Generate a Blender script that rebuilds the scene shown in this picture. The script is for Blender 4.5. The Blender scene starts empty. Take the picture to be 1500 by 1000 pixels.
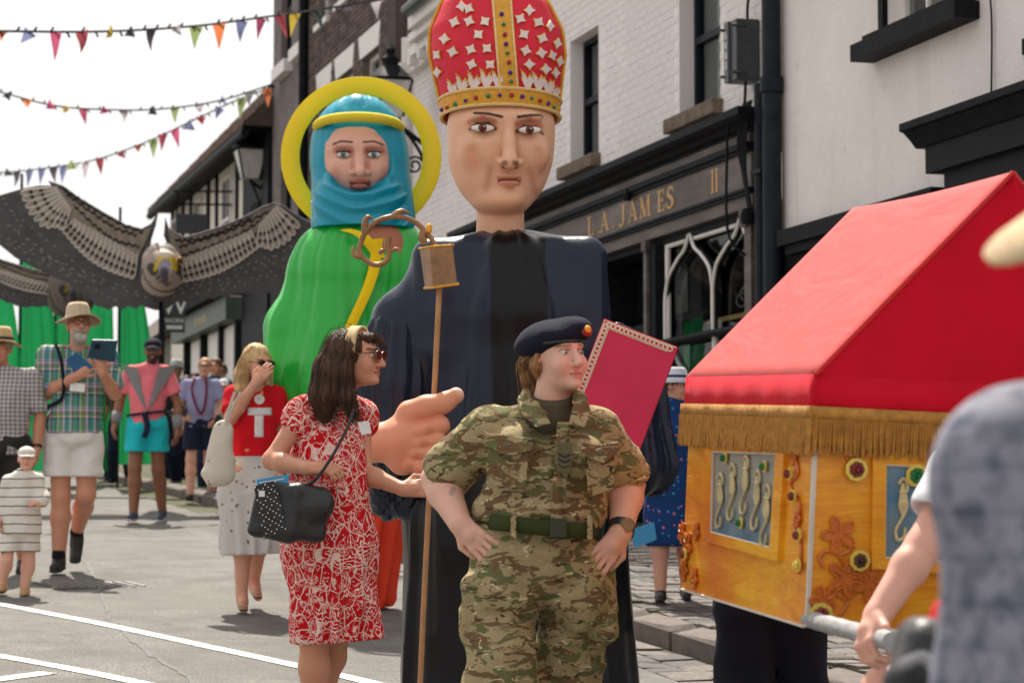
import bpy, bmesh, math, random
import numpy as np
from mathutils import Vector, Matrix, Euler
random.seed(11)
rnd = random.Random(5)
PI = math.pi
SC = bpy.context.scene
COL = SC.collection

# ------------------------------------------------------------------ camera, sky, sun, exposure
F = 3540.0; HOR = 745.0; VPX = -270.0; CZ = 1.5
PITCH = math.atan((HOR - 500) / F)
YAW = math.atan((750 - VPX) * math.cos(PITCH) / F)
cam_d = bpy.data.cameras.new('camera'); cam = bpy.data.objects.new('camera', cam_d); COL.objects.link(cam)
cam.location = (0, 0, CZ); cam.rotation_euler = (PI / 2 + PITCH, 0, -YAW)
cam_d.sensor_width = 36; cam_d.lens = 36 * F / 1500; cam_d.clip_end = 2000; cam_d.clip_start = 0.2
cam_d.dof.use_dof = True; cam_d.dof.focus_distance = 9.0; cam_d.dof.aperture_fstop = 5.6
SC.camera = cam
SUN_EL = math.radians(56); SUN_AZ = math.radians(5)     # azimuth from +Y (down the street), positive = to the right
w = bpy.data.worlds.new('World'); SC.world = w; w.use_nodes = True
nt = w.node_tree; bg = nt.nodes['Background']
sky = nt.nodes.new('ShaderNodeTexSky'); sky.sky_type = 'NISHITA'; sky.sun_disc = False
sky.sun_elevation = SUN_EL; sky.sun_rotation = SUN_AZ; sky.dust_density = 4.0; sky.air_density = 1.0; sky.ozone_density = 1.0
hs = nt.nodes.new('ShaderNodeHueSaturation'); hs.inputs['Saturation'].default_value = 0.12; hs.inputs['Value'].default_value = 1.0
nt.links.new(sky.outputs[0], hs.inputs['Color'])
mx = nt.nodes.new('ShaderNodeMix'); mx.data_type = 'RGBA'
mx.inputs['Factor'].default_value = 0.55; mx.inputs['B'].default_value = (9.6, 9.35, 9.1, 1)   # thin bright cloud over the whole sky
nt.links.new(hs.outputs[0], mx.inputs['A']); nt.links.new(mx.outputs['Result'], bg.inputs['Color'])
bg.inputs['Strength'].default_value = 0.09
sd = bpy.data.lights.new('sun', 'SUN'); sd.energy = 5.0; sd.angle = math.radians(0.9); sd.color = (1.0, 0.93, 0.82)
sun = bpy.data.objects.new('sun', sd); COL.objects.link(sun)
_sv = Vector((math.sin(SUN_AZ) * math.cos(SUN_EL), math.cos(SUN_AZ) * math.cos(SUN_EL), math.sin(SUN_EL)))
sun.rotation_euler = _sv.to_track_quat('Z', 'Y').to_euler(); sun.location = (0, 20, 30)
SC.view_settings.view_transform = 'Standard'; SC.view_settings.look = 'None'
SC.view_settings.exposure = 0.52; SC.view_settings.gamma = 1.0; SC.view_settings.use_curve_mapping = False
SC.render.engine = 'CYCLES'
SC.cycles.max_bounces = 6; SC.cycles.transparent_max_bounces = 8

# ------------------------------------------------------------------ placing
def ray(px, py):
    a = (px - 750) / F; b = -(py - 500) / F
    y = math.cos(PITCH) - b * math.sin(PITCH); z = math.sin(PITCH) + b * math.cos(PITCH)
    return Vector((a * math.cos(YAW) + y * math.sin(YAW), -a * math.sin(YAW) + y * math.cos(YAW), z))
def P(px, py, d):                      # the place seen at a picture point, d metres away
    return Vector((0, 0, CZ)) + ray(px, py) * d
def onL(px, py, L=7.21):               # on the street-front plane: (y, z)
    r = ray(px, py); t = L / r.x
    return r.y * t, CZ + r.z * t
def gz(y):                             # road height
    s = max(min(y, 82.0), -40.0)
    return 0.066 * s - 0.0004 * s * s
def onG(px, py, dz=0.0):
    r = ray(px, py); lo, hi = 1.0, 80.0
    for _ in range(50):
        m = (lo + hi) / 2
        if CZ + r.z * m > gz(r.y * m) + dz: lo = m
        else: hi = m
    return Vector((r.x * lo, r.y * lo, gz(r.y * lo) + dz))
def at(px, d, dz=0.0):                 # on the road under a picture column
    r = ray(px, 700) * d
    return Vector((r.x, r.y, gz(r.y) + dz))
CAMYAW = -YAW                          # a thing with this rotation faces square to the view

# ------------------------------------------------------------------ objects
def tag(o, label=None, cat=None, group=None, kind=None):
    if label: o['label'] = label
    if cat: o['category'] = cat
    if group: o['group'] = group
    if kind: o['kind'] = kind
    return o
def thing(name, label, cat, loc=(0, 0, 0), rz=0.0, group=None):
    o = bpy.data.objects.new(name, None); COL.objects.link(o); o.empty_display_size = 0.1
    o.location = loc; o.rotation_euler = (0, 0, rz)
    return tag(o, label, cat, group)
def link(name, me, mat=None, parent=None, loc=None, rot=None):
    o = bpy.data.objects.new(name, me); COL.objects.link(o)
    if mat is not None and len(me.materials) == 0: me.materials.append(mat)
    if parent is not None: o.parent = parent
    if loc is not None: o.location = loc
    if rot is not None: o.rotation_euler = rot
    return o
def smooth(me, angle=None):
    n = len(me.polygons)
    me.polygons.foreach_set('use_smooth', np.ones(n, dtype=bool))
    if angle is not None:
        me.set_sharp_from_angle(angle=angle)
    return me

class MB:
    """collects shapes for one mesh"""
    def __init__(s): s.v = []; s.f = []; s.m = []; s.mi = 0
    def add(s, vs, fs):
        o = len(s.v); s.v += [tuple(v) for v in vs]
        for f in fs: s.f.append(tuple(i + o for i in f)); s.m.append(s.mi)
        return s
    def box(s, a, b, M=None):
        x0, y0, z0 = a; x1, y1, z1 = b
        vs = [Vector(p) for p in ((x0,y0,z0),(x1,y0,z0),(x1,y1,z0),(x0,y1,z0),(x0,y0,z1),(x1,y0,z1),(x1,y1,z1),(x0,y1,z1))]
        if M is not None: vs = [M @ v for v in vs]
        return s.add(vs, [(0,3,2,1),(4,5,6,7),(0,1,5,4),(1,2,6,5),(2,3,7,6),(3,0,4,7)])
    def poly(s, pts, off):
        """prism: pts 3-D outline, off extrusion vector"""
        n = len(pts); off = Vector(off)
        vs = [Vector(p) for p in pts] + [Vector(p) + off for p in pts]
        return s.add(vs, [tuple(range(n - 1, -1, -1)), tuple(range(n, 2 * n))] + [(i, (i + 1) % n, n + (i + 1) % n, n + i) for i in range(n)])
    def tube(s, pts, r, n=8, close=False, flat=None, caps=True):
        pts = [Vector(p) for p in pts]; m = len(pts)
        rs = r if isinstance(r, (list, tuple)) else [r] * m
        base = len(s.v); prev = None
        for i, p in enumerate(pts):
            if close: t = pts[(i + 1) % m] - pts[i - 1]
            else: t = pts[min(i + 1, m - 1)] - pts[max(i - 1, 0)]
            t.normalize()
            if prev is None:
                up = Vector((0, 0, 1)) if abs(t.z) < 0.9 else Vector((1, 0, 0))
                if flat is not None: up = Vector(flat)
                a = t.cross(up).normalized()
            else:
                a = (prev - t * prev.dot(t)).normalized()
            prev = a; b = t.cross(a)
            fb = 1.0
            for k in range(n):
                an = 2 * PI * k / n
                s.v.append(tuple(p + a * (math.cos(an) * rs[i]) + b * (math.sin(an) * rs[i])))
        for i in range(m if close else m - 1):
            for k in range(n):
                a0 = base + i * n; a1 = base + ((i + 1) % m) * n
                s.f.append((a0 + k, a0 + (k + 1) % n, a1 + (k + 1) % n, a1 + k)); s.m.append(s.mi)
        if not close and caps:
            s.f.append(tuple(base + k for k in range(n - 1, -1, -1))); s.m.append(s.mi)
            s.f.append(tuple(base + (m - 1) * n + k for k in range(n))); s.m.append(s.mi)
        return s
    def lathe(s, prof, c=(0, 0, 0), n=24, M=None):
        base = len(s.v); c = Vector(c)
        for r, z in prof:
            for k in range(n):
                a = 2 * PI * k / n
                v = Vector((r * math.cos(a), r * math.sin(a), z))
                if M is not None: v = M @ v
                s.v.append(tuple(c + v))
        for i in range(len(prof) - 1):
            for k in range(n):
                a0 = base + i * n; a1 = a0 + n
                s.f.append((a0 + k, a0 + (k + 1) % n, a1 + (k + 1) % n, a1 + k)); s.m.append(s.mi)
        s.f.append(tuple(base + k for k in range(n - 1, -1, -1))); s.m.append(s.mi)
        s.f.append(tuple(base + (len(prof) - 1) * n + k for k in range(n))); s.m.append(s.mi)
        return s
    def sheet(s, grid):
        h = len(grid); wd = len(grid[0]); base = len(s.v)
        for row in grid: s.v += [tuple(p) for p in row]
        for i in range(h - 1):
            for j in range(wd - 1):
                a = base + i * wd + j
                s.f.append((a, a + 1, a + wd + 1, a + wd)); s.m.append(s.mi)
        return s
    def mesh(s, name='m', mats=(), sm=None):
        me = bpy.data.meshes.new(name); me.from_pydata(s.v, [], s.f)
        for m in mats: me.materials.append(m)
        if len(mats) > 1: me.polygons.foreach_set('material_index', np.array(s.m, dtype=np.int32))
        if sm is not None: smooth(me, sm if sm > 0 else None)
        me.update()
        return me
    def build(s, name, mat, parent=None, sm=None, loc=None, rot=None):
        mats = mat if isinstance(mat, (list, tuple)) else [mat]
        return link(name, s.mesh(name, mats, sm), None, parent, loc, rot)
def solid(o, t, off=0.0):
    m = o.modifiers.new('thick', 'SOLIDIFY'); m.thickness = t; m.offset = off
    return o
def bez(p0, p1, p2, p3, n=12):
    p0, p1, p2, p3 = map(Vector, (p0, p1, p2, p3)); out = []
    for i in range(n + 1):
        t = i / n; u = 1 - t
        out.append(p0 * u**3 + p1 * (3*u*u*t) + p2 * (3*u*t*t) + p3 * t**3)
    return out
def crom(pts, n=6, close=False):
    """smooth line through points"""
    pts = [Vector(p) for p in pts]; out = []; m = len(pts)
    for i in range(m if close else m - 1):
        if close: a, b, c, d = pts[i - 1], pts[i], pts[(i + 1) % m], pts[(i + 2) % m]
        else: a, b, c, d = pts[max(i - 1, 0)], pts[i], pts[i + 1], pts[min(i + 2, m - 1)]
        for k in range(n):
            t = k / n
            out.append(0.5 * ((2 * b) + (c - a) * t + (2*a - 5*b + 4*c - d) * t*t + (3*b - a - 3*c + d) * t**3))
    if not close: out.append(pts[-1])
    return out

# ------------------------------------------------------------------ implicit surfaces (smooth bodies, cloth, heads)
def vnoise(p, seed=0):
    i = np.floor(p).astype(np.int64); f = p - i; f = f * f * (3 - 2 * f)
    def h(dx, dy, dz):
        n = (i[:, 0] + dx) * 374761393 + (i[:, 1] + dy) * 668265263 + (i[:, 2] + dz) * 2147483647 + seed * 974634777
        n = (n ^ (n >> 13)) * 1274126177
        n = n ^ (n >> 16)
        return (n & 0xffff) / 32767.5 - 1.0
    x, y, z = f[:, 0], f[:, 1], f[:, 2]
    c00 = h(0,0,0)*(1-x) + h(1,0,0)*x; c10 = h(0,1,0)*(1-x) + h(1,1,0)*x
    c01 = h(0,0,1)*(1-x) + h(1,0,1)*x; c11 = h(0,1,1)*(1-x) + h(1,1,1)*x
    return (c00*(1-y) + c10*y)*(1-z) + (c01*(1-y) + c11*y)*z
def V3(a): return np.array(a, dtype=np.float64)
def drape(cx, cy, amp, fa=5.0, fz=.7, seed=1, z0=None, zr=1.0, k2=.45, k3=.18):
    """hanging folds round an upright axis: sharp ridges that widen downwards"""
    def f(p):
        a = np.arctan2(p[:, 0] - cx, -(p[:, 1] - cy)); z = p[:, 2]
        w_ = vnoise(np.stack([a * 1.5, z * .9, z * 0 + seed], -1), seed) * .8
        r1 = 1 - np.abs(vnoise(np.stack([a * fa + w_, z * fz, z * 0 + 3.7], -1), seed + 1)) * 2
        r2 = 1 - np.abs(vnoise(np.stack([a * fa * 2.3 + w_ * 2, z * fz * 1.7 + a * .6, z * 0 + 8.1], -1), seed + 2)) * 2
        r3 = 1 - np.abs(vnoise(p * np.array((9.0, 9.0, 5.0)), seed + 3)) * 2
        g = np.ones(len(p)) if z0 is None else .35 + .65 * np.clip((z0 - z) / zr, 0, 1)
        return -amp * g * (r1 + k2 * r2 + k3 * r3)
    return f
class SDF:
    def __init__(s): s.ops = []; s.cuts = []; s.dfn = []; s.damp = 0.0
    def cone(s, a, b, ra, rb=None, k=0.02, sq=None, sub=False):
        a = V3(a); b = V3(b); rb = ra if rb is None else rb
        q = V3(sq) if sq is not None else None
        def fn(p):
            if q is not None:
                pp = (p - a) * q; ba = (b - a) * q
            else: pp = p - a; ba = b - a
            L = max(ba @ ba, 1e-9); t = np.clip(pp @ ba / L, 0, 1)
            d = np.sqrt(((pp - t[:, None] * ba) ** 2).sum(1)) - (ra + t * (rb - ra))
            if q is not None: d = d / (q.max() ** 0.5)
            return d
        mn = 1.0 if q is None else min(1.0, q.min())
        rr = max(ra, rb) / mn
        s.ops.append((fn, np.minimum(a, b) - rr, np.maximum(a, b) + rr, k, sub)); return s
    def chain(s, pts, rs, k=0.02, sq=None):
        for i in range(len(pts) - 1): s.cone(pts[i], pts[i + 1], rs[i], rs[i + 1], k, sq)
        return s
    def ell(s, c, r, rot=None, k=0.02, sub=False):
        c = V3(c); r = V3(r) if not np.isscalar(r) else V3((r, r, r))
        R = np.array(Euler(rot).to_matrix()) if rot is not None else None
        def fn(p):
            q = p - c
            if R is not None: q = q @ R
            k0 = np.sqrt(((q / r) ** 2).sum(1)) + 1e-9; k1 = np.sqrt(((q / (r * r)) ** 2).sum(1)) + 1e-9
            return k0 * (k0 - 1) / k1
        e = r if R is None else np.full(3, r.max())
        s.ops.append((fn, c - e, c + e, k, sub)); return s
    def box(s, c, h, rad=0.01, rot=None, k=0.02, sub=False):
        c = V3(c); h = V3(h)
        R = np.array(Euler(rot).to_matrix()) if rot is not None else None
        def fn(p):
            q = p - c
            if R is not None: q = q @ R
            q = np.abs(q) - (h - rad)
            return np.sqrt((np.maximum(q, 0) ** 2).sum(1)) + np.minimum(q.max(1), 0) - rad
        e = h if R is None else np.full(3, np.sqrt((h * h).sum()))
        s.ops.append((fn, c - e, c + e, k, sub)); return s
    def torus(s, c, R_, r, rot=None, k=0.01, sub=False):
        c = V3(c); R = np.array(Euler(rot).to_matrix()) if rot is not None else None
        def fn(p):
            q = p - c
            if R is not None: q = q @ R
            a = np.sqrt(q[:, 0] ** 2 + q[:, 1] ** 2) - R_
            return np.sqrt(a * a + q[:, 2] ** 2) - r
        e = np.full(3, R_ + r); s.ops.append((fn, c - e, c + e, k, sub)); return s
    def cut(s, pt, n, r=0.0):
        n = V3(n); n = n / np.linalg.norm(n); pt = V3(pt)
        s.cuts.append((lambda p: (p - pt) @ n)); return s
    def disp(s, fn, amp): s.dfn.append(fn); s.damp += amp; return s
    def ev(s, p, lim=None):
        d = np.full(len(p), 9.0)
        for fn, lo, hi, k, sub in s.ops:
            m = max(k, 0.01) + (lim if lim else 0.05)
            if lim is None: idx = slice(None)
            else:
                idx = np.nonzero(((p > lo - m) & (p < hi + m)).all(1))[0]
                if len(idx) == 0: continue
            e = fn(p[idx]); cur = d[idx]
            if sub:
                h = np.clip(0.5 - 0.5 * (cur + e) / k, 0, 1)
                d[idx] = cur * (1 - h) - e * h + k * h * (1 - h)
            elif k > 0:
                h = np.clip(0.5 + 0.5 * (e - cur) / k, 0, 1)
                d[idx] = e * (1 - h) + cur * h - k * h * (1 - h)
            else: d[idx] = np.minimum(cur, e)
        near = np.nonzero(np.abs(d) < 0.08 + s.damp)[0] if lim is not None else None
        for fn in s.dfn:
            if near is None: d = d + fn(p)
            elif len(near): d[near] = d[near] + fn(p[near])
        for c in s.cuts: d = np.maximum(d, c(p))
        return d
    def mesh(s, res, name='m', mat=None, col=None, relax=0):
        lo = np.min([o[1] for o in s.ops if not o[4]], axis=0) - 2 * res - s.damp
        hi = np.max([o[2] for o in s.ops if not o[4]], axis=0) + 2 * res + s.damp
        B = 8; bs = B * res
        nb = np.ceil((hi - lo) / bs).astype(int) + 1
        g = np.stack(np.meshgrid(*[np.arange(n) for n in nb], indexing='ij'), -1).reshape(-1, 3)
        ctr = lo + (g + 0.5) * bs
        kmax = max(o[3] for o in s.ops)
        dc = s.ev(ctr, lim=bs * 2.0)
        act = g[np.abs(dc) < bs * 1.25 + kmax * 0.3 + s.damp]
        o9 = np.stack(np.meshgrid(*[np.arange(B + 1)] * 3, indexing='ij'), -1).reshape(-1, 3)
        base = act * B
        val = np.empty((len(act), (B + 1) ** 3), dtype=np.float32)
        CH = 600
        for i in range(0, len(act), CH):
            gi = base[i:i + CH, None, :] + o9[None]
            val[i:i + CH] = s.ev((lo + gi.reshape(-1, 3) * res), lim=0.03).reshape(-1, (B + 1) ** 3)
        vv = val.reshape(-1, B + 1, B + 1, B + 1)
        sg = vv < 0
        corners = [(a, b, c) for a in (0, 1) for b in (0, 1) for c in (0, 1)]
        def sl(c): return (slice(None), slice(c[0], c[0] + B), slice(c[1], c[1] + B), slice(c[2], c[2] + B))
        cnt = sum(sg[sl(c)].astype(np.int8) for c in corners)
        bi, ci, cj, ck = np.nonzero((cnt > 0) & (cnt < 8))
        cell = base[bi] + np.stack([ci, cj, ck], -1)
        vals = np.stack([vv[bi, ci + c[0], cj + c[1], ck + c[2]] for c in corners], -1)
        acc = np.zeros((len(bi), 3)); nn = np.zeros(len(bi))
        cs = np.array(corners, dtype=float)
        for a in range(8):
            for b in range(a + 1, 8):
                if abs(cs[a] - cs[b]).sum() == 1:
                    va = vals[:, a]; vb = vals[:, b]; x = (va < 0) != (vb < 0)
                    if not x.any(): continue
                    t = va[x] / (va[x] - vb[x])
                    acc[x] += cs[a] + t[:, None] * (cs[b] - cs[a]); nn[x] += 1
        verts = lo + (cell + acc / nn[:, None]) * res
        D = nb * B + 2
        key = (cell[:, 0] * D[1] + cell[:, 1]) * D[2] + cell[:, 2]
        order = np.argsort(key); sk = key[order]
        def find(c):
            kk = (c[:, 0] * D[1] + c[:, 1]) * D[2] + c[:, 2]
            j = np.searchsorted(sk, kk); j = np.clip(j, 0, len(sk) - 1)
            return np.where(sk[j] == kk, order[j], -1)
        quads = []
        for ax in range(3):
            e1 = [0, 0, 0]; e1[ax] = 1
            A = sg[:, :B, :B, :B]; Bb = sg[sl(e1)]
            b_, i_, j_, k_ = np.nonzero(A != Bb)
            pt = base[b_] + np.stack([i_, j_, k_], -1); inside = A[b_, i_, j_, k_]
            u = [0, 0, 0]; v = [0, 0, 0]; u[(ax + 1) % 3] = 1; v[(ax + 2) % 3] = 1
            u = np.array(u); v = np.array(v)
            q = np.stack([find(pt - u - v), find(pt - v), find(pt), find(pt - u)], -1)
            ok = (q >= 0).all(1); q = q[ok]; ins = inside[ok]
            q[~ins] = q[~ins][:, ::-1]
            quads.append(q)
        q = np.concatenate(quads)
        for _ in range(relax):
            ac = np.zeros_like(verts); n_ = np.zeros(len(verts))
            for a in range(4):
                np.add.at(ac, q[:, a], verts[q[:, (a + 1) % 4]]); np.add.at(n_, q[:, a], 1)
            verts = np.where(n_[:, None] > 0, 0.4 * verts + 0.6 * ac / np.maximum(n_, 1)[:, None], verts)
        me = bpy.data.meshes.new(name)
        me.vertices.add(len(verts)); me.vertices.foreach_set('co', verts.astype(np.float32).ravel())
        me.loops.add(len(q) * 4); me.loops.foreach_set('vertex_index', q.astype(np.int32).ravel())
        me.polygons.add(len(q)); me.polygons.foreach_set('loop_start', np.arange(0, len(q) * 4, 4, dtype=np.int32))
        me.polygons.foreach_set('loop_total', np.full(len(q), 4, dtype=np.int32))
        me.update(calc_edges=True); me.validate()
        smooth(me)
        if col is not None:
            c = np.ones((len(me.vertices), 4), dtype=np.float32)
            vco = np.empty(len(me.vertices) * 3, dtype=np.float32); me.vertices.foreach_get('co', vco)
            c[:, :3] = col(vco.reshape(-1, 3).astype(np.float64))
            at_ = me.attributes.new('Col', 'FLOAT_COLOR', 'POINT'); at_.data.foreach_set('color', c.ravel())
        if mat is not None: me.materials.append(mat)
        return me
    def build(s, name, mat, parent, res, col=None, relax=0):
        return link(name, s.mesh(res, name, mat, col, relax), None, parent)

# ------------------------------------------------------------------ materials
def L(r, g=None, b=None):
    """screen colour 0-255 to linear"""
    if g is None: r, g, b = r
    f = lambda c: ((c / 255) / 12.92 if c / 255 <= 0.04045 else ((c / 255 + 0.055) / 1.055) ** 2.4)
    return (f(r), f(g), f(b))
class NT:
    def __init__(s, name):
        s.m = bpy.data.materials.new(name); s.m.use_nodes = True
        s.t = s.m.node_tree; s.b = s.t.nodes['Principled BSDF']
    def n(s, typ, ins=None, **kw):
        nd = s.t.nodes.new('ShaderNode' + typ)
        for k, v in kw.items(): setattr(nd, k, v)
        for k, v in (ins or {}).items(): s.set(nd.inputs[k], v)
        return nd
    def set(s, inp, v):
        if isinstance(v, bpy.types.NodeSocket): s.t.links.new(v, inp)
        elif isinstance(v, (tuple, list)) and inp.type == 'RGBA': inp.default_value = tuple(v[:3]) + (1,)
        else: inp.default_value = v
    def obj(s): 
        if not hasattr(s, '_o'): s._o = s.n('TexCoord').outputs['Object']
        return s._o
    def noise(s, scale, detail=3, rough=0.55, vec=None, dist=0.0, out='Fac'):
        return s.n('TexNoise', {'Vector': vec or s.obj(), 'Scale': scale, 'Detail': detail, 'Roughness': rough, 'Distortion': dist}).outputs[out]
    def vor(s, scale, vec=None, feature='F1', out='Distance', rnd_=1.0):
        return s.n('TexVoronoi', {'Vector': vec or s.obj(), 'Scale': scale, 'Randomness': rnd_}, feature=feature).outputs[out]
    def math(s, op, a, b=0.0, c=0.0, clamp=False):
        nd = s.n('Math', operation=op, use_clamp=clamp)
        for i, v in enumerate((a, b, c)): s.set(nd.inputs[i], v)
        return nd.outputs[0]
    def ramp(s, fac, stops, interp='LINEAR'):
        nd = s.n('ValToRGB', {'Fac': fac}); r = nd.color_ramp; r.interpolation = interp
        while len(r.elements) < len(stops): r.elements.new(0.5)
        for e, (p, c) in zip(r.elements, stops):
            e.position = p
            e.color = (c, c, c, 1) if not isinstance(c, (tuple, list)) else tuple(c[:3]) + (1,)
        return nd.outputs['Color']
    def mix(s, fac, a, b, mode='MIX'):
        nd = s.n('Mix', data_type='RGBA', blend_type=mode)
        s.set(nd.inputs['Factor'], fac); s.set(nd.inputs['A'], a); s.set(nd.inputs['B'], b)
        return nd.outputs['Result']
    def mapv(s, scale=(1, 1, 1), rot=(0, 0, 0), loc=(0, 0, 0), vec=None):
        return s.n('Mapping', {'Vector': vec or s.obj(), 'Scale': scale, 'Rotation': rot, 'Location': loc}).outputs[0]
    def sep(s, vec=None):
        return s.n('SeparateXYZ', {'Vector': vec or s.obj()}).outputs
    def attr(s, name='Col'): return s.n('Attribute', attribute_name=name).outputs['Color']
    def bump(s, h, strength=0.3, dist=0.01):
        s.set(s.b.inputs['Normal'], s.n('Bump', {'Height': h, 'Strength': strength, 'Distance': dist}).outputs[0]); return s
    def base(s, c): s.set(s.b.inputs['Base Color'], c); return s
    def p(s, **kw):
        names = dict(rough='Roughness', metal='Metallic', spec='Specular IOR Level', sheen='Sheen Weight', sss='Subsurface Weight', trans='Transmission Weight', ior='IOR', coat='Coat Weight', emis='Emission Strength', alpha='Alpha')
        for k, v in kw.items(): s.set(s.b.inputs[names[k]], v)
        return s
def mat(name, c, rough=0.6, var=0.15, vs=6.0, bump=0.0, bs=40.0, bd=0.01, metal=0.0, spec=0.5, sheen=0.0, coat=0.0, c2=None):
    n = NT(name)
    f = n.noise(vs, 5, 0.6)
    a = tuple(x * (1 - var) for x in c); b = tuple(min(1, x * (1 + var)) for x in c)
    n.base(n.ramp(f, [(0.3, a), (0.7, c2 or b)]))
    n.p(rough=rough, metal=metal, spec=spec, sheen=sheen, coat=coat)
    if bump > 0: n.bump(n.noise(bs, 4, 0.6), bump, bd)
    return n.m
def cloth(name, c, rough=0.75, weave=900, sheen=0.03, var=0.08, fold=0.0, fs=14):
    n = NT(name)
    f = n.noise(5, 4)
    n.base(n.ramp(f, [(0.3, tuple(x * (1 - var) for x in c)), (0.7, tuple(min(1, x * (1 + var)) for x in c))]))
    n.p(rough=rough, sheen=sheen, spec=0.12)
    h = n.noise(weave, 2)
    if fold > 0: h = n.math('ADD', n.math('MULTIPLY', h, 0.06), n.math('MULTIPLY', n.noise(fs, 3, 0.5, dist=0.6), fold))
    n.bump(h, 0.35, 0.012)
    return n.m
def text_mesh(txt, size, name='lettering', extrude=0.003, align='CENTER'):
    cu = bpy.data.curves.new('t', 'FONT'); cu.body = txt; cu.size = size; cu.extrude = extrude
    cu.align_x = align; cu.align_y = 'CENTER'
    o = bpy.data.objects.new('t', cu); COL.objects.link(o)
    dg = bpy.context.evaluated_depsgraph_get(); me = bpy.data.meshes.new_from_object(o.evaluated_get(dg))
    bpy.data.objects.remove(o); bpy.data.curves.remove(cu); me.name = name
    return me
def copy_tree(o, parent=None):
    c = o.copy(); COL.objects.link(c)
    if parent is not None: c.parent = parent
    for ch in list(o.children): copy_tree(ch, c)
    return c
# ================================================================== the setting
FX = 7.21                                     # street front plane
# ---- materials
def m_road():
    n = NT('asphalt')
    big = n.noise(0.35, 5, 0.6); mid = n.noise(2.2, 4, 0.6); fine = n.vor(95)
    c = n.ramp(fine, [(0.0, (0.04, 0.038, 0.035)), (0.3, (0.108, 0.102, 0.095)), (0.8, (0.26, 0.247, 0.226))])
    c = n.mix(n.ramp(mid, [(0.38, 0.0), (0.62, 0.6)]), c, (0.078, 0.074, 0.069))
    c = n.mix(n.ramp(big, [(0.42, 0.0), (0.62, 0.5)]), c, (0.15, 0.142, 0.131))
    spots = n.vor(1.7, n.mapv((1, 1, 0)), 'F1')
    c = n.mix(n.ramp(spots, [(0.035, 0.7), (0.07, 0.0)]), c, (0.05, 0.047, 0.044))
    c = n.mix(n.ramp(n.noise(0.8, 6, 0.7, vec=n.mapv((2.5, .35, 1))), [(0.52, 0.0), (0.66, 0.4)]), c, (0.075, 0.07, 0.064))
    n.base(c); n.p(rough=0.85, spec=0.3)
    n.bump(n.math('ADD', fine, n.math('MULTIPLY', n.noise(60, 3), 0.7)), 0.5, 0.006)
    return n.m
M_ROAD = m_road()
M_GROUND = mat('far ground', (0.16, 0.155, 0.145), 0.9, 0.2, 0.4)
M_SETT = mat('stone setts', L(96, 88, 84), 0.8, 0.3, 7, 0.5, 45, 0.006, c2=L(124, 114, 108))
M_SETT2 = mat('dark stone setts', L(80, 75, 73), 0.8, 0.3, 7, 0.5, 45, 0.006)
M_KERB = mat('kerb stone', L(104, 94, 88), 0.85, 0.22, 5, 0.5, 60, 0.006)
M_JOINT = mat('sandy joints', L(70, 64, 54), 0.95, 0.3, 9, 0.4, 60, c2=L(84, 88, 52))
def m_line():
    n = NT('worn road paint')
    n.base(n.ramp(n.noise(14, 8, 0.8), [(0.40, (0.17, 0.16, 0.15)), (0.47, (0.5, 0.49, 0.47)), (0.56, (0.72, 0.71, 0.68))])); n.p(rough=0.7)
    n.bump(n.noise(120, 3), 0.3, 0.004); return n.m
M_LINE = m_line()
M_IRON = mat('cast iron', (0.07, 0.065, 0.06), 0.6, 0.3, 20, 0.4, 80, metal=0.3)
# ---- ground and road
def strip(x0, x1, ys, dz, nx=2):
    g = []
    for y in ys: g.append([(x0 + (x1 - x0) * i / (nx - 1), y, gz(y) + dz) for i in range(nx)])
    m = MB(); m.sheet(g); m.f = [f[::-1] for f in m.f] if False else m.f; return m
ys_far = [-40 + 3 * i for i in range(50)] + [110, 130, 160, 200, 300, 500, 900]
tag(strip(-600, 600, ys_far, -0.03).build('ground', M_GROUND), kind='structure')
road = tag(strip(-9.5, 3.98, [-20 + 1.0 * i for i in range(121)], 0.0).build('road', M_ROAD), kind='structure')
def paint(name, pts, wd):
    g = []; pts = [Vector((p[0], p[1], 0)) for p in pts]
    for i, p in enumerate(pts):
        t = (pts[min(i + 1, len(pts) - 1)] - pts[max(i - 1, 0)]).normalized(); nrm = Vector((-t.y, t.x, 0))
        ww = wd[i] if isinstance(wd, list) else wd
        g.append([(q.x, q.y, gz(q.y) + 0.004) for q in (p - nrm * ww / 2, p + nrm * ww / 2)])
    m = MB(); m.sheet(g); return m.build(name, M_LINE, road)
def gpts(*pp): return crom([onG(*p) for p in pp], 6)
paint('road_marking', gpts((-60, 872), (0, 885), (150, 914), (300, 946), (430, 974), (560, 1004), (700, 1040)), 0.10)
paint('road_marking', gpts((-60, 951), (0, 961), (90, 977), (200, 999), (300, 1022)), 0.10)
paint('road_marking', gpts((-40, 1000), (20, 992), (72, 985)), 0.12)
def tar(pts, wd, name='tar_seam'):
    pts = crom([onG(*p) for p in pts], 8); g = []; r2 = random.Random(3)
    for i, p in enumerate(pts):
        p = p + Vector((r2.uniform(-.014, .014), r2.uniform(-.02, .02), 0))
        ww = wd * r2.uniform(.3, 1.3)
        g.append([(p.x - ww / 2, p.y, gz(p.y) + 0.003), (p.x + ww / 2, p.y, gz(p.y) + 0.003)])
    m = MB(); m.sheet(g); return m.build(name, mat('tar', (0.025, 0.024, 0.023), 0.6), road)
tar([(118, 812), (140, 846), (152, 880), (160, 905), (180, 925), (215, 955), (250, 975), (290, 1004)], 0.03)
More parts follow.
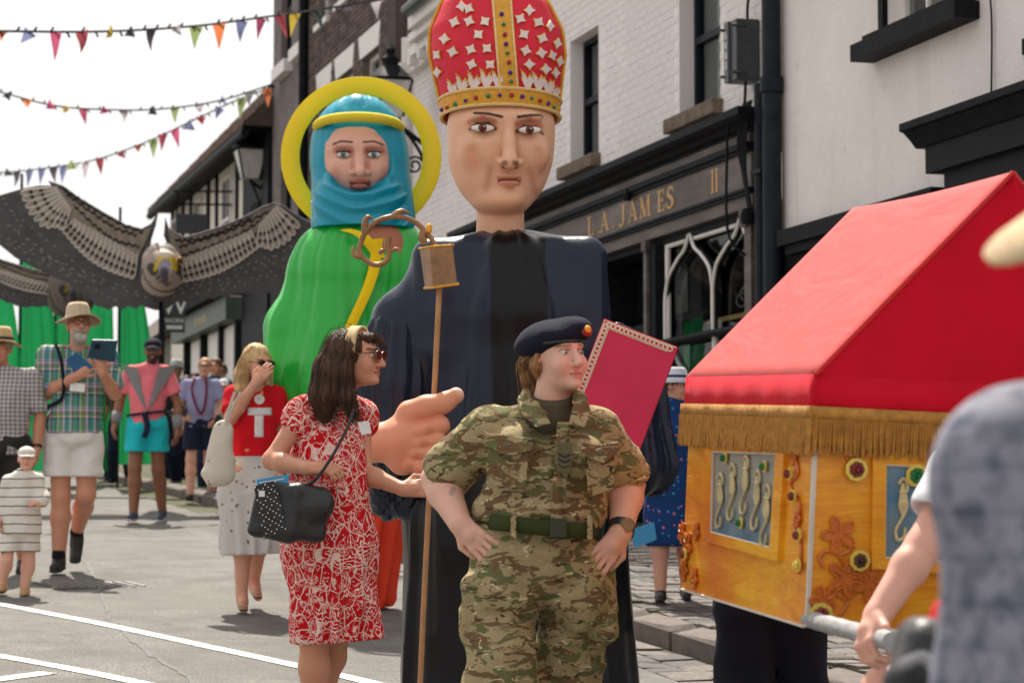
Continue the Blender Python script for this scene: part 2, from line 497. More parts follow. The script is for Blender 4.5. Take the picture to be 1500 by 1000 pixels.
# drain cover let into the road
c0 = onG(143, 857); dc = thing('drain_cover', 'flat rectangular iron drain cover let into the road', 'drain cover', c0, 0.0)
dc.rotation_euler = (math.atan(0.053), 0, math.radians(14))
m = MB(); m.box((-.36, -.26, -.02), (.36, .26, .004)); m.build('frame', M_IRON, dc)
m = MB()
for i in range(9): m.box((-.31 + .07 * i, -.2, .0042), (-.285 + .07 * i, .2, .011))
m.build('grate_bars', mat('worn iron', (0.2, 0.19, 0.175), 0.5, metal=0.4), dc)

# ---- pavement: slab, kerb stones, setts
KX = 4.42
def pz(y): return gz(y) + 0.12
pv = strip(KX + 0.2, 14.0, [-20 + 1.0 * i for i in range(121)], 0.10).build('pavement', M_JOINT); tag(pv, kind='structure')
gut = strip(3.98, KX + 0.21, [-20 + 1.0 * i for i in range(121)], -0.012).build('gutter', M_JOINT); tag(gut, kind='structure')
def stone_mesh(seed, bev=0.14):
    r = random.Random(seed); q = []
    for zz, e in ((0, .5), (1 - bev, .5), (1, .42)):
        for sx, sy in ((-1, -1), (1, -1), (1, 1), (-1, 1)):
            q.append((sx * (e + r.uniform(-.035, .0)), sy * (e + r.uniform(-.035, .0)), zz + (r.uniform(-.12, .02) if zz == 1 else 0)))
    m = MB(); m.add(q, [(8, 9, 10, 11)] + [(a + i, a + (i + 1) % 4, a + 4 + (i + 1) % 4, a + 4 + i) for a in (0, 4) for i in range(4)])
    return m
sett_meshes = [stone_mesh(i).mesh('sett', [M_SETT if i % 3 else M_SETT2]) for i in range(7)]
slope = 0.055
def put_sett(x, y, lx, ly, z, h, parent, name):
    o = link(name, rnd.choice(sett_meshes), None, parent, (x, y, z - h), (math.atan(slope) + rnd.uniform(-.03, .03), rnd.uniform(-.04, .04), rnd.uniform(-.05, .05)))
    o.scale = (lx, ly, h + rnd.uniform(-.006, .006)); return o
cells = []
y = 9.0; row = 0
while y < 30:
    dy = rnd.uniform(.17, .22); x = KX + 0.26 + rnd.uniform(-.1, .0)
    while x < FX:
        dx = rnd.uniform(.15, .24); cells.append((x + dx / 2, y + dy / 2, dx - .012, dy - .012)); x += dx
    y += dy; row += 1
cells = [c for c in cells if c[0] - c[2] / 2 > KX + .18]
vis = sorted([c for c in cells if 10.9 < c[1] < 16.5 and c[0] < 6.6], key=lambda c: c[1])[:300]
vs_ = set(vis)
for c in vis: put_sett(c[0], c[1], c[2], c[3], pz(c[1]), .05, pv, 'sett')
m = MB()
for c in cells:
    if c in vs_: continue
    m.box((c[0] - c[2] / 2, c[1] - c[3] / 2, pz(c[1]) - .03), (c[0] + c[2] / 2, c[1] + c[3] / 2, pz(c[1]) + rnd.uniform(-.005, .005)))
tag(m.build('sett_paving', M_SETT, pv), kind='stuff')
y = 8.0
kerb_me = stone_mesh(50, .12).mesh('kerb_stone', [M_KERB])
while y < 60:
    ln = rnd.uniform(.75, 1.0)
    o = link('kerb_stone', kerb_me, None, pv, (KX + .085, y + ln / 2, pz(y + ln / 2) - .30), (math.atan(slope), 0, 0))
    o.scale = (.17, ln - .012, .305); y += ln
y = 9.0
while y < 26:
    ln = rnd.uniform(.2, .3)
    for k in range(2):
        put_sett(3.98 + .1 + .21 * k, y + ln / 2 + .08 * k, .195, ln - .012, gz(y + ln / 2) + .006, .05, gut, 'sett')
    y += ln

# ---- buildings
M_WPAINT = mat('white masonry paint', L(234, 226, 225), 0.75, 0.05, 1.3, 0.25, 30, 0.008)
def m_render():
    n = NT('white render')
    c = n.ramp(n.noise(0.9, 6, 0.65), [(0.3, L(222, 212, 210)), (0.7, L(238, 229, 228))])
    streak = n.noise(1.0, 4, 0.6, vec=n.mapv((5, 5, 0.35)))
    c = n.mix(n.ramp(streak, [(0.55, 0.0), (0.8, 0.35)]), c, L(176, 164, 156))
    c = n.mix(n.ramp(n.noise(5, 6, 0.7), [(0.62, 0.0), (0.72, 0.3)]), c, L(160, 148, 140))
    n.base(c); n.p(rough=0.8, spec=0.3)
    n.bump(n.math('ADD', n.noise(3.0, 5, 0.6), n.math('MULTIPLY', n.noise(40, 4, 0.6), 0.18)), 0.5, 0.04); return n.m
M_RENDER = m_render()
M_BLACKP = mat('black gloss paint', (0.012, 0.013, 0.016), 0.55, 0.3, 9, 0.15, 30, spec=0.05)
M_NAVYP = mat('blue-black paint', (0.016, 0.02, 0.028), 0.5, 0.3, 9, 0.15, 30, spec=0.12)
M_GREYP = mat('dark grey paint', (0.018, 0.019, 0.022), 0.6, 0.15, 5, spec=0.06)
def m_fascia():
    n = NT('weathered brown fascia')
    c = n.ramp(n.noise(1.0, 5, 0.65, vec=n.mapv((3, 1.2, 6))), [(0.3, L(66, 58, 55)), (0.55, L(96, 85, 80)), (0.75, L(124, 112, 106))])
    n.base(c); n.p(rough=0.6); n.bump(n.noise(50, 4), 0.2, 0.004); return n.m
M_FASCIA = m_fascia()
M_STONE = mat('weathered sill stone', L(112, 96, 82), 0.9, 0.35, 8, 0.7, 30, 0.02)
M_WOODW = mat('white gloss joinery', L(224, 219, 214), 0.45, 0.05, 5)
M_GOLDP = mat('gold leaf lettering', L(196, 148, 88), 0.45, 0.15, 20, metal=0.15)
def m_glass():
    n = NT('window glass'); n.base((0.75, 0.8, 0.8)); n.p(rough=0.02, trans=1.0, ior=1.12, spec=0.3)
    n.bump(n.noise(2.5, 2), 0.12, 0.02); return n.m
M_GLASS = m_glass()
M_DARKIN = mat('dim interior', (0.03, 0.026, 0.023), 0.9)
M_CURT = cloth('net curtain', L(196, 196, 204), 0.9, fold=1.0, fs=9)
M_BRICKW = mat('white painted brick', L(232, 224, 223), 0.75, 0.06, 3, 0.5, 30, 0.012)

class Bd:
    def __init__(s, name, label, cat, y0):
        s.b = Vector((FX, y0, gz(y0) + .1)); s.o = thing(name, label, cat, s.b)
    def part(s, name, mb, mt, parent=None, sm=None):
        return mb.build(name, mt, parent or s.o, sm, loc=(-s.b if parent is None else None))
def wall_boxes(mb, y0, y1, z0, z1, holes, x0=FX, x1=FX + 4):
    """solid wall with rectangular openings (ya, yb, za, zb)"""
    ys = sorted({y0, y1, *[h[0] for h in holes], *[h[1] for h in holes]})
    for a, b in zip(ys[:-1], ys[1:]):
        zz = z0
        for h in sorted([h for h in holes if h[0] <= a + 1e-6 and h[1] >= b - 1e-6], key=lambda h: h[2]):
            if h[2] > zz: mb.box((x0, a, zz), (x1, b, h[2]))
            zz = h[3]
        if zz < z1: mb.box((x0, a, zz), (x1, b, z1))
def sash(bd, ya, yb, za, zb, rec=0.15, fm=None, bars=0, curtain=True, split=True, fw=0.05):
    fm = fm or M_NAVYP; x = FX + rec; m = MB()
    for a, b, c, d in ((ya, ya + fw, za, zb), (yb - fw, yb, za, zb), (ya + fw, yb - fw, zb - fw, zb), (ya + fw, yb - fw, za, za + fw)):
        m.box((x, a, c), (x + .08, b, d))
    zm = (za + zb) / 2
    if split: m.box((x - .012, ya + fw, zm - .03), (x + .06, yb - fw, zm + .03))
    for i in range(bars):
        yy = ya + (yb - ya) * (i + 1) / (bars + 1); m.box((x + .01, yy - .012, za + fw), (x + .05, yy + .012, zb - fw))
    wdw = bd.part('window', m, fm)
    m = MB(); m.box((x + .04, ya + fw, za + fw), (x + .046, yb - fw, zb - fw)); m.build('pane', M_GLASS, wdw)
    if curtain:
        g = [[(x + .16 + .02 * math.sin(j * 1.9), ya + .05 + (yb - ya - .1) * 0.8 * j / 24, z_) for j in range(25)] for z_ in (za, zb)]
        m = MB(); m.sheet(g); m.build('curtain', M_CURT, wdw, sm=0)
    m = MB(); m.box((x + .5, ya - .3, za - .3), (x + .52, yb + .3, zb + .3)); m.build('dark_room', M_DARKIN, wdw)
    return wdw

# == the shop building with painted brick above
sb = Bd('shop_building', 'white painted brick building above a black shopfront with gold name lettering', 'building', 17.5)
W1 = (22.08, 23.0, 4.93, 6.19); W2 = (18.79, 19.8, 4.92, 6.25)
m = MB(); wall_boxes(m, 17.48, 30.0, 4.55, 7.45, [W1, W2], FX + .012, FX + .6); m.box((FX + .6, 17.5, 7.0), (FX + 4, 30, 7.4)); m.box((FX + .6, 29.7, 1.0), (FX + 5, 30, 7.0))
sbw = sb.part('wall', m, M_WPAINT)
for wd in (W1, W2):
    wo = sash(sb, *wd)
    m = MB(); m.box((FX - .09, wd[0] - .06, wd[2] - .13), (FX + .18, wd[1] + .16, wd[2])); o = m.build('sill', M_STONE, wo)
    bv = o.modifiers.new('b', 'BEVEL'); bv.width = .012; bv.segments = 2
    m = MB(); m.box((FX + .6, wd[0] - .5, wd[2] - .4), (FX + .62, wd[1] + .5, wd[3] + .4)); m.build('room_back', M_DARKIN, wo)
bl, bh = .228, .075
brick_me = [stone_mesh(100 + i, .5) for i in range(4)]
def brick_mesh(i):
    r = random.Random(i); m = MB(); j = lambda: r.uniform(-.02, .02)
    q = [(0, -.5, -.5), (0, .5, -.5), (0, .5, .5), (0, -.5, .5)] + [(-1 + .25 * r.random(), sy * .465 + j(), sz * .42 + j()) for sy, sz in ((-1, -1), (1, -1), (1, 1), (-1, 1))]
    m.add(q, [(4, 7, 6, 5)] + [(k, 4 + k, 4 + (k + 1) % 4, (k + 1) % 4) for k in range(4)]); return m
bms = [brick_mesh(i).mesh('brick', [M_BRICKW]) for i in range(6)]
bc = []
r_ = 0; z = 4.72
while z < 7.4:
    y = 17.55 - (r_ % 2) * bl / 2
    while y < 29.9:
        c = (y + bl / 2, z + bh / 2)
        if not any(wd[0] - bl / 2 + .02 < c[0] < wd[1] + bl / 2 - .02 and wd[2] - bh / 2 - .1 < c[1] < wd[3] + bh / 2 for wd in (W1, W2)): bc.append(c)
        y += bl
    z += bh; r_ += 1
near = sorted([c for c in bc if c[1] < 6.55], key=lambda c: c[0])[:300]; ns = set(near)
for c in near:
    o = link('brick', rnd.choice(bms), None, sbw, (FX + .0122, c[0], c[1])); o.scale = (rnd.uniform(.004, .0075), bl * .985, bh * .97)
m = MB()
for c in bc:
    if c in ns: continue
    q = rnd.uniform(.004, .0075); m.box((FX + .0122 - q, c[0] - bl * .47, c[1] - bh * .43), (FX + .012, c[0] + bl * .47, c[1] + bh * .43))
tag(m.build('brickwork', M_BRICKW, sbw), kind='stuff')
# eaves cornice and gutter
m = MB()
for i, (d, z0, z1) in enumerate(((.1, 7.0, 7.14), (.17, 7.14, 7.26), (.26, 7.26, 7.36), (.34, 7.36, 7.5))): m.box((FX - d, 24.5, z0), (FX + .012, 29.95 - d * 4.2, z1))
for k in range(11): m.box((FX - .2, 24.6 + k * .49, 7.02), (FX - .1, 24.72 + k * .49, 7.139))
sb.part('eaves_cornice', m, M_WOODW)
m = MB(); m.tube([(FX - .4, 24.4, 7.56), (FX - .4, 28.35, 7.56)], .075, 10); sb.part('gutter', m, mat('dark green iron', (0.02, 0.035, 0.03), 0.4), sm=.6)
m = MB(); m.tube([(FX - .07, 29.75, 1.8), (FX - .07, 29.75, 7.5)], .055, 10); sb.part('downpipe', m, M_WOODW, sm=.6)
m = MB(); m.box((FX + .012 - .02, 25.3, 5.55), (FX + .02, 27.2, 5.62)); sb.part('wall_ledge', m, M_WPAINT)
# shopfront
S0, S1 = 17.85, 27.0
m = MB()
prof = [(.03, 4.70), (.30, 4.66), (.30, 4.60), (.26, 4.575), (.20, 4.555), (.17, 4.53), (.12, 4.515), (.12, 4.50), (.0, 4.50), (.0, 4.70)]
m.poly([(FX - a, S0 - a * .8, z) for a, z in prof], (0, S1 - S0, 0)); sb.part('cornice', m, M_BLACKP)
m = MB(); m.box((FX - .11, S0, 4.425), (FX, S1, 4.50)); sb.part('frieze_board', m, M_FASCIA)
m = MB(); m.box((FX - .15, S0, 4.375), (FX, S1, 4.424)); m.box((FX - .125, S0, 4.345), (FX, S1, 4.3745)); sb.part('moulding', m, M_BLACKP)
fz0, fz1 = 4.06, 4.3445
m = MB(); m.box((FX - .095, S0, fz0), (FX, S1, fz1)); fas = sb.part('fascia', m, M_FASCIA)
m = MB(); m.box((FX - .125, S0, 4.035), (FX, S1, 4.0595)); m.box((FX - .115, S0, 4.008), (FX, S1, 4.028)); sb.part('bead_moulding', m, M_BLACKP)
m = MB(); m.box((FX - .085, S0, 3.905), (FX, S1, 4.0075)); sb.part('lower_board', m, M_FASCIA)
m = MB(); m.box((FX - .02, S0, 3.84), (FX + .3, S1, 3.9045)); sb.part('window_head', m, M_BLACKP)
# lettering: strokes in (u, v) with v up, u along the fascia (towards the near end)
def letter(ch):
    st = []   # strokes (u0,v0,u1,v1,w)
    T, t = .17, .07
    if ch == 'L': st = [(.2, 0, .2, 1, T), (.02, .02, .4, .02, t), (.2, .03, .72, .03, t), (.7, .02, .74, .3, t), (.04, .98, .38, .98, t)]
    if ch == 'A': st = [(.08, 0, .43, 1, t), (.42, 1, .8, 0, T), (.2, .33, .62, .33, t), (-.04, .02, .22, .02, t), (.64, .02, .96, .02, t)]
    if ch == 'J': st = [(.48, .15, .48, 1, T), (.3, .98, .68, .98, t), (.48, .18, .38, 0, T * .8), (.38, 0, .16, -.06, t * 1.3), (.16, -.05, .06, .1, T * .8)]
    if ch == 'M': st = [(.1, 0, .16, 1, t), (.14, 1, .5, .02, T), (.5, .02, .84, 1, t), (.86, 1, .92, 0, T), (-.04, .02, .24, .02, t), (.76, .02, 1.08, .02, t), (.0, .98, .2, .98, t), (.8, .98, 1.0, .98, t)]
    if ch == 'E': st = [(.2, 0, .2, 1, T), (.02, .98, .66, .98, t), (.02, .02, .7, .02, t), (.2, .52, .56, .52, t), (.66, .98, .66, .76, t), (.7, .02, .72, .26, t), (.56, .42, .56, .62, t)]
    if ch == 'S':
        pts = [(.6, .78), (.56, .92), (.4, .99), (.22, .95), (.12, .8), (.16, .64), (.34, .54), (.52, .43), (.6, .28), (.54, .1), (.38, .01), (.2, .03), (.08, .12), (.06, .26)]
        st = [(pts[i][0], pts[i][1], pts[i + 1][0], pts[i + 1][1], T * (.6 + .5 * (3 < i < 9))) for i in range(len(pts) - 1)]
    if ch == '.': st = [(.08, .06, .2, .06, .13)]
    if ch == 'I': st = [(.2, 0, .2, 1, T), (.06, .02, .34, .02, t), (.06, .98, .34, .98, t)]
    return st
def lettering(txt, us, v0, h, wsc, x, parent):
    for ch, u in zip(txt, us):
        m = MB(); off = 0
        for (u0, v0_, u1, v1, wd) in letter(ch):
            a = Vector((u0, v0_)); b = Vector((u1, v1)); dr = (b - a).normalized() if (b - a).length > 0 else Vector((1, 0)); nn = Vector((-dr.y, dr.x)) * wd / 2
            a2 = a - dr * .01; b2 = b + dr * .01
            q = [a2 - nn, b2 - nn, b2 + nn, a2 + nn]; off += 1
            m.poly([(x, u - p.x * wsc, v0 + p.y * h) for p in q], (-.004 - off * .0003, 0, 0))
        m.build('letter', M_GOLDP, parent)
k_ = (FX - .095) / FX
def yy_(px): return onL(px, 320, FX - .095)[0]
lettering('L.A.JAMES', [yy_(861), yy_(875), yy_(880), yy_(897), yy_(907), yy_(921), yy_(938), yy_(963), yy_(977)], 4.115, .185, .27, FX - .0951, fas)
lettering('II', [yy_(1042), yy_(1048)], 4.115, .19, .2, FX - .0951, fas)
m = MB(); m.lathe([(0.001, 0), (.035, 0), (.045, .03), (.03, .07), (0.001, .08)], (FX - .15, 20.75, 4.30), 12); m.tube([(FX - .1, 20.75, 4.38), (FX - .16, 20.75, 4.4), (FX - .15, 20.75, 4.36)], .01, 6); sb.part('fascia_lamp', m, M_BLACKP, sm=.8)
# pilasters, door bay, window bay
zg = gz(17.6) + .1
m = MB(); m.box((FX - .1, 17.86, zg), (FX + .1, 18.0, 3.9045)); m.box((FX - .14, 17.83, 3.75), (FX + .1, 18.02, 3.9)); sb.part('pilaster', m, M_FASCIA)
m = MB(); m.box((FX - .08, 20.2, zg), (FX + .1, 20.45, 3.84)); sb.part('pilaster', m, M_BLACKP)
m = MB(); m.box((FX - .11, 20.36, zg), (FX - .081, 20.43, 3.80)); m.box((FX - .125, 20.34, 3.80), (FX - .081, 20.45, 3.9)); sb.part('pilaster_strip', m, M_FASCIA)
WA, WB = 18.0, 20.2
m = MB(); m.box((FX + .0, WA, 2.93), (FX + .09, WB, 2.99)); m.tube([(FX - .06, WA, 2.96), (FX - .06, WB, 2.96)], .03, 8); m.box((FX, WA, zg), (FX + .1, WB, 1.9)); m.box((FX, WA, 1.9), (FX + .09, WA + .05, 3.84)); m.box((FX, WB - .05, 1.9), (FX + .09, WB, 3.84))
swin = sb.part('shop_window', m, M_BLACKP)
m = MB(); m.box((FX + .05, WA + .05, 1.9), (FX + .058, WB - .05, 3.84)); m.build('pane', M_GLASS, swin)
ap = [18.39 * .995, 19.5]; mul = [WA - .12, 18.95, WB - .07]
def ogee(yb_, ya_, x):
    return [(x, yb_, 2.99), (x, yb_, 3.3), (x, yb_ + (ya_ - yb_) * .04, 3.42), (x, yb_ + (ya_ - yb_) * .16, 3.54), (x, yb_ + (ya_ - yb_) * .5, 3.66), (x, yb_ + (ya_ - yb_) * .8, 3.74), (x, ya_ - (ya_ - yb_) * .03, 3.86)]
mw, mk = MB(), MB()
for i, a in enumerate(ap):
    for side in (0, 1):
        yb_ = mul[i + side]
        pts = [p for p in crom(ogee(yb_, a, FX + .0), 5)]
        pts = [p for p in pts if p.y > WA + .01]
        if len(pts) < 3: continue
        mk.tube(pts, .034, 8); mw.tube([p + Vector((-.02, -.022, 0)) for p in pts], .017, 8)
mk.build('tracery', M_NAVYP, swin, sm=.8); mw.build('tracery_bead', M_WOODW, swin, sm=.8)
m = MB(); m.tube([(FX + .01, WB - .09, 2.99), (FX + .01, WB - .09, 3.83)], .028, 8); m.tube([(FX + .01, WB - .09, 3.82), (FX + .01, WA + .06, 3.82)], .022, 8); m.tube([(FX + .01, 18.95, 1.9), (FX + .01, 18.95, 2.95)], .03, 8); m.tube([(FX + .01, WB - .09, 1.9), (FX + .01, WB - .09, 2.95)], .03, 8)
m.build('window_bead', M_WOODW, swin, sm=.8)
# inside the shop: dark room, shelf, cloths, baskets
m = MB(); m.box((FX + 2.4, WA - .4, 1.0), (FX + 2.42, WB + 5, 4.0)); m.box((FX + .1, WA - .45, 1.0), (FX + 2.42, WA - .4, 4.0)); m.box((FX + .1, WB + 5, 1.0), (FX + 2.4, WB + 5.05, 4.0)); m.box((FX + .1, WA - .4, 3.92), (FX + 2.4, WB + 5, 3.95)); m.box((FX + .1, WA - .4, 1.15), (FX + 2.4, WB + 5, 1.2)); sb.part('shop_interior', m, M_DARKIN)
m = MB(); m.box((FX + .5, 18.2, 3.16), (FX + .53, 20.9, 3.2)); sb.part('shelf_edge', m, mat('pale wood', L(190, 150, 84), 0.6))
for k in range(6):
    m = MB(); yk = 19.0 + .09 * k; m.tube([(FX + .45, yk + .12 * math.cos(t * .5), 3.55 - .05 * k + .06 * math.sin(t * .5)) for t in range(13)], .008, 5, close=True); sb.part('wire_ring', m, mat('wire', (.25, .25, .26), .4, metal=.7), sm=.8)
for k, (yy, zz) in enumerate(((18.55, 3.08), (18.62, 3.0), (18.5, 2.92))):
    m = MB(); m.add([(FX + .4, yy, zz), (FX + .42, yy - .3, zz - .02), (FX + .41, yy - .05, zz + .1)], [(0, 1, 2)]); solid(sb.part('paper_fan', m, M_WOODW), .006)
m = MB(); m.box((FX + .5, 18.05, 3.4), (FX + .52, 18.25, 3.8)); sb.part('display_card', m, mat('cream card', L(200, 184, 150), .7))
# door bay: recessed black door with fanlight
m = MB(); m.box((FX + .45, 20.45, zg), (FX + .5, 22.2, 3.84)); m.box((FX, 22.2, zg), (FX + .5, 22.4, 3.84)); m.box((FX + .12, 20.46, 3.12), (FX + .45, 22.2, 3.2))
m.box((FX, 22.4, zg), (FX + .1, 27.0, 3.84)); dbay = sb.part('door_bay', m, M_BLACKP)
m = MB(); m.box((FX + .43, 20.75, 3.3), (FX + .445, 21.8, 3.75)); m.build('fanlight', mat('opaque dark pane', (.05, .05, .05), .15), dbay)  # door bay panes are opaque dark grey
m = MB(); m.box((FX + .43, 20.7, 2.2), (FX + .445, 21.6, 3.0)); m.build('pane', mat('opaque dark pane', (.05, .05, .05), .12), dbay)
m = MB(); m.tube(crom([(FX + .41, 20.72, 2.4), (FX + .41, 20.74, 2.7), (FX + .41, 20.95, 2.86), (FX + .41, 21.1, 3.0)], 5), .022, 8); m.build('tracery_bead', M_WOODW, dbay, sm=.8)

# drainpipe between the two buildings
dp = thing('drainpipe', 'thick blue black drainpipe running down between the two white buildings', 'pipe', (FX - .08, 17.45, gz(17.45) + .1))
m = MB(); m.tube([(0, 0, 0), (0, 0, 8)], .075, 12)
for zz in (1.2, 3.62, 5.6): m.tube([(0, 0, zz), (0, 0, zz + .12)], .092, 12)
m.build('pipe', M_NAVYP, dp, sm=.6)
m = MB(); m.tube([(-.02, .2, 0), (-.02, .2, 3.72)], .045, 10); m.box((-.07, .08, 3.0), (.08, .28, 3.03)); m.build('side_pipe', M_NAVYP, dp, sm=.6)
m = MB()
for k in range(4): m.tube(crom([(-.06, .28 + .03 * k, 3.6), (-.1 - .01 * k, .3 + .03 * k, 3.3), (-.09, .33 + .015 * k, 3.0), (-.05, .3 + .02 * k, 2.72)], 4), .012, 6)
m.lathe([(.001, 0), (.05, 0), (.06, .06), (.04, .12), (.001, .13)], (-.08, .33, 2.62), 10); m.build('cable_bundle', M_BLACKP, dp, sm=.8)
# junction box
y0b, y1b = 17.88, 18.1
jb = thing('junction_box', 'dark grey metal junction box with white digits fixed high on white brick', 'junction box', (FX, 18.0, 4.92))
m = MB(); m.box((-.2, -.11, 0), (-.0, .11, .5)); o = m.build('case', mat('dark grey enamel', (0.04, 0.046, 0.05), .45, .25, 14), jb); bv = o.modifiers.new('b', 'BEVEL'); bv.width = .008
m = MB(); m.box((-.22, .02, .005), (-.201, .1105, .495)); m.build('lid', mat('grey enamel lid', (0.06, 0.066, 0.07), .45, .2, 14), jb)
for zz in (.06, .44):
    for yb_ in (-.12, .12): MB().tube([(-.17, yb_ * 1.02, zz), (-.245, yb_ * 1.02, zz)], .014, 8).build('bolt', M_IRON, jb)
    MB().tube([(-.12, -.111, zz), (-.12, -.14, zz)], .012, 8).build('bolt', M_IRON, jb)
for i, ch in enumerate('5003'):
    o = link('digit', text_mesh(ch, .085, extrude=.001), mat('white print', (.8, .8, .78), .5), jb, (-.2215, .066, .385 - .082 * i), (PI / 2, 0, -PI / 2))
m = MB(); m.tube(crom([(-.06, 0, .5), (-.06, -.02, .66), (-.04, -.1, .78), (-.02, -.12, .95)], 6), .012, 6); m.tube(crom([(-.08, 0, 0), (-.1, .0, -.2), (-.2, .06, -.36), (-.22, .06, -.6), (-.22, .05, -1.2), (-.1, -.02, -1.4)], 6), .012, 6); m.build('cable', M_BLACKP, jb, sm=.8)

# == the rendered white house on the right
rb = Bd('rendered_house', 'white rendered house with dark window sill and dark grey door hood', 'building', 12.0)
RW = (14.25, 15.5, 4.86, 6.6)
m = MB(); wall_boxes(m, 8.0, 17.475, 3.60, 8.0, [RW], FX + .012, FX + .5); m.box((FX + .5, 8.0, 7.6), (FX + 5, 17.3, 8)); rb.part('wall', m, M_RENDER)
wo = sash(rb, *RW, rec=.1, fm=M_WOODW, bars=2, split=False, curtain=False, fw=.09)
m = MB(); m.box((FX - .17, 14.1, 4.68), (FX + .05, 15.75, 4.80)); m.box((FX - .1, 14.16, 4.80), (FX + .05, 15.7, 4.858)); m.build('sill', M_BLACKP, wo)
m = MB(); m.box((FX - .03, 15.5, 4.86), (FX + .0118, 15.58, 6.6)); m.build('jamb', M_BLACKP, wo)
m = MB(); m.box((FX + .011, 8.0, 1.0), (FX + .4, 13.0, 3.6)); m.box((FX - .04, 14.0, 1.0), (FX + .0, 14.2, 3.6)); m.box((FX, 13.0, .9), (FX + .4, 17.47, 3.59)); rb.part('shop_panel', m, M_BLACKP)
m = MB(); m.box((FX - .11, 14.6, 3.52), (FX + .011, 17.3, 3.64)); m.box((FX - .06, 14.6, 3.45), (FX + .011, 17.25, 3.5195)); rb.part('fascia', m, M_BLACKP)
m = MB()
prof = [(.0, 4.04), (.36, 4.04), (.36, 3.99), (.33, 3.98), (.28, 3.93), (.24, 3.88), (.0, 3.88)]
m.poly([(FX - a, 9.0, z) for a, z in prof], (0, 5.55, 0)); rb.part('hood_cornice', m, M_BLACKP)
m = MB(); m.box((FX - .22, 9.0, 3.70), (FX + .011, 14.45, 3.879)); rb.part('hood_board', m, M_GREYP)
m = MB(); m.box((FX - .16, 9.0, 1.0), (FX + .0105, 14.3, 3.699)); rb.part('door_surround', m, M_GREYP)
m = MB(); m.tube(crom([(FX - .16, 14.14, 4.85), (FX - .05, 13.95, 4.9), (FX - .01, 13.9, 4.7), (FX - .01, 13.92, 4.04)], 6), .007, 5)
m.tube(crom([(FX + .0, 13.42, 4.38), (FX - .08, 13.3, 4.25), (FX - .06, 13.0, 4.2), (FX - .06, 12.5, 4.2)], 6), .012, 5); m.tube(crom([(FX - .06, 13.05, 4.2), (FX - .06, 13.5, 4.1), (FX - .1, 13.7, 4.04)], 6), .008, 5); m.box((FX - .01, 13.38, 4.33), (FX + .011, 13.5, 4.43)); rb.part('cable', m, M_BLACKP, sm=.8)

# == brown brick building
def m_brick():
    n = NT('brown brick')
    bt = n.n('TexBrick', {'Vector': n.mapv((1, 1, 1), (PI / 2, 0, PI / 2)), 'Scale': 1.0, 'Color1': L(92, 72, 66), 'Color2': L(70, 56, 54), 'Mortar': L(120, 108, 100), 'Mortar Size': .008, 'Brick Width': .225, 'Row Height': .075}).outputs['Color']
    n.base(n.mix(n.ramp(n.noise(3, 4), [(.3, 0.), (.8, .5)]), bt, L(60, 48, 46))); n.p(rough=.9); return n.m
M_BROWN = mat('brown brick', L(98, 78, 72), .9, .3, 5, .4, 30)
M_BROWN2 = mat('dark brown brick', L(72, 58, 56), .9, .3, 5, .4, 30)
M_MORTAR = mat('grey mortar', L(112, 100, 94), .95, .2, 9)
bb = Bd('brick_house', 'tall dark brown brick house with white window lintels behind the haloed puppet', 'building', 30.0)
holes = [(31.65, 32.7, 6.2, 7.76), (33.3, 34.35, 6.2, 7.76), (34.85, 35.7, 6.2, 7.76), (31.65, 32.7, 8.85, 10.4), (33.3, 34.35, 8.85, 10.4), (34.95, 35.8, 8.82, 10.4)]
m = MB(); wall_boxes(m, 30.02, 36.4, 1.0, 11.0, holes, FX + .012, FX + 4); bbw = bb.part('wall', m, M_MORTAR)
m = MB()
z = 4.6; r_ = 0
while z < 10.6:
    y = 30.03 - (r_ % 2) * .11
    while y < 36.3:
        c = (y + .112, z + .037)
        if not any(h[0] - .1 < c[0] < h[1] + .1 and h[2] - .03 < c[1] < h[3] + .4 for h in holes):
            m.mi = rnd.choice((0, 0, 1)); m.box((FX - rnd.uniform(0, .005), max(30.025, y + .005), z + .005), (FX + .012, y + .22, z + .07))
        y += .225
    z += .075; r_ += 1
tag(m.build('brickwork', [M_BROWN, M_BROWN2], bbw), kind='stuff')
for h in holes:
    wo = sash(bb, *h, rec=.12, fm=M_WOODW, curtain=False, fw=.07)
    m = MB(); m.poly([(FX - .012, h[0] - .06, h[3] + .001), (FX - .012, h[1] + .06, h[3] + .001), (FX - .012, h[1] + .16, h[3] + .32), (FX - .012, h[0] - .16, h[3] + .32)], (.02, 0, 0)); m.build('lintel', M_WOODW, wo)
    m = MB(); m.box((FX - .06, h[0] - .06, h[2] - .09), (FX + .1, h[1] + .06, h[2] - .001)); m.build('sill', M_WOODW, wo)
m = MB(); m.box((FX - .14, 30.05, 5.0), (FX + .01, 30.5, 11.0)); bb.part('pier', m, M_BROWN2)
m = MB(); m.box((FX - .12, 30.04, 8.2), (FX + .011, 30.9, 8.9)); bb.part('corner_block', m, M_WOODW)
m = MB(); m.box((FX - .2, 30.6, 4.2), (FX + .01, 36.3, 4.6)); m.box((FX - .05, 30.6, 1.0), (FX + .01, 36.3, 4.199)); bb.part('shop_panel', m, M_BLACKP)
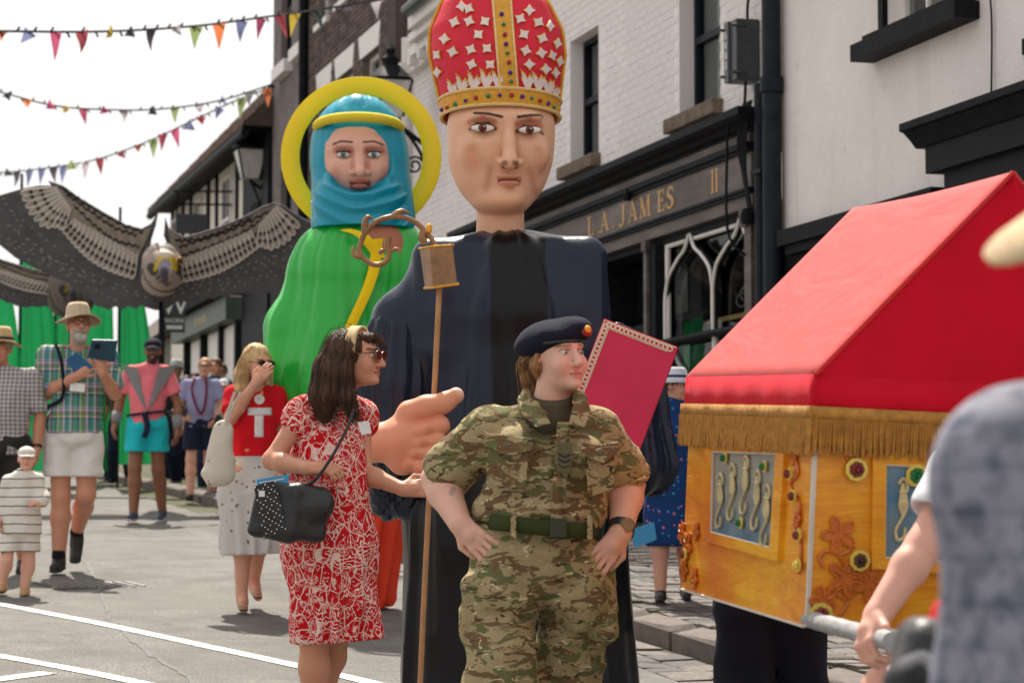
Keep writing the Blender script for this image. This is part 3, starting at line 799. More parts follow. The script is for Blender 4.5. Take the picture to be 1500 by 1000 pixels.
# == grey roughcast house
gb = Bd('roughcast_house', 'tall grey roughcast house end standing against the white sky', 'building', 36.4)
gh = [(37.95, 38.85, 8.7, 10.6), (36.75, 37.35, 8.75, 10.6), (37.9, 38.8, 5.5, 7.0)]
m = MB(); wall_boxes(m, 36.42, 39.55, 1.0, 12.0, gh, FX + .005, FX + 4); gb.part('wall', m, mat('grey roughcast', L(122, 112, 112), .95, .25, 3, .9, 26, .03))
for h in gh:
    wo = sash(gb, *h, rec=.1, fm=M_NAVYP, curtain=False)
    m = MB(); m.box((FX - .14, h[0] - .12, h[2] - .2), (FX + .1, h[1] + .12, h[2] - .001)); m.build('sill', M_WOODW, wo)
m = MB(); m.tube([(FX - .07, 36.55, 1.5), (FX - .07, 36.55, 12)], .075, 10); gb.part('downpipe', m, M_BLACKP, sm=.6)
m = MB(); m.box((FX - .03, 36.45, 1.0), (FX + .004, 39.5, 5.3)); gb.part('shop_panel', m, M_BLACKP)
# ================================================================== far end of the street
M_TILE = mat('old clay tile', L(112, 84, 70), .9, .35, 9, .4, 40)
M_TILE2 = mat('dark clay tile', L(78, 64, 58), .9, .35, 9, .4, 40)
M_CREAM = mat('cream plaster', L(226, 219, 208), .85, .06, 2)
hb = Bd('timbered_house', 'white and black timber framed house with tiled eaves beyond the falcon wing', 'building', 39.6)
m = MB(); m.box((FX + .02, 39.6, 1.5), (FX + 5, 51.5, 7.85)); hb.part('wall', m, M_CREAM)
m = MB(); m.box((FX - .06, 39.62, 1.5), (FX + .02, 42.1, 7.8)); hb.part('dark_front', m, M_BLACKP)
for y in (42.15, 43.0, 45.3, 46.3, 48.6, 49.7, 51.3): hb.part('timber_post', MB().box((FX - .03, y, 5.5), (FX + .019, y + .14, 7.84)), M_BLACKP)
for y in (43.6, 47.2, 50.2):
    wo = sash(hb, y, y + .95, 6.0, 7.6, rec=-.05, fm=M_WOODW, curtain=False, bars=1)
    for ch in list(wo.children):
        if ch.name.startswith('dark_room'): bpy.data.objects.remove(ch)
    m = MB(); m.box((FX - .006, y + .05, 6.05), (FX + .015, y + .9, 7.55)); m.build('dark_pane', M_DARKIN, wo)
m = MB(); m.tube([(FX - .45, 39.6, 7.75), (FX - .45, 51.6, 7.75)], .08, 8); m.box((FX - .5, 39.6, 7.82), (FX + .4, 51.6, 7.86)); hb.part('eaves_gutter', m, M_BLACKP)
rf = MB(); pit = math.tan(math.radians(47))
for i in range(16):
    x0 = FX - .5 + .22 * i
    for j in range(66):
        y = 39.5 + .184 * j + (.09 if i % 2 else 0); rf.mi = rnd.choice((0, 0, 1))
        z0 = 7.87 + (x0 - FX + .5) * pit; dz = .22 * pit; e = rnd.uniform(0, .012)
        rf.add([(x0, y, z0 + .035 + e), (x0, y + .178, z0 + .035 + e), (x0 + .24, y + .178, z0 + dz + .03), (x0 + .24, y, z0 + dz + .03), (x0, y, z0 + e), (x0, y + .178, z0 + e)], [(0, 3, 2, 1), (4, 0, 1, 5)])
ro = hb.part('roof', MB().poly([(FX - .5, 39.5, 7.865), (FX + 3.05, 39.5, 7.865 + 3.55 * pit), (FX + 6.6, 39.5, 7.865)], (0, 12.1, 0)), M_TILE2)
tag(rf.build('roof_tiles', [M_TILE, M_TILE2], ro), kind='stuff')
for y, zz in ((43.5, 11.9), (47.6, 11.6)):
    m = MB(); m.box((FX + 2.0, y, 8.5), (FX + 2.7, y + 1.3, zz)); m.box((FX + 1.95, y - .05, zz), (FX + 2.75, y + 1.35, zz + .12)); hb.part('chimney', m, mat('grey chimney', L(92, 88, 88), .9))
# shop below: green fascia, pent tiles, white panelled front
m = MB(); m.box((FX - .3, 42.4, 4.85), (FX + .01, 49.2, 5.25)); hb.part('fascia', m, mat('bottle green fascia', L(56, 70, 62), .5))
M_DGOLD = mat('dull gold letters', L(150, 136, 88), .5)
for k in range(7): hb.part('fascia_letter', MB().box((FX - .306, 44.6 + .22 * k, 4.97), (FX - .3005, 44.74 + .22 * k, 5.12)), M_DGOLD)
m = MB()
for k in range(24): m.box((FX - .5, 42.4 + .28 * k, 5.27 + .0), (FX + .01, 42.56 + .28 * k, 5.5))
m.box((FX - .42, 42.4, 5.5), (FX + .01, 49.2, 5.62)); hb.part('pent_roof', m, M_BLACKP)
m = MB(); m.box((FX - .28, 42.4, 5.255), (FX + .01, 49.2, 5.268)); hb.part('pent_soffit', m, M_CREAM)
for y in (42.4, 44.2, 46.4, 48.6): hb.part('shop_column', MB().box((FX - .12, y, 1.9), (FX + .01, y + .18, 4.849)), M_BLACKP)
for y in (42.62, 44.42, 46.62):
    for k in range(5):
        m = MB(); m.box((FX - .03, y + .34 * k, 2.2), (FX + .018, y + .34 * k + .3, 4.8)); hb.part('panel', m, M_WOODW)
m = MB()
for z in (3.0, 3.9):
    for k in range(8): m.lathe([(.001, 0), (.02, .01), (.001, .02)], (FX - .05, 44.5 + .2 * k, z), 6)
hb.part('panel_studs', m, M_BLACKP)
fb = Bd('end_house', 'small dark house front at the far end of the street', 'building', 52.0)
m = MB(); m.box((FX + .1, 51.6, 1.5), (FX + 5, 60, 5.2)); fb.part('wall', m, mat('dull plaster', L(120, 116, 108), .9))
m = MB(); m.poly([(FX - .3, 51.6, 5.2), (FX + 2.5, 51.6, 7.6), (FX + 5.3, 51.6, 5.2)], (0, 8.4, 0)); fb.part('roof', m, M_TILE2)
m = MB(); m.box((FX + .0, 52.5, 2.0), (FX + .09, 54, 4.6)); fb.part('door', m, M_BLACKP)

# ---- lanterns on iron brackets
def lantern(pos, sc, label, bracket):
    t = thing('wall_lantern', label, 'lantern', pos)
    def fr(z0, r0, z1, r1, mm): mm.add([(r0 * a, r0 * b, z0) for a, b in ((-1, -1), (1, -1), (1, 1), (-1, 1))] + [(r1 * a, r1 * b, z1) for a, b in ((-1, -1), (1, -1), (1, 1), (-1, 1))], [(3, 2, 1, 0), (4, 5, 6, 7)] + [(i, (i + 1) % 4, 4 + (i + 1) % 4, 4 + i) for i in range(4)])
    m = MB(); fr(0, .13 * sc, .45 * sc, .23 * sc, m); m.build('glass', mat('milky lamp glass', L(196, 192, 186), .3, spec=.4), t)
    m = MB()
    for a, b in ((-1, -1), (1, -1), (1, 1), (-1, 1)): m.tube([(a * .132 * sc, b * .132 * sc, -.01), (a * .234 * sc, b * .234 * sc, .46 * sc)], .016 * sc, 6)
    m.build('frame', M_BLACKP, t)
    m = MB(); m.lathe([(.3 * sc, 0), (.31 * sc, .03 * sc), (.14 * sc, .2 * sc), (.1 * sc, .22 * sc), (.12 * sc, .3 * sc), (.05 * sc, .36 * sc), (.07 * sc, .42 * sc), (.01, .5 * sc)], (0, 0, .46 * sc), 8); m.build('cap', M_BLACKP, t, sm=.7)
    m = MB(); m.tube(bracket, .03, 8); m.tube(crom([bracket[0], (bracket[0][0] * .5 + bracket[-1][0] * .5, 0, bracket[0][2] - .25), (bracket[-1][0], 0, bracket[-1][2] - .45)], 6), .022, 6)
    sp = [(bracket[-1][0] * .55 + .12 * math.cos(a) * (1 - a / 14), 0, bracket[-1][2] - .28 + .12 * math.sin(a) * (1 - a / 14)) for a in [i * .5 for i in range(22)]]
    m.tube(sp, .016, 6); m.build('bracket', M_BLACKP, t, sm=.8)
    return t
p = P(366, 262, 41); lantern(p, 1.05, 'pale glazed street lantern on a bracket in front of the timbered house', [(0, 0, -.02), (.3, 0, -.25), (FX - p.x, 0, -.25)])
p = P(572, 172, 29.5); lantern(p, .95, 'dark capped street lantern seen through the yellow halo ring', [(0, 0, -.02), (.4, 0, -.3), (FX - p.x, 0, -.3)])
# ---- hanging signs
def hang_sign(px, py, d, w_, h_, label, txt=None):
    p = P(px, py, d); t = thing('hanging_sign', label, 'sign', p)
    t.rotation_euler = (0, 0, CAMYAW * .6)
    m = MB(); m.box((-w_ / 2, -.02, -h_ / 2), (w_ / 2, .02, h_ / 2)); m.build('board', mat('slate sign board', (0.03, 0.031, 0.036), .5), t)
    m = MB(); m.tube([(-w_ / 2 - .05, 0, h_ / 2 + .18), (max(FX - p.x, w_), 0, h_ / 2 + .18)], .02, 6); m.tube([(-w_ / 2 - .05, 0, h_ / 2 + .42), (max(FX - p.x, w_), 0, h_ / 2 + .42)], .02, 6)
    for s in (-1, 1): m.tube([(s * w_ * .46, 0, h_ / 2), (s * w_ * .46, 0, h_ / 2 + .42)], .015, 6)
    m.build('bracket', M_BLACKP, t)
    if txt:
        for s, sz, z in txt: link('lettering', text_mesh(s, sz, extrude=.002), mat('white sign print', (.8, .8, .78), .5), t, (0, -.0225, z), (PI / 2, 0, 0))
    return t
hang_sign(281, 328, 44, .58, .36, 'blank slate hanging sign on an iron bracket above the falcon wing')
ws = hang_sign(256, 458, 38, .32, .62, 'dark hanging sign with a large white W below the falcon', [('W', .4, .1), ('WORK', .1, -.13)])
for k in range(5): m = MB(); m.box((-.12 + .05 * k, -.0235, -.26), (-.082 + .05 * k, -.0205, -.2)); m.build('lettering', mat('white sign print', (.8, .8, .78), .5), ws)
m = MB(); m.tube([(-.17, 0, .4), (-.17, 0, -2.0)], .02, 6); m.build('post', M_BLACKP, ws)

# ---- bunting
def m_pen(i, c):
    n = NT('pennant cotton'); n.base(n.ramp(n.noise(6, 3), [(.3, tuple(x * .85 for x in c)), (.7, c)])); n.p(rough=.8, spec=.1)
    tl = n.n('BsdfTranslucent', {'Color': tuple(c) + (1,)}); ad = n.n('MixShader', {'Fac': .5}); n.t.links.new(n.b.outputs[0], ad.inputs[1]); n.t.links.new(tl.outputs[0], ad.inputs[2])
    n.t.links.new(ad.outputs[0], n.t.nodes['Material Output'].inputs['Surface']); return n.m
PEN = [m_pen(i, L(*c)) for i, c in enumerate(((88, 82, 92), (190, 180, 186), (136, 152, 100), (206, 120, 78), (122, 128, 166), (184, 88, 120), (176, 84, 94), (200, 174, 76), (72, 80, 78)))]
M_CORD = mat('dark cord', (.02, .02, .022), .7)
def pennant_mesh(i, r):
    m = MB(); wd, h = 1.0, 1.0; g = []
    tw = r.uniform(-.5, .5); cu = r.uniform(-.3, .3)
    for k in range(6):
        t = k / 5; hw = .5 * (1 - t) + .02
        g.append([(x * math.cos(tw * t) + cu * t * t * .5, -math.sin(tw * t) * x + .12 * math.sin(4 * t + i), -t) for x in (-hw, 0, hw)])
    m.sheet(g); return m
def bunting(pts, label, w_, h_, step, cols=None, seed=1, lift=.2):
    r = random.Random(seed)
    t = thing('bunting', label, 'bunting', pts[0], 0, 'strings of pennants across the street')
    loc = crom([Vector(p) - Vector(pts[0]) for p in pts], 10)
    m = MB(); m.tube(loc, .014, 5)
    for p in loc[::2]: m.tube([p, p + Vector((.03, 0, .05 if r.random() > .5 else -.06))], .012, 4)
    m.build('cord', M_CORD, t)
    acc = 0; k = 0
    for a, b in zip(loc[:-1], loc[1:]):
        ln = (b - a).length
        while acc < ln:
            p = a.lerp(b, acc / ln); mm = pennant_mesh(k, r)
            c = cols[k % len(cols)] if cols else r.randrange(len(PEN))
            o = mm.build('pennant', PEN[c], t, sm=0, loc=p)
            fl = r.random() < lift
            o.scale = (w_ * r.uniform(.8, 1.1), w_, h_ * (r.uniform(.3, .6) if fl else r.uniform(.85, 1.1)))
            o.rotation_euler = (r.uniform(-.3, .3), r.uniform(-1.3, 1.3) if fl else r.uniform(-.25, .25), CAMYAW + r.uniform(-.5, .5))
            acc += step * r.uniform(.9, 1.1); k += 1
        acc -= ln
    return t
bunting([P(-120, 44, 24), P(0, 46, 25), P(120, 47, 26), P(210, 44, 27), P(300, 37, 28), P(390, 25, 29), P(470, 14, 30), P(580, -4, 30.5)], 'nearest bunting string with big pennants along the top of the sky', .145, .28, .42, [0, 1, 2, 3, 4, 5, 6, 7, 8], 4, .15)
bunting([P(-60, 118, 36), P(0, 135, 37), P(80, 155, 38), P(160, 161, 39), P(235, 160, 39.5), P(320, 148, 39.6), P(398, 124, 39.7)], 'middle bunting string sagging gently across the sky', .17, .25, .42, None, 9, .6)
bunting([P(-60, 254, 50), P(0, 253, 48), P(70, 246, 46), P(140, 234, 44), P(210, 210, 43), P(280, 178, 41), P(340, 150, 40), P(392, 130, 39.6)], 'lowest bunting string rising steeply from the falcon wing to the house', .19, .34, .56, None, 12, .5)

# ---- green flags
def m_flag():
    n = NT('green flag silk'); n.base(n.ramp(n.noise(3, 4), [(.3, L(6, 122, 60)), (.7, L(20, 160, 84))])); n.p(rough=.55, sheen=.2)
    tl = n.n('BsdfTranslucent', {'Color': (0.015, 0.28, 0.09, 1)}); ad = n.n('MixShader', {'Fac': .45})
    n.t.links.new(n.b.outputs[0], ad.inputs[1]); n.t.links.new(tl.outputs[0], ad.inputs[2])
    n.t.links.new(ad.outputs[0], n.t.nodes['Material Output'].inputs['Surface']); return n.m
M_FLAG = m_flag()
def flag(px0, px1, pt, pb, d, label, seed, taper=0.25):
    r = random.Random(seed); s = F / d; wd = (px1 - px0) / s; h = (pb - pt) / s
    p = P(px0, pb, d); t = thing('green_flag', label, 'flag', (p.x, p.y, gz(p.y)), CAMYAW, 'tall green procession flags')
    zb = p.z - gz(p.y); g = []
    for i in range(25):
        v = i / 24; row = []
        for j in range(19):
            u = j / 18; hw = wd * min(1, (taper + (1 - taper) * v ** .7))
            f = .06 * math.sin(u * 13 + r.random() * .15 + v * 2) + .03 * math.sin(u * 31 + v * 5)
            row.append((u * hw, f * (.4 + .6 * v) - .02, zb + h * (1 - v) - .5 * wd * (1 - v) ** 3 * u))
        g.append(row)
    m = MB(); m.sheet(g); m.build('cloth', M_FLAG, t, sm=0)
    m = MB(); m.tube([(0, 0, 0), (0, 0, zb + h + .1)], .02, 8); m.build('pole', M_BLACKP, t)
flag(-70, 44, 330, 690, 33, 'green flag at the picture edge behind the straw hatted man', 1, .6)
flag(26, 108, 262, 690, 34, 'green flag directly behind the hat of the tablet reader', 2, .06)
flag(78, 158, 340, 690, 35, 'green flag between the hat and the grey falcon', 3, .7)
flag(122, 168, 360, 680, 36.5, 'narrow green flag just right of the reader\'s hat', 4, .8)
flag(172, 242, 312, 680, 34, 'green flag hanging under the falcon beak', 5, .12)
# ================================================================== giant procession puppets
class Loc:
    def __init__(s, px, d, rz=CAMYAW, base=None):
        s.d = d; s.b = Vector(base) if base is not None else at(px, d); s.rz = rz
        s.R = Matrix.Rotation(-rz, 3, 'Z'); s.k = F / d
    def l(s, px, py, dy=0.0): return s.R @ (P(px, py, s.d + dy) - s.b)
    def t(s, name, label, cat, group=None): return thing(name, label, cat, s.b, s.rz, group)
def lerp3(a, b, t): return tuple(x + (y - x) * t for x, y in zip(a, b))
def m_skin(name='painted skin', rough=.45, sss=0.0, bump=.08, bs=120):
    n = NT(name); c = n.attr('Col'); n.base(n.mix(n.ramp(n.noise(22, 5, .7), [(.35, 0.), (.75, .3)]), n.mix(n.ramp(n.noise(90, 3, .6), [(.5, 0.), (.7, .25)]), c, n.mix(1.0, c, (.86, .72, .66), 'MULTIPLY')), n.mix(1.0, c, (1.0, .78, .72), 'MULTIPLY')))
    n.p(rough=rough, sss=sss, spec=.4); n.b.inputs['Subsurface Radius'].default_value = (.012, .004, .002)
    n.bump(n.noise(bs, 3), bump, .003); return n.m
M_PSKIN = m_skin('painted papier mache skin', .5, 0, .15, 25)
def m_satin(name, rough=.36, bump=.3, fs=7, spec=.35):
    n = NT(name); n.base(n.attr('Col')); n.p(rough=rough, spec=spec)
    n.bump(n.math('ADD', n.noise(fs, 4, .5, vec=n.mapv((1, 1, .35)), dist=.8), n.math('MULTIPLY', n.noise(60, 3), .05)), bump, .03); return n.m
def sm01(x, a, b): t = np.clip((x - a) / (b - a), 0, 1); return t * t * (3 - 2 * t)
def blend(c, col, w): return c * (1 - w[:, None]) + np.array(col)[None] * w[:, None]
def segd(p, a, b, axes=(0, 2)):
    a = V3([a[i] for i in axes]); b = V3([b[i] for i in axes]); q = p[:, list(axes)] - a; ba = b - a
    t = np.clip(q @ ba / max(ba @ ba, 1e-9), 0, 1); return np.sqrt(((q - t[:, None] * ba) ** 2).sum(1))

# ---------------------------------------------------------------- bishop
Bp = Loc(735, 10.8); l = Bp.l
bishop = Bp.t('bishop_puppet', 'giant bishop puppet with red jewelled mitre and navy black robe', 'puppet')
SK = np.array(L(230, 180, 148))
hd = SDF()
def e_(c, px, pz_, py_, rot=None, k=.03, sub=False): hd.ell(c, (px / Bp.k, py_, pz_ / Bp.k), rot, k, sub)
e_(l(734, 190), 79, 80, .225, k=.03)
e_(l(733, 235), 75, 62, .215, k=.06)
e_(l(734, 268, -.02), 58, 44, .17, k=.06)
e_(l(734, 296, -.06), 38, 18, .12, k=.05)
hd.cone(l(733, 300, .02), l(733, 352, .03), .104, .11, k=.015)
e_(l(741, 172, -.19), 52, 8, .04, k=.05)
for sx, ex, ey in ((-1, 707, 188), (1, 776, 191)):
    e_(l(ex, ey + 1, -.225), 22, 13, .035, k=.03, sub=True)
    e_(l(ex + sx * 6, ey + 36, -.16), 20, 20, .05, k=.06)
hd.chain([l(744, 178, -.205), l(745, 210, -.25), l(747, 236, -.285)], [.022, .028, .036], k=.03)
e_(l(733, 238, -.245), 8, 7, .03, k=.02); e_(l(761, 239, -.245), 8, 7, .03, k=.02)
hd.cone(l(724, 243, -.245), l(712, 276, -.215), .016, .016, k=.03, sub=True); hd.cone(l(772, 244, -.245), l(785, 278, -.205), .016, .016, k=.03, sub=True)
for xx in (690, 792): hd.cone(l(xx, 225, -.215), l(xx + (10 if xx < 740 else -6), 275, -.20), .022, .016, k=.05, sub=True)
hd.cone(l(700, 160, -.23), l(735, 150, -.23), .006, .006, k=.02, sub=True)
e_(l(746, 258, -.225), 17, 5, .025, k=.012); e_(l(746, 268, -.22), 15, 5, .025, k=.012)
hd.cone(l(731, 264, -.262), l(761, 264, -.262), .006, .006, k=.01, sub=True)
e_(l(744, 292, -.17), 20, 12, .05, k=.05)
lf = lambda x, y: l(x, y, -.225)
def bcol(p):
    c = np.tile(SK, (len(p), 1))
    for a, b, r0, col, s_ in ((lf(700, 184), lf(716, 184), .045, L(200, 128, 96), .5), (lf(768, 187), lf(786, 187), .045, L(200, 128, 96), .5), (lf(718, 246), lf(712, 275), .03, L(188, 118, 92), .5), (lf(776, 248), lf(784, 275), .03, L(188, 118, 92), .5),
                              (lf(690, 225), lf(696, 235), .06, L(216, 136, 108), .5), (lf(794, 225), lf(792, 240), .05, L(200, 128, 104), .5), (lf(738, 180), lf(736, 228), .02, L(206, 142, 110), .45), (lf(757, 180), lf(759, 230), .02, L(206, 142, 110), .45), (lf(746, 272), lf(746, 276), .03, L(196, 126, 100), .4)):
        d = segd(p, a, b); c = blend(c, col, s_ * (1 - sm01(d, .0, r0)))
    for a, b in ((lf(731, 260), lf(761, 260)), (lf(733, 267), lf(759, 267))):
        c = blend(c, L(212, 136, 114), .8 * (1 - sm01(segd(p, a, b), .008, .016)))
    for a, b in ((lf(731, 264), lf(761, 264)),): c = blend(c, L(112, 60, 48), (1 - sm01(segd(p, a, b), .003, .009)))
    for pts in ((lf(695, 165), lf(715, 167), lf(735, 172)), (lf(759, 172), lf(776, 169), lf(794, 167))):
        for a, b in zip(pts[:-1], pts[1:]): c = blend(c, L(62, 40, 32), 1 - sm01(segd(p, a, b), .004, .009))
    for ex, ey in ((707, 186), (776, 190)):
        for a, b in ((lf(ex - 19, ey + 2), lf(ex - 8, ey - 6)), (lf(ex - 8, ey - 6), lf(ex + 8, ey - 6)), (lf(ex + 8, ey - 6), lf(ex + 19, ey + 2))): c = blend(c, L(90, 56, 46), .8 * (1 - sm01(segd(p, a, b), .004, .011)))
        for a, b in ((lf(ex - 20, ey - 8), lf(ex, ey - 15)), (lf(ex, ey - 15), lf(ex + 18, ey - 8))): c = blend(c, L(190, 96, 76), .5 * (1 - sm01(segd(p, a, b), .004, .016)))
    back = sm01(p[:, 1], .02, .05); c = blend(c, L(74, 54, 52), back)
    for px in (738, 754): c = blend(c, L(120, 70, 54), .8 * (1 - sm01(segd(p, lf(px, 243), lf(px + 2, 243)), .006, .016)))
    return c
hd.build('head', M_PSKIN, bishop, .0045, bcol)
def puppet_eye(parent, c, rx, rz, iris, ic, tilt=0.0, dy=0.0):
    iris = c
    s = SDF().ell(c, (rx, rz * 1.1, rz), (0, tilt, 0))
    ii = V3(iris)
    def col(p):
        q = np.tile(np.array((.78, .76, .73)), (len(p), 1)); d = np.sqrt(((p[:, [0, 2]] - ii[[0, 2]]) ** 2).sum(1))
        q = blend(q, ic, 1 - sm01(d, rz * 1.0, rz * 1.15)); q = blend(q, (.006, .005, .005), 1 - sm01(d, rz * .34, rz * .45))
        q = blend(q, (.9, .9, .9), 1 - sm01(np.sqrt(((p[:, [0, 2]] - ii[[0, 2]] - np.array((rz * .3, rz * .35))) ** 2).sum(1)), rz * .1, rz * .2))
        e = ((p[:, 0] - c[0]) / rx) ** 2 + ((p[:, 2] - c[2]) / rz) ** 2
        q = blend(q, (.03, .02, .018), sm01(e, .80, .95)); return q
    return s.build('eye', m_skin('glossy painted eye', .2, 0, 0), parent, rz / 7, col)
puppet_eye(bishop, l(707, 188, -.212), .054, .0175, l(707, 187), L(104, 48, 36))
puppet_eye(bishop, l(776, 191, -.212), .052, .0175, l(775, 190), L(104, 48, 36))
# mitre
mc = l(731, 150).x * .5 + l(731, 150).x * .5; mcy = -.05
_mz = [l(735, py).z for py in (174, 150, 113, 76, 40, 0, -30, -62)]
_mw = [x / Bp.k for x in (84, 86, 92, 98.5, 96, 78, 48, 3)]; _md = [.285, .29, .295, .27, .22, .16, .10, .02]
def mw_(z): return float(np.interp(z, _mz, _mw)), float(np.interp(z, _mz, _md))
def mcx(z): return l(732, 150).x + (z - _mz[1]) * -.02 / .4
def msurf(x, z, out=0.0):
    w_, d_ = mw_(z); q = max(-1, min(1, (x - mcx(z)) / w_)); c = math.sqrt(max(0, 1 - q * q))
    return Vector((x + out * q, mcy - (d_ + out) * c, z + .014 * c))
def mpx(px, py, out=0.004):
    z = l(px, py, -.2).z; x = l(px, py, -.2).x
    for _ in range(4):
        s = msurf(x, z); q = l(px, py, s.y); x, z = q.x, q.z - .014 * math.sqrt(max(0, 1 - min(1, ((x - mcx(z)) / mw_(z)[0]) ** 2)))
    return msurf(x, z, out)
m = MB(); g = []
for i in range(41):
    z = _mz[0] + .04 + (_mz[-1] - _mz[0] - .04) * i / 40; w_, d_ = mw_(z); row = []
    for j in range(65):
        a = 2 * PI * j / 64; c = math.cos(a)
        row.append((mcx(z) + w_ * math.sin(a), mcy - d_ * c, z + .014 * c))
    g.append(row)
m.sheet(g)
mitre = m.build('mitre', mat('crimson felt', L(216, 18, 50), .65, .1, 4, .25, 60), bishop, sm=0)
M_GOLD = mat('gold braid', L(222, 160, 46), .5, .2, 30, .4, 120, metal=.1); M_GOLD2 = mat('pale gold cord', L(232, 196, 128), .5, .15, 60, .5, 200)
m = MB(); g = []
for i, (dz, out) in enumerate(((-.004, .0), (0, .008), (.03, .012), (.062, .012), (.066, .002))):
    row = []
    for j in range(65):
        a = 2 * PI * j / 64; c = math.cos(a); z = _mz[0] + .015 + dz * 1.05; w_, d_ = mw_(z)
        row.append((mcx(z) + (w_ + out) * math.sin(a), mcy - (d_ + out) * c, z + .014 * c))
    g.append(row)
m.sheet(g); m.build('band', M_GOLD, mitre, sm=.6)
for zz in (_mz[0] + .012, _mz[0] + .083):
    m = MB(); w_, d_ = mw_(zz); m.tube([(mcx(zz) + (w_ + .012) * math.sin(a), mcy - (d_ + .012) * math.cos(a), zz + .014 * math.cos(a)) for a in [2 * PI * j / 48 for j in range(48)]], .008, 6, close=True); m.build('cord', M_GOLD2, mitre, sm=.8)
m = MB()
side = [(_mz[0] + .08 + (_mz[-1] - _mz[0] - .08) * i / 30) for i in range(31)]
m.tube([(mcx(z) - mw_(z)[0] - .004, mcy - .02, z) for z in side] + [(mcx(z) + mw_(z)[0] + .004, mcy - .02, z) for z in side[::-1]], .011, 6); m.build('edge_cord', M_GOLD, mitre, sm=.8)
def patch(poly_px, matl, name, out=.003, thick=.005, parent=None):
    p0 = [mpx(x, y, out) for x, y in poly_px]; p1 = [mpx(x, y, out + thick) for x, y in poly_px]; n = len(p0)
    mm = MB(); mm.add(p0 + p1, [tuple(range(n, 2 * n))] + [(i, n + i, n + (i + 1) % n, (i + 1) % n) for i in range(n)])
    return mm.build(name, matl, parent or mitre)
m = MB(); g = []; 
for i in range(20):
    t = i / 19; py = -40 + 168 * t
    xl = 719 + 14 * t + .0; xr = 745 + 13 * t
    g.append([mpx(xl + (xr - xl) * u, py, .006) for u in (0, .33, .66, 1)])
m.sheet(g); m.build('centre_strip', M_GOLD, mitre, sm=0)
for u0 in (0, 1):
    m = MB(); m.tube([mpx((719 + 14 * t) if u0 == 0 else (745 + 13 * t), -40 + 168 * t, .008) for t in [i / 19 for i in range(20)]], .006, 6); m.build('cord', M_GOLD2, mitre, sm=.8)
M_STAR = mat('cream star felt', L(226, 208, 204), .6, .05)
zz6 = lambda x, y: (580 + x / 3.03, y / 3.03)
r6 = random.Random(2)
for (x, y) in ((323, 10), (260, 72), (325, 67), (395, 68), (216, 148), (366, 128), (182, 220), (252, 207), (333, 196), (404, 191), (337, 264), (418, 265), (185, 300), (590, 18), (550, 56), (630, 72), (682, 90), (566, 127), (647, 145), (714, 168), (574, 201), (643, 212), (692, 223), (725, 250), (590, 264), (662, 286), (706, 303), (293, 0)):
    cx_, cy_ = zz6(x, y); rot = r6.uniform(-.5, .5) + (PI / 4 if r6.random() < .5 else 0)
    for s_, mt, o_ in ((9.6, M_GOLD, .002), (8.2, M_STAR, .005)):
        pts = []
        for k in range(8):
            a = rot + k * PI / 4; rr = s_ if k % 2 == 0 else s_ * .56
            fx = .75 if x > 680 or x < 200 else 1
            pts.append((cx_ + rr * math.cos(a) * fx, cy_ + rr * math.sin(a)))
        patch(pts[::-1], mt, 'star' if mt is M_STAR else 'star_edge', o_, .005)
def flame(bx, by, sc, fl):
    sh = [(0, 0), (7, -3), (10, -10), (15, -16), (12, -19), (14, -25), (9, -22), (7, -27), (2, -20), (-3, -29), (-10, -34), (-7, -27), (-8, -18), (-4, -8)]
    return [(bx + fl * a * sc, by + b * sc) for a, b in sh]
for (x, y, s_) in ((662, 130, .8), (676, 127, .95), (693, 124, 1.0), (711, 121, 1.05), (727, 119, .9), (770, 122, 1.0), (786, 124, 1.0), (800, 129, .95), (811, 134, .7)):
    patch(flame(x, y + 3, s_ * .92, 1)[::-1], M_GOLD, 'flame_edge', .002, .004); patch(flame(x, y + 3, s_ * .76, 1)[::-1], M_STAR, 'flame', .0065, .004)
GEM = dict(p=mat('purple gem', (.05, .01, .2), .1), g=mat('green gem', (.0, .2, .09), .1), r=mat('red gem', (.35, .01, .02), .1))
for k, (x, y, c) in enumerate(((468, 36, 'p'), (476, 83, 'g'), (482, 130, 'r'), (487, 173, 'p'), (493, 214, 'g'), (500, 256, 'r'), (505, 303, 'p'), (510, 343, 'g'), (236, 462, 'r'), (270, 446, 'g'), (314, 430, 'p'), (358, 418, 'r'), (411, 409, 'g'), (460, 406, 'p'), (511, 406, 'r'), (556, 411, 'p'), (597, 419, 'g'), (632, 429, 'r'), (667, 442, 'p'), (692, 459, 'g'), (213, 470, 'p'))):
    p = mpx(*zz6(x, y), .014); m = MB(); m.lathe([(.0105, -.004), (.0105, .002), (.007, .007), (.001, .009)], (0, 0, 0), 4 if k % 3 == 1 else 8, Matrix.Rotation(PI / 2, 3, 'X')); m.build('gem', GEM[c], mitre, loc=p)
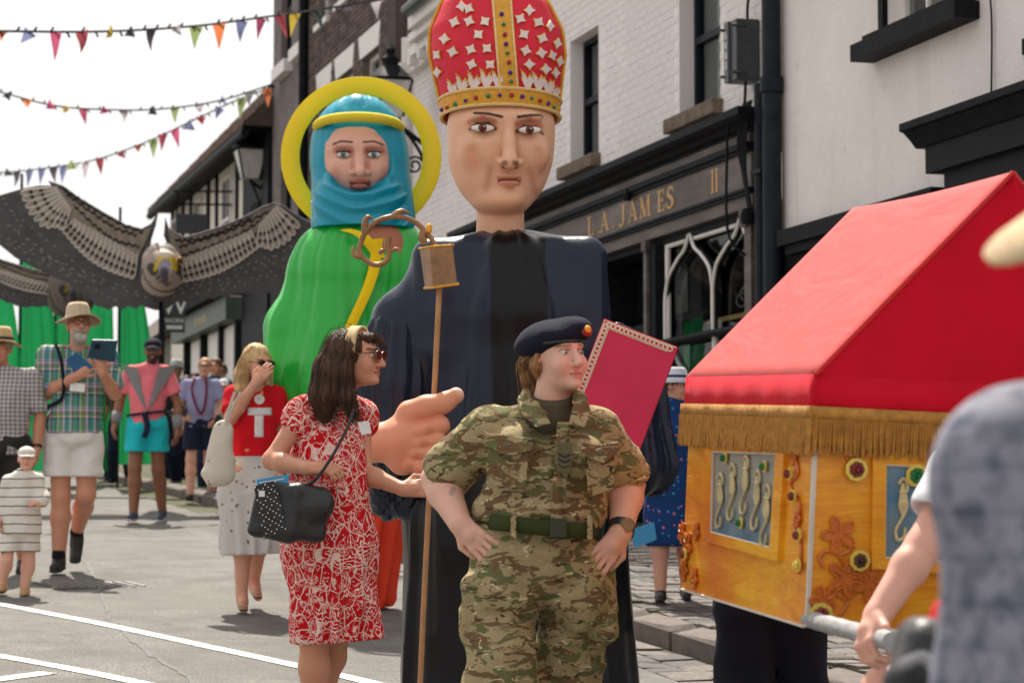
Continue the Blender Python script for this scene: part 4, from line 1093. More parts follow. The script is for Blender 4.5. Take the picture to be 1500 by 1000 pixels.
# robe
NAVY = np.array((.019, .026, .050)); BLK = np.array((.0045, .0045, .006))
rb_ = SDF(); sq = (1, 1.35, 1)
rb_.box(l(745, 446), (.43, .20, .285), .085, None, .04)
rb_.chain([l(636, 402), l(588, 470, -.06), l(574, 560, -.12)], [.09, .12, .13], .07)
rb_.ell(l(742, 460), (.40, .29, .20), None, .06)
rb_.cone(l(742, 470), l(752, 760, -.02), .40, .46, .08, sq); rb_.cone(l(752, 760, -.02), l(762, 1060), .46, .545, .05, sq)
rb_.cone(l(735, 392, .02), l(735, 410), .14, .18, .03)
cxr = l(742, 400).x
def folds(p):
    a = np.arctan2(p[:, 0] - cxr, -p[:, 1]); t = np.clip((2.05 - p[:, 2]) / 2.0, 0, 1)
    n1 = vnoise(p * np.array((1.6, 1.6, .5)), 3)
    rg = 1 - np.abs(vnoise(p * np.array((5.0, 5.0, 1.1)) + n1[:, None] * .5, 8)) * 2
    return -.013 * rg - (np.sin(a * 8 + 4 * n1) * .6 + np.sin(a * 17 + 6 * n1 + p[:, 2]) * .3) * (.009 + .055 * t) + .008 * vnoise(p * 6, 5)
rb_.disp(drape(cxr, 0, .026, 2.3, .55, 3, 2.1, 1.5, .3, .12), .05)
def rcol(p):
    c = np.tile(NAVY, (len(p), 1)); t = np.clip((l(735, 340).z - p[:, 2]) / 1.2, 0, 1)
    xa = l(716, 340).x + .03 * t; xb = l(797, 340).x + .05 * t
    w_ = sm01(p[:, 0], xa - .004, xa + .004) * (1 - sm01(p[:, 0], xb - .004, xb + .004)) * (p[:, 1] < 0)
    c = blend(c, BLK, w_); return blend(c, BLK, sm01(-p[:, 2], -1.2, -1.05))
M_SATIN = m_satin('navy black satin', .3, .3, 5, .26)
robe = rb_.build('robe', M_SATIN, bishop, .011, rcol)
def ccol(c0, c1=None, z=None):
    def f(p):
        c = np.tile(np.array(c0), (len(p), 1)); return c
    return f
sl = SDF(); sl.chain([l(583, 500, -.08), l(572, 560, -.12), l(576, 650, -.16)], [.135, .142, .135], .06); sl.cone(l(583, 640, -.14), l(606, 735, -.08), .12, .07, .06); sl.cone(l(572, 660, -.1), l(570, 735, -.02), .11, .065, .05)
sl.cone(l(548, 652, -.3), l(520, 640, -.38), .075, .09, .02, sub=True)
def sf(p): return -(np.sin(p[:, 0] * 26 + 4 * vnoise(p * 3, 2) + p[:, 2] * 9) * .016 + .01 * vnoise(p * 7, 4))
sl.disp(drape(l(576, 600).x, -.12, .02, 3.5, .9, 5), .035); sl.build('sleeve', M_SATIN, bishop, .01, ccol(NAVY * .8))
s2 = SDF(); s2.chain([l(900, 520, -.03), l(922, 590, -.06), l(945, 680, -.12)], [.12, .135, .13], .06); s2.disp(drape(l(925, 600).x, -.08, .02, 3.5, .9, 6), .035)
s2.build('sleeve', M_SATIN, bishop, .01, ccol(NAVY * .7))
# the fist round the crozier
hs_ = SDF(); HY = -.62
hs_.chain([l(540, 652, HY + .1), l(556, 648, HY + .02), l(585, 645, HY)], [.072, .074, .095], .04)
hs_.ell(l(606, 640, HY), (.115, .06, .135), (0, .35, 0), .04); hs_.ell(l(592, 665, HY), (.07, .055, .09), (0, .25, 0), .04)
hs_.chain([l(600, 605, HY - .01), l(625, 596, HY - .035), l(650, 590, HY - .06), l(668, 579, HY - .06)], [.055, .047, .040, .034], .025)
for (x0, y0, x1, y1, r_) in ((612, 632, 645, 622, .038), (612, 648, 640, 644, .036), (606, 664, 630, 664, .034), (600, 680, 616, 684, .031)):
    hs_.chain([l(x0, y0, HY - .05), l(x1, y1, HY - .05), l(x1 + 3, y1 + 4, HY + .03)], [r_ * .9, r_, r_ * .85], .012)
HSK = np.array(L(222, 154, 122))
def hcol(p):
    c = np.tile(HSK, (len(p), 1)); c = blend(c, L(232, 190, 168), 1 - sm01(np.sqrt(((p - V3(l(672, 575, HY - .06))) ** 2).sum(1)), .02, .04))
    for x, y in ((630, 632), (623, 650), (612, 668), (602, 684)): c = blend(c, L(178, 98, 74), .45 * (1 - sm01(np.sqrt(((p[:, [0, 2]] - V3(l(x, y, HY))[[0, 2]]) ** 2).sum(1)), .004, .03)))
    return c
hs_.build('fist', m_skin('painted hand', .5, 0, .1, 30), bishop, .005, hcol)
m = MB(); m.tube([l(541, 650, HY + .1), l(547, 650, HY + .06)], .082, 20); m.build('cuff', mat('white cuff', L(214, 208, 206), .7), bishop, sm=.7)
# the crozier
M_BRONZE = mat('bronze painted wood', L(150, 112, 76), .42, .3, 14, .3, 40, metal=.25); M_POLE = mat('bamboo pole', L(176, 132, 88), .5, .2, 12, .2, 60)
cr = thing('crozier', 'long bronze crozier with antler crook and square box in the bishop fist', 'crozier', Bp.b, Bp.rz)
CY = HY + .03
m = MB(); m.tube([l(614, 1040, CY), l(620, 900, CY), l(631, 680, CY), l(644, 415, CY)], .0125, 10); m.build('staff', M_POLE, cr, sm=.8)
q = [l(614, 364, CY + .03), l(630, 361, CY - .085), l(664, 359, CY - .02), l(648, 362, CY + .1)]; q2 = [l(622, 422, CY + .03), l(635, 421, CY - .085), l(671, 416, CY - .02), l(655, 418, CY + .1)]
m = MB(); m.add(q + q2, [(0, 1, 2, 3), (7, 6, 5, 4)] + [(i, 4 + i, 4 + (i + 1) % 4, (i + 1) % 4) for i in range(4)]); o = m.build('box', M_BRONZE, cr); bv = o.modifiers.new('b', 'BEVEL'); bv.width = .006
MB().tube(q2, .006, 6, close=True).build('box_rim', M_GOLD, cr); MB().tube(q, .005, 6, close=True).build('box_rim', M_GOLD, cr)
zc = lambda x, y: l(500 + x / 5.555, 300 + y / 5.555, CY)
m = MB()
m.tube(crom([zc(x, y) for x, y in ((765, 330), (735, 280), (690, 225), (620, 155), (540, 112), (450, 95), (350, 110), (265, 150), (200, 220), (160, 300), (150, 380), (185, 440), (260, 485), (330, 480), (380, 440), (385, 370), (378, 300))], 5), [.016] * 0 or .0115, 10)
m.build('crook', M_BRONZE, cr, sm=.8)
def prong(pts, rs):
    pp = crom([zc(*p) for p in pts], 5); rr = [float(np.interp(i, np.linspace(0, len(pp) - 1, len(rs)), rs)) for i in range(len(pp))]
    m = MB(); m.tube(pp, rr, 8); m.build('prong', M_BRONZE, cr, sm=.8)
prong([(420, 95), (460, 65), (500, 48), (555, 68)], [.014, .014, .009, .003]); prong([(190, 225), (190, 150), (215, 100), (255, 115)], [.014, .013, .011, .004]); prong([(160, 420), (115, 410), (95, 370), (105, 335)], [.014, .013, .01, .004])
prong([(378, 380), (376, 310), (378, 262)], [.012, .015, .017]); prong([(330, 400), (315, 385), (335, 368), (350, 385)], [.007, .008, .007, .004]); prong([(410, 380), (440, 358), (475, 370), (478, 410)], [.005, .007, .006, .002]); prong([(700, 290), (665, 280), (660, 240), (715, 210)], [.016, .018, .018, .014])
m = MB(); m.lathe([(.001, 0), (.013, .004), (.013, .03), (.006, .04), (.001, .042)], zc(715, 235) + Vector((0, -.02, 0)), 10); m.build('gold_knob', M_GOLD, cr, sm=.8)
# the book
BY = -.55
bk = thing('red_book', 'large crimson book with cream plaited border held beside the soldier', 'book', Bp.b, Bp.rz)
c4 = [l(885, 466, BY), l(993, 508, BY - .05), l(935, 662, BY - .05), l(827, 615, BY)]
nrm = (c4[1] - c4[0]).cross(c4[3] - c4[0]).normalized()
if nrm.y < 0: nrm = -nrm
m = MB(); m.poly(c4[::-1], nrm * .05); o = m.build('cover', mat('crimson card', L(208, 28, 74), .55, .1, 5, .25, 15), bk)
M_CREAMB = mat('cream plait braid', L(226, 196, 172), .7)
def edge_pt(e, t, ins):
    a, b, c, d = c4
    u = (b - a).normalized(); v = (d - a).normalized()
    return (a + v * ins + u * ins + (b - a - u * 2 * ins) * t) if e == 0 else (a + u * ins + v * ins + (d - a - v * ins) * t)
for e, n in ((0, 15), (1, 22)):
    for k in range(n):
        p = edge_pt(e, (k + .5) / n, .02); u = ((c4[1] - c4[0]) if e == 0 else (c4[3] - c4[0])).normalized(); v = ((c4[3] - c4[0]) if e == 0 else (c4[1] - c4[0])).normalized()
        m = MB(); m.tube([p + u * .0125 * math.cos(a) + v * .0095 * math.sin(a) - nrm * .002 for a in [2 * PI * j / 10 for j in range(10)]], .0035, 5, close=True); m.build('braid_loop', M_CREAMB, bk, sm=.8)
m = MB()
for ins in (.006, .034):
    m.tube([edge_pt(1, 1, ins), edge_pt(1, 0, ins), edge_pt(0, 1, ins)], .0035, 5)
m.build('braid_edge', M_CREAMB, bk, sm=.8)

# ---------------------------------------------------------------- green caped saint with a halo
Sp = Loc(525, 14.0); l = Sp.l
saint = Sp.t('saint_puppet', 'giant saint puppet with yellow halo, teal veil and green cape', 'puppet')
SK2 = np.array(L(232, 180, 158)); hd = SDF(); kk = Sp.k
def e2(c, px, pz_, py_, k=.03, sub=False): hd.ell(c, (px / kk, py_, pz_ / kk), None, k, sub)
e2(l(523, 225), 56, 56, .20); e2(l(524, 252, -.02), 46, 42, .165, k=.07); e2(l(524, 215, -.15), 34, 6, .04, k=.05)
for sx, ex in ((-1, 503), (1, 548)):
    e2(l(ex, 226, -.195), 14, 8, .03, k=.025, sub=True); e2(l(ex + sx * 4, 250, -.13), 12, 13, .04, k=.05)
hd.chain([l(526, 218, -.17), l(527, 238, -.205), l(528, 251, -.235)], [.018, .022, .03], .025); e2(l(517, 253, -.2), 5, 4, .025, k=.015); e2(l(539, 253, -.2), 5, 4, .025, k=.015)
e2(l(526, 266, -.185), 14, 3, .022, k=.01); e2(l(527, 273, -.18), 12, 4, .024, k=.01); hd.cone(l(516, 269, -.212), l(538, 269, -.212), .003, .003, k=.006, sub=True)
lf2 = lambda x, y: l(x, y, -.185)
def scol(p):
    c = np.tile(SK2, (len(p), 1))
    for x in (503, 548): c = blend(c, L(166, 98, 80), .6 * (1 - sm01(segd(p, lf2(x - 10, 219), lf2(x + 10, 219)), .01, .035)))
    for a, b in ((lf2(514, 266), lf2(540, 267)), (lf2(515, 273), lf2(540, 273))): c = blend(c, L(166, 84, 78), .85 * (1 - sm01(segd(p, a, b), .01, .018)))
    c = blend(c, L(110, 52, 48), .8 * (1 - sm01(segd(p, lf2(515, 269), lf2(540, 269)), .002, .006)))
    for pts in ((lf2(488, 211), lf2(500, 207), lf2(516, 209)), (lf2(533, 209), lf2(548, 207), lf2(560, 211))):
        for a, b in zip(pts[:-1], pts[1:]): c = blend(c, L(104, 64, 52), 1 - sm01(segd(p, a, b), .004, .010))
    for x in (503, 548): c = blend(c, L(70, 44, 40), .8 * (1 - sm01(segd(p, lf2(x - 10, 222), lf2(x + 10, 222)), .003, .008)))
    c = blend(c, L(176, 100, 84), .5 * (1 - sm01(segd(p, lf2(517, 222), lf2(516, 248)), .0, .025))); c = blend(c, L(176, 100, 84), .5 * (1 - sm01(segd(p, lf2(538, 222), lf2(540, 248)), .0, .025)))
    c = blend(c, L(196, 108, 90), .45 * (1 - sm01(segd(p, lf2(490, 250), lf2(492, 258)), .0, .05))); return blend(c, L(196, 108, 90), .45 * (1 - sm01(segd(p, lf2(562, 250), lf2(560, 258)), .0, .05)))
hd.build('head', M_PSKIN, saint, .005, scol)
puppet_eye(saint, l(503, 227, -.178), .038, .0155, l(503, 226.5), L(80, 126, 134)); puppet_eye(saint, l(548, 227, -.178), .038, .0155, l(548, 226.5), L(80, 126, 134))
TEAL = np.array(L(10, 150, 178))
M_TEAL = m_satin('teal satin', .28, .35, 9, .45)
vl = SDF(); vl.ell(l(525, 215, .06), (.275, .22, .30), None, .03); vl.cone(l(525, 180, .02), l(524, 158, .02), .14, .05, .06); vl.cone(l(528, 250, .05), l(532, 320, .02), .28, .30, .06, (1, 1.25, 1))
vl.ell(l(524, 236, -.22), (.222, .2, .188), None, .02, True)
vl.disp(drape(l(525, 0).x, .05, .011, 4.5, 1.4, 13, 2.36, .25, .5, .35), .02)
vl.cut(l(525, 336), (0, 0, -1)); vl.build('veil', M_TEAL, saint, .008, ccol(TEAL))
# the wimple wrapped under the chin: swagged folds
wm = SDF(); wm.ell(l(527, 292, -.06), (.262, .215, .20), None, .04); wm.cone(l(527, 300, -.04), l(530, 330, -.04), .27, .28, .05, (1, 1.25, 1))
wm.ell(l(524, 226, -.27), (.228, .26, .212), None, .018, True); wm.cut(l(525, 336), (0, 0, -1))
wx = l(527, 0).x
def swag(p):
    x = p[:, 0] - wx; s_ = p[:, 2] - 1.9 * x * x + .02 * vnoise(p * 5, 3)
    return -.0085 * (1 - np.abs(np.sin(s_ * 36 + 1.2 * vnoise(p * 3, 6))) * 2) * sm01(-p[:, 1], -.05, .1) - .004 * (1 - np.abs(vnoise(np.stack([x * 4, s_ * 40, x * 0], -1), 4)) * 2)
wm.disp(swag, .015)
wm.build('wimple', M_TEAL, saint, .007, ccol(TEAL))
m = MB(); rr = []
m.tube([l(525, 181).lerp(l(525, 181), 0) + Vector((.24 * math.sin(a), .02 - .235 * math.cos(a), .025 * math.cos(a) - .02)) for a in [2 * PI * j / 40 for j in range(40)]], .028, 10, close=True); m.build('head_band', cloth('lemon cloth', L(238, 214, 64), .7), saint, sm=0)
hc = l(529, 229, .20); m = MB()
ring = [(.362, -.006), (.372, -.012), (.462, -.012), (.472, -.004), (.472, .008), (.362, .008)]
M90 = Matrix.Rotation(PI / 2, 3, 'X'); g = []
for j in range(73):
    a = 2 * PI * j / 72; g.append([hc + Vector((r * math.cos(a), y, r * math.sin(a))) for r, y in ring + ring[:1]])
m.sheet(g); m.build('halo', mat('yellow gloss foam', L(255, 216, 4), .45, .06, 3, .1, 20), saint, sm=.7)
GRN = np.array(L(36, 176, 62)); cp_ = SDF()
cp_.cone(l(525, 345), l(470, 372), .10, .12, .06); cp_.cone(l(525, 345), l(600, 372), .10, .12, .06); cp_.ell(l(530, 400), (.40, .27, .18), None, .08)
cp_.cone(l(530, 410), l(522, 560), .40, .49, .08, (1, 1.3, 1)); cp_.cone(l(522, 560), l(522, 640), .49, .47, .08, (1, 1.3, 1)); cp_.chain([l(470, 400), l(428, 480, -.05), l(424, 560, -.12)], [.12, .12, .12], .08)
cp_.cone(l(560, 360, -.40), l(560, 700, -.50), .06, .17, .03, None, True)
cp_.disp(drape(0, 0, .026, 3.6, .6, 11, 2.3, 1.2, .5, .25), .05)
cp_.cut(l(520, 610), (0, 0, -1)); cp_.build('cape', m_satin('green satin', .3, .4, 7, .5), saint, .012, ccol(GRN))
m = MB()
for pts in (((505, 336, -.28), (530, 345, -.33), (552, 372, -.33), (556, 378, -.33)), ((552, 350, -.33), (548, 390, -.34), (535, 430, -.37), (512, 480, -.41), (500, 520, -.43))):
    pp = crom([l(*p) for p in pts], 5); m.sheet([[p + Vector((-.03, 0, -.004)), p + Vector((0, -.012, 0)), p + Vector((.035, 0, .004))] for p in pp])
m.build('cape_trim', cloth('yellow cloth', L(246, 206, 30), .7), saint, sm=0)
gw = SDF(); gw.cone(l(545, 380, -.1), l(545, 600, -.05), .24, .30, .05, (1, 1.3, 1)); gw.build('gown', m_satin('terracotta cloth', .7, .2), saint, .014, ccol(L(176, 112, 84)))
g2 = SDF(); g2.cone(l(520, 590, 0), l(520, 868, 0), .36, .225, .05, (1, 1.2, 1)); g2.disp(lambda p: -(np.sin(np.arctan2(p[:, 0], -p[:, 1]) * 13 + 3 * vnoise(p * 2, 6)) * .025), .03); g2.cut(l(530, 884), (0, .2, -1)); g2.build('skirt', m_satin('flame red satin', .5, .3), saint, .012, ccol(L(222, 60, 24)))
sh = SDF(); sh.chain([l(420, 668, -.2), l(400, 666, -.3), l(380, 664, -.36)], [.06, .05, .06], .03); sh.ell(l(372, 662, -.38), (.05, .05, .055), None, .02)
for k in range(4): sh.chain([l(372, 656 + 7 * k, -.41), l(362, 660 + 7 * k, -.43), l(366, 668 + 6 * k, -.4)], [.02, .018, .016], .008)
sh.build('hand', m_skin('painted hand', .5), saint, .006, ccol(L(226, 132, 104)))
saint.scale = (1.07, 1.07, 1.07); saint.location = Vector((0, 0, CZ)) + (Sp.b - Vector((0, 0, CZ))) * 1.07
# ================================================================== falcon puppets
M_DARKW = mat('dark slate feather cloth', L(82, 80, 84), .85, .2, 7)
M_TAN = mat('taupe painted feathers', L(138, 126, 114), .85, .3, 14)
M_TAN2 = mat('pale taupe feathers', L(160, 148, 136), .85, .2, 20)
M_EDGE = mat('off white feather edging', L(206, 198, 190), .8, .08)
M_BAR = mat('black feather bars', (.014, .013, .014), .85)
M_SPOT = mat('dull spots', L(156, 148, 142), .85, .1)
def falcon(cpx, cpy, d, label, sy=1.0, dk=1.0):
    s_ = 27.0 / d; A = Loc(cpx, d)
    dep = lambda px, py: .0012 * abs(px - 237) + .0020 * (py - 340)
    def q(px, py, o=0.0): return A.l(cpx + (px - 236) * s_, cpy + (py - 392) * s_ * (sy if o > -.06 else 1), dep(px, py) + o)
    t = A.t('falcon_puppet', label, 'puppet', 'falcon puppets carried high')
    def wing(outline, name):
        pp = [q(x, y, 0) for x, y in outline]
        from mathutils.geometry import tessellate_polygon
        tri = tessellate_polygon([[Vector((x, -y, 0)) for x, y in outline]])
        me = bpy.data.meshes.new('wing'); me.from_pydata([tuple(p) for p in pp], [], [tuple(t_) for t_ in tri]); me.update()
        o = link('wing', me, M_DARKW, t); solid(o, .03, 0); return o
    def sm_out(pts): return [(p.x, p.y) for p in crom([(x, y, 0) for x, y in pts], 3, True)]
    scal = lambda a, b, n: [(a[0] + (b[0] - a[0]) * i / n, a[1] + (b[1] - a[1]) * i / n + (5 if i % 2 else 0)) for i in range(1, n)]
    left = [(232, 307), (227, 319), (221, 328), (207, 335), (184, 329), (150, 310), (115, 289), (92, 272), (71, 265), (76, 272), (57, 272), (34, 276), (0, 286), (-60, 304), (-120, 330), (-90, 345), (-60, 340), (-30, 352), (0, 358), (23, 377), (53, 393), (80, 406), (100, 413)] + scal((100, 413), (150, 449), 6) + [(150, 449)] + scal((150, 449), (228, 446), 8) + [(228, 446), (218, 400), (221, 352), (228, 330)]
    right = [(242, 318), (240, 345), (262, 400), (245, 441)] + scal((245, 441), (342, 430), 10) + [(342, 430), (368, 428), (378, 432), (384, 427), (398, 429), (430, 415), (470, 395), (510, 372), (520, 356), (478, 336), (440, 318), (422, 306), (413, 300), (402, 297), (386, 302), (360, 316), (330, 329), (290, 342), (270, 347), (256, 341), (247, 333)]
    wl = wing(left, 'wing'); wr = wing(right, 'wing')
    def panel(pts, w_):
        m = MB(); n = len(pts); m.poly([q(x, y, -.036) for x, y in pts], (0, .004, 0)); return m.build('covert_panel', M_TAN, w_)
    panel([(222, 332), (207, 338), (184, 333), (150, 315), (115, 294), (95, 280), (84, 274), (90, 300), (105, 330), (128, 358), (150, 382), (176, 398), (198, 392), (206, 368), (216, 348)], wl)
    panel([(245, 330), (256, 344), (270, 350), (290, 345), (330, 333), (360, 320), (386, 306), (404, 300), (398, 318), (378, 338), (350, 356), (318, 376), (290, 390), (268, 396), (252, 372)], wr)
    rr = random.Random(3)
    def zig(pts, w_):
        pp = crom([(x, y, 0) for x, y in pts], 8); out = []
        for i, p in enumerate(pp):
            k = (2.2 if i % 2 else -2.2) * rr.uniform(.5, 1.3); out.append((p.x, p.y + k))
        m = MB(); g = [[q(x, y - 2.0, -.041), q(x, y + 2.0, -.041)] for x, y in out]; m.sheet(g); m.build('dark_bar', M_BAR, w_)
    for pts in ([(96, 283), (130, 308), (165, 332), (200, 345)], [(108, 300), (140, 332), (170, 352), (205, 362)], [(92, 276), (125, 298), (165, 322), (210, 341)]): zig(pts, wl)
    for pts in ([(395, 308), (350, 332), (300, 350), (262, 362)], [(384, 322), (345, 346), (300, 364), (262, 376)], [(370, 318), (330, 337), (290, 350), (256, 352)]): zig(pts, wr)
    def feather(b, e, w0, w_, lev):
        b = Vector((b[0], b[1], 0)); e = Vector((e[0], e[1], 0)); ax = e - b; ln = ax.length; ax.normalize(); nx = Vector((-ax.y, ax.x, 0))
        prof = [(0, .35), (.25, .6), (.6, .9), (.85, 1), (.94, .8), (.99, .4)]
        out = [b + ax * ln * a + nx * w0 * r for a, r in prof] + [e] + [b + ax * ln * a - nx * w0 * r for a, r in prof[::-1]]
        pts = [q(p.x, p.y, -.042 - lev) for p in out]
        m = MB(); m.mi = 0; m.add(pts, [tuple(range(len(pts)))])
        m.mi = 1; m.tube(pts, .0085, 4)
        m.mi = 2
        for a in (.42, .70):
            c = b + ax * ln * a; k = w0 * .85
            pp = [c + nx * k, c + ax * w0 * 1.5 + nx * k * .5, c + ax * w0 * .5, c + ax * w0 * 1.5 - nx * k * .5, c - nx * k, c - ax * w0 * .1 - nx * k * .3, c + ax * w0 * -.35, c - ax * w0 * .1 + nx * k * .3]
            m.add([q(p.x, p.y, -.046 - lev) for p in pp], [tuple(range(8))])
        m.build('feather', [M_TAN2, M_EDGE, M_BAR], w_)
    hand = [(31, 283), (33, 292), (38, 303), (43, 313), (51, 323), (59, 331), (69, 334), (79, 333), (88, 336)]
    for i, e in enumerate(hand): feather((84 + i * 2.4, 276 + i * 3.4), e, 4.2, wl, .0006 * i)
    for i in range(15):
        u = i / 14; e = Vector((94, 342, 0)).lerp(Vector((192, 408, 0)), u) + Vector((-6 * math.sin(u * PI), 10 * math.sin(u * PI), 0)); b = Vector((112, 322, 0)).lerp(Vector((200, 372, 0)), u)
        feather((b.x, b.y), (e.x, e.y), 4.6, wl, .0006 * (i % 3))
    hand = [(438, 333), (431, 344), (424, 352), (416, 358), (407, 363), (398, 366), (390, 364), (380, 362)]
    for i, e in enumerate(hand): feather((404 - i * 3.0, 302 + i * 3.4), e, 4.2, wr, .0006 * i)
    for i in range(16):
        u = i / 15; e = Vector((374, 366, 0)).lerp(Vector((266, 414, 0)), u) + Vector((5 * math.sin(u * PI), 8 * math.sin(u * PI), 0)); b = Vector((366, 338, 0)).lerp(Vector((260, 382, 0)), u)
        feather((b.x, b.y), (e.x, e.y), 4.4, wr, .0006 * (i % 3))
    def spots(rows, w_):
        m = MB()
        for (a, b, n) in rows:
            for i in range(n):
                u = (i + rr.uniform(-.2, .2)) / max(1, n - 1); x = a[0] + (b[0] - a[0]) * u; y = a[1] + (b[1] - a[1]) * u + rr.uniform(-2, 2)
                m.poly([q(x + dx, y + dy, -.034) for dx, dy in ((-2.1, -.5), (0, -.8), (2.1, -.1), (2.0, .7), (0, .8), (-2.0, .3))], (0, .003, 0))
        tag(m.build('pale_spots', M_SPOT, w_), kind='stuff')
    spots([((4, 292), (30, 330), 6), ((-30, 300), (60, 366), 10), ((-60, 318), (95, 386), 14), ((-40, 336), (140, 412), 15), ((0, 352), (200, 428), 14), ((40, 380), (215, 436), 12), ((20, 310), (120, 396), 9), ((18, 330), (92, 392), 8), ((100, 405), (170, 440), 8)], wl)
    spots([((262, 424), (400, 374), 13), ((256, 432), (440, 372), 15), ((290, 428), (460, 380), 12), ((330, 424), (420, 398), 7), ((370, 395), (450, 345), 8)], wr)
    # head
    hd = SDF(); c = lambda x, y, o: q(x, y, o)
    K = A.k * s_; e3 = lambda cc, a, b, dd, k=.03, sub=False: hd.ell(cc, (a / K, dd, b / K), None, k, sub)
    e3(c(237, 390, -.3), 29, 35, .24); e3(c(234, 380, -.12), 25, 22, .24, .06); e3(c(236, 410, -.2), 29, 24, .22, .06); e3(c(241, 376, -.48), 15, 9, .07, .05)
    hd.chain([c(243, 386, -.52), c(244, 398, -.62), c(244, 408, -.64)], [.085, .078, .055], .03)
    SKF = np.array(L(164, 150, 140)); lf = lambda x, y: c(x, y, -.5)
    def col(p):
        k = np.tile(SKF, (len(p), 1))
        k = blend(k, L(206, 192, 170), 1 - sm01(segd(p, lf(236, 374), lf(256, 376)), .03, .1))
        k = blend(k, L(58, 52, 52), (1 - sm01(segd(p, lf(222, 392), lf(226, 398)), .045, .06)) * .95); k = blend(k, L(52, 46, 46), 1 - sm01(segd(p, lf(264, 388), lf(263, 398)), .035, .05))
        k = blend(k, L(206, 180, 20), 1 - sm01(segd(p, lf(236, 381), lf(252, 381)), .022, .034)); k = blend(k, L(206, 180, 20), 1 - sm01(segd(p, lf(233, 380), lf(228, 396)), .012, .022)); k = blend(k, L(206, 180, 20), 1 - sm01(segd(p, lf(255, 380), lf(257, 394)), .012, .022))
        k = blend(k, L(130, 126, 136), 1 - sm01(segd(p, lf(244, 388), lf(243, 402)), .055, .068)); k = blend(k, L(66, 64, 74), 1 - sm01(segd(p, lf(244, 400), lf(244, 412)), .04, .055))
        k = blend(k, L(40, 36, 36), .8 * sm01(vnoise(p * 28, 3), .5, .62) * (p[:, 2] < lf(0, 404)[2]) * (p[:, 2] > lf(0, 418)[2]))
        r_ = np.sqrt(((p[:, [0, 2]] - V3(lf(237, 392))[[0, 2]]) / np.array((27 / K, 31 / K))) .__pow__(2).sum(1))
        k = blend(k, L(112, 102, 96), sm01(p[:, 2], lf(0, 376)[2], lf(0, 368)[2]))
        return blend(k, L(44, 40, 40), (sm01(r_, 1.0, 1.03) * (1 - sm01(r_, 1.07, 1.1))) * (p[:, 2] < lf(0, 395)[2]))
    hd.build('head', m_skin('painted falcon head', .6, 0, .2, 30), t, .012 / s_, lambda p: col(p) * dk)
    bs_ = SDF(); bs_.cone(c(244, 406, -.63), c(244.5, 420, -.60), .052, .006, .01); bs_.build('beak_tip', mat('dark horn', L(62, 60, 70), .35), t, .008)
    for x, y in ((226, 380), (264, 382)):
        es = SDF().ell(c(x, y, -.47 if x < 240 else -.46), (.034, .03, .045)); ctr = V3(c(x, y, -.47))
        es.build('eye', m_skin('glossy falcon eye', .15), t, .007, lambda p, ctr=ctr: blend(blend(np.tile(np.array(L(186, 140, 30)), (len(p), 1)), L(92, 44, 24), 1 - sm01(np.sqrt((((p - ctr)[:, [0, 2]]) ** 2).sum(1)), .03, .036)), (.01, .008, .008), 1 - sm01(np.sqrt((((p - ctr)[:, [0, 2]]) ** 2).sum(1)), .014, .02)))
    # body, neck ruff and carrying pole
    bo = SDF(); bo.chain([c(236, 400, .0), c(232, 425, .5), c(225, 440, 1.2)], [.24, .22, .10], .05); bo.build('body', M_DARKW, t, .03)
    z1 = c(236, 430, .2)
    m = MB(); m.tube([(z1.x, z1.y, 0.3), (z1.x, z1.y, z1.z)], .025, 8); m.build('carrying_pole', M_BLACKP, t)
    return t
falcon(236, 392, 27.0, 'grey falcon puppet with barred spread wings and yellow ringed beak')
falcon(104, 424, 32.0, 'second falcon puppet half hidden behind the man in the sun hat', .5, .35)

# ================================================================== the shrine carried on poles
O_ = P(1182, 916, 6.0); ey = (P(993, 859, 7.2) - O_); SLY = ey.length * .965; ey.normalize()
ez = P(1202, 550, 6.0) - O_; ez = (ez - ey * ez.dot(ey)).normalized(); ex = ey.cross(ez).normalized()
SH, SW = .625, .97
shrine = thing('carried_shrine', 'orange painted shrine box with red cloth roof and gold fringe', 'shrine')
MS = Matrix((ex, ey, ez)).transposed().to_4x4(); MS.translation = O_; shrine.matrix_world = MS
SI = MS.inverted()
def sl_(px, py, wall):       # onto a wall of the shrine: 'l' is x=0, 'f' is y=0
    o = SI @ Vector((0, 0, CZ)); r = (SI.to_3x3() @ ray(px, py))
    t_ = -(o.x / r.x) if wall == 'l' else -(o.y / r.y)
    return o + r * t_
def m_orange():
    n = NT('brushed orange paint')
    v = n.mapv((14, 14, 3)); v2 = n.mapv((3, 3, 18))
    f = n.noise(1.0, 6, .7, vec=v2, dist=.5); big = n.noise(2.6, 4, .6)
    c = n.ramp(f, [(.25, L(188, 98, 18)), (.5, L(226, 140, 30)), (.75, L(246, 184, 66))])
    c = n.mix(n.ramp(big, [(.42, 0.), (.62, .8)]), c, n.ramp(f, [(.2, L(216, 142, 8)), (.8, L(250, 196, 34))]))
    c = n.mix(n.ramp(n.noise(1.4, 5, .6, vec=n.mapv((1, 1, 1), loc=(3, 1, 7))), [(.5, 0.), (.7, .6)]), c, L(214, 100, 28))
    n.base(c); n.p(rough=.38, spec=.4); n.bump(f, .7, .01); return n.m
M_ORA = m_orange(); M_ORA2 = mat('dark orange relief paint', L(196, 104, 28), .35, .2, 12, .5, 40); M_WSTRIP = mat('bare edge strip', L(206, 196, 184), .6)
m = MB(); m.box((0, 0, 0), (SW, .012, .55)); m.build('end_panel', M_ORA, shrine)
m = MB(); m.box((0, .0125, 0), (.012, SLY, .55)); m.build('side_panel', M_ORA, shrine)
m = MB(); m.box((SW - .012, .0125, 0), (SW, SLY, .55)); m.build('side_panel', M_ORA, shrine)
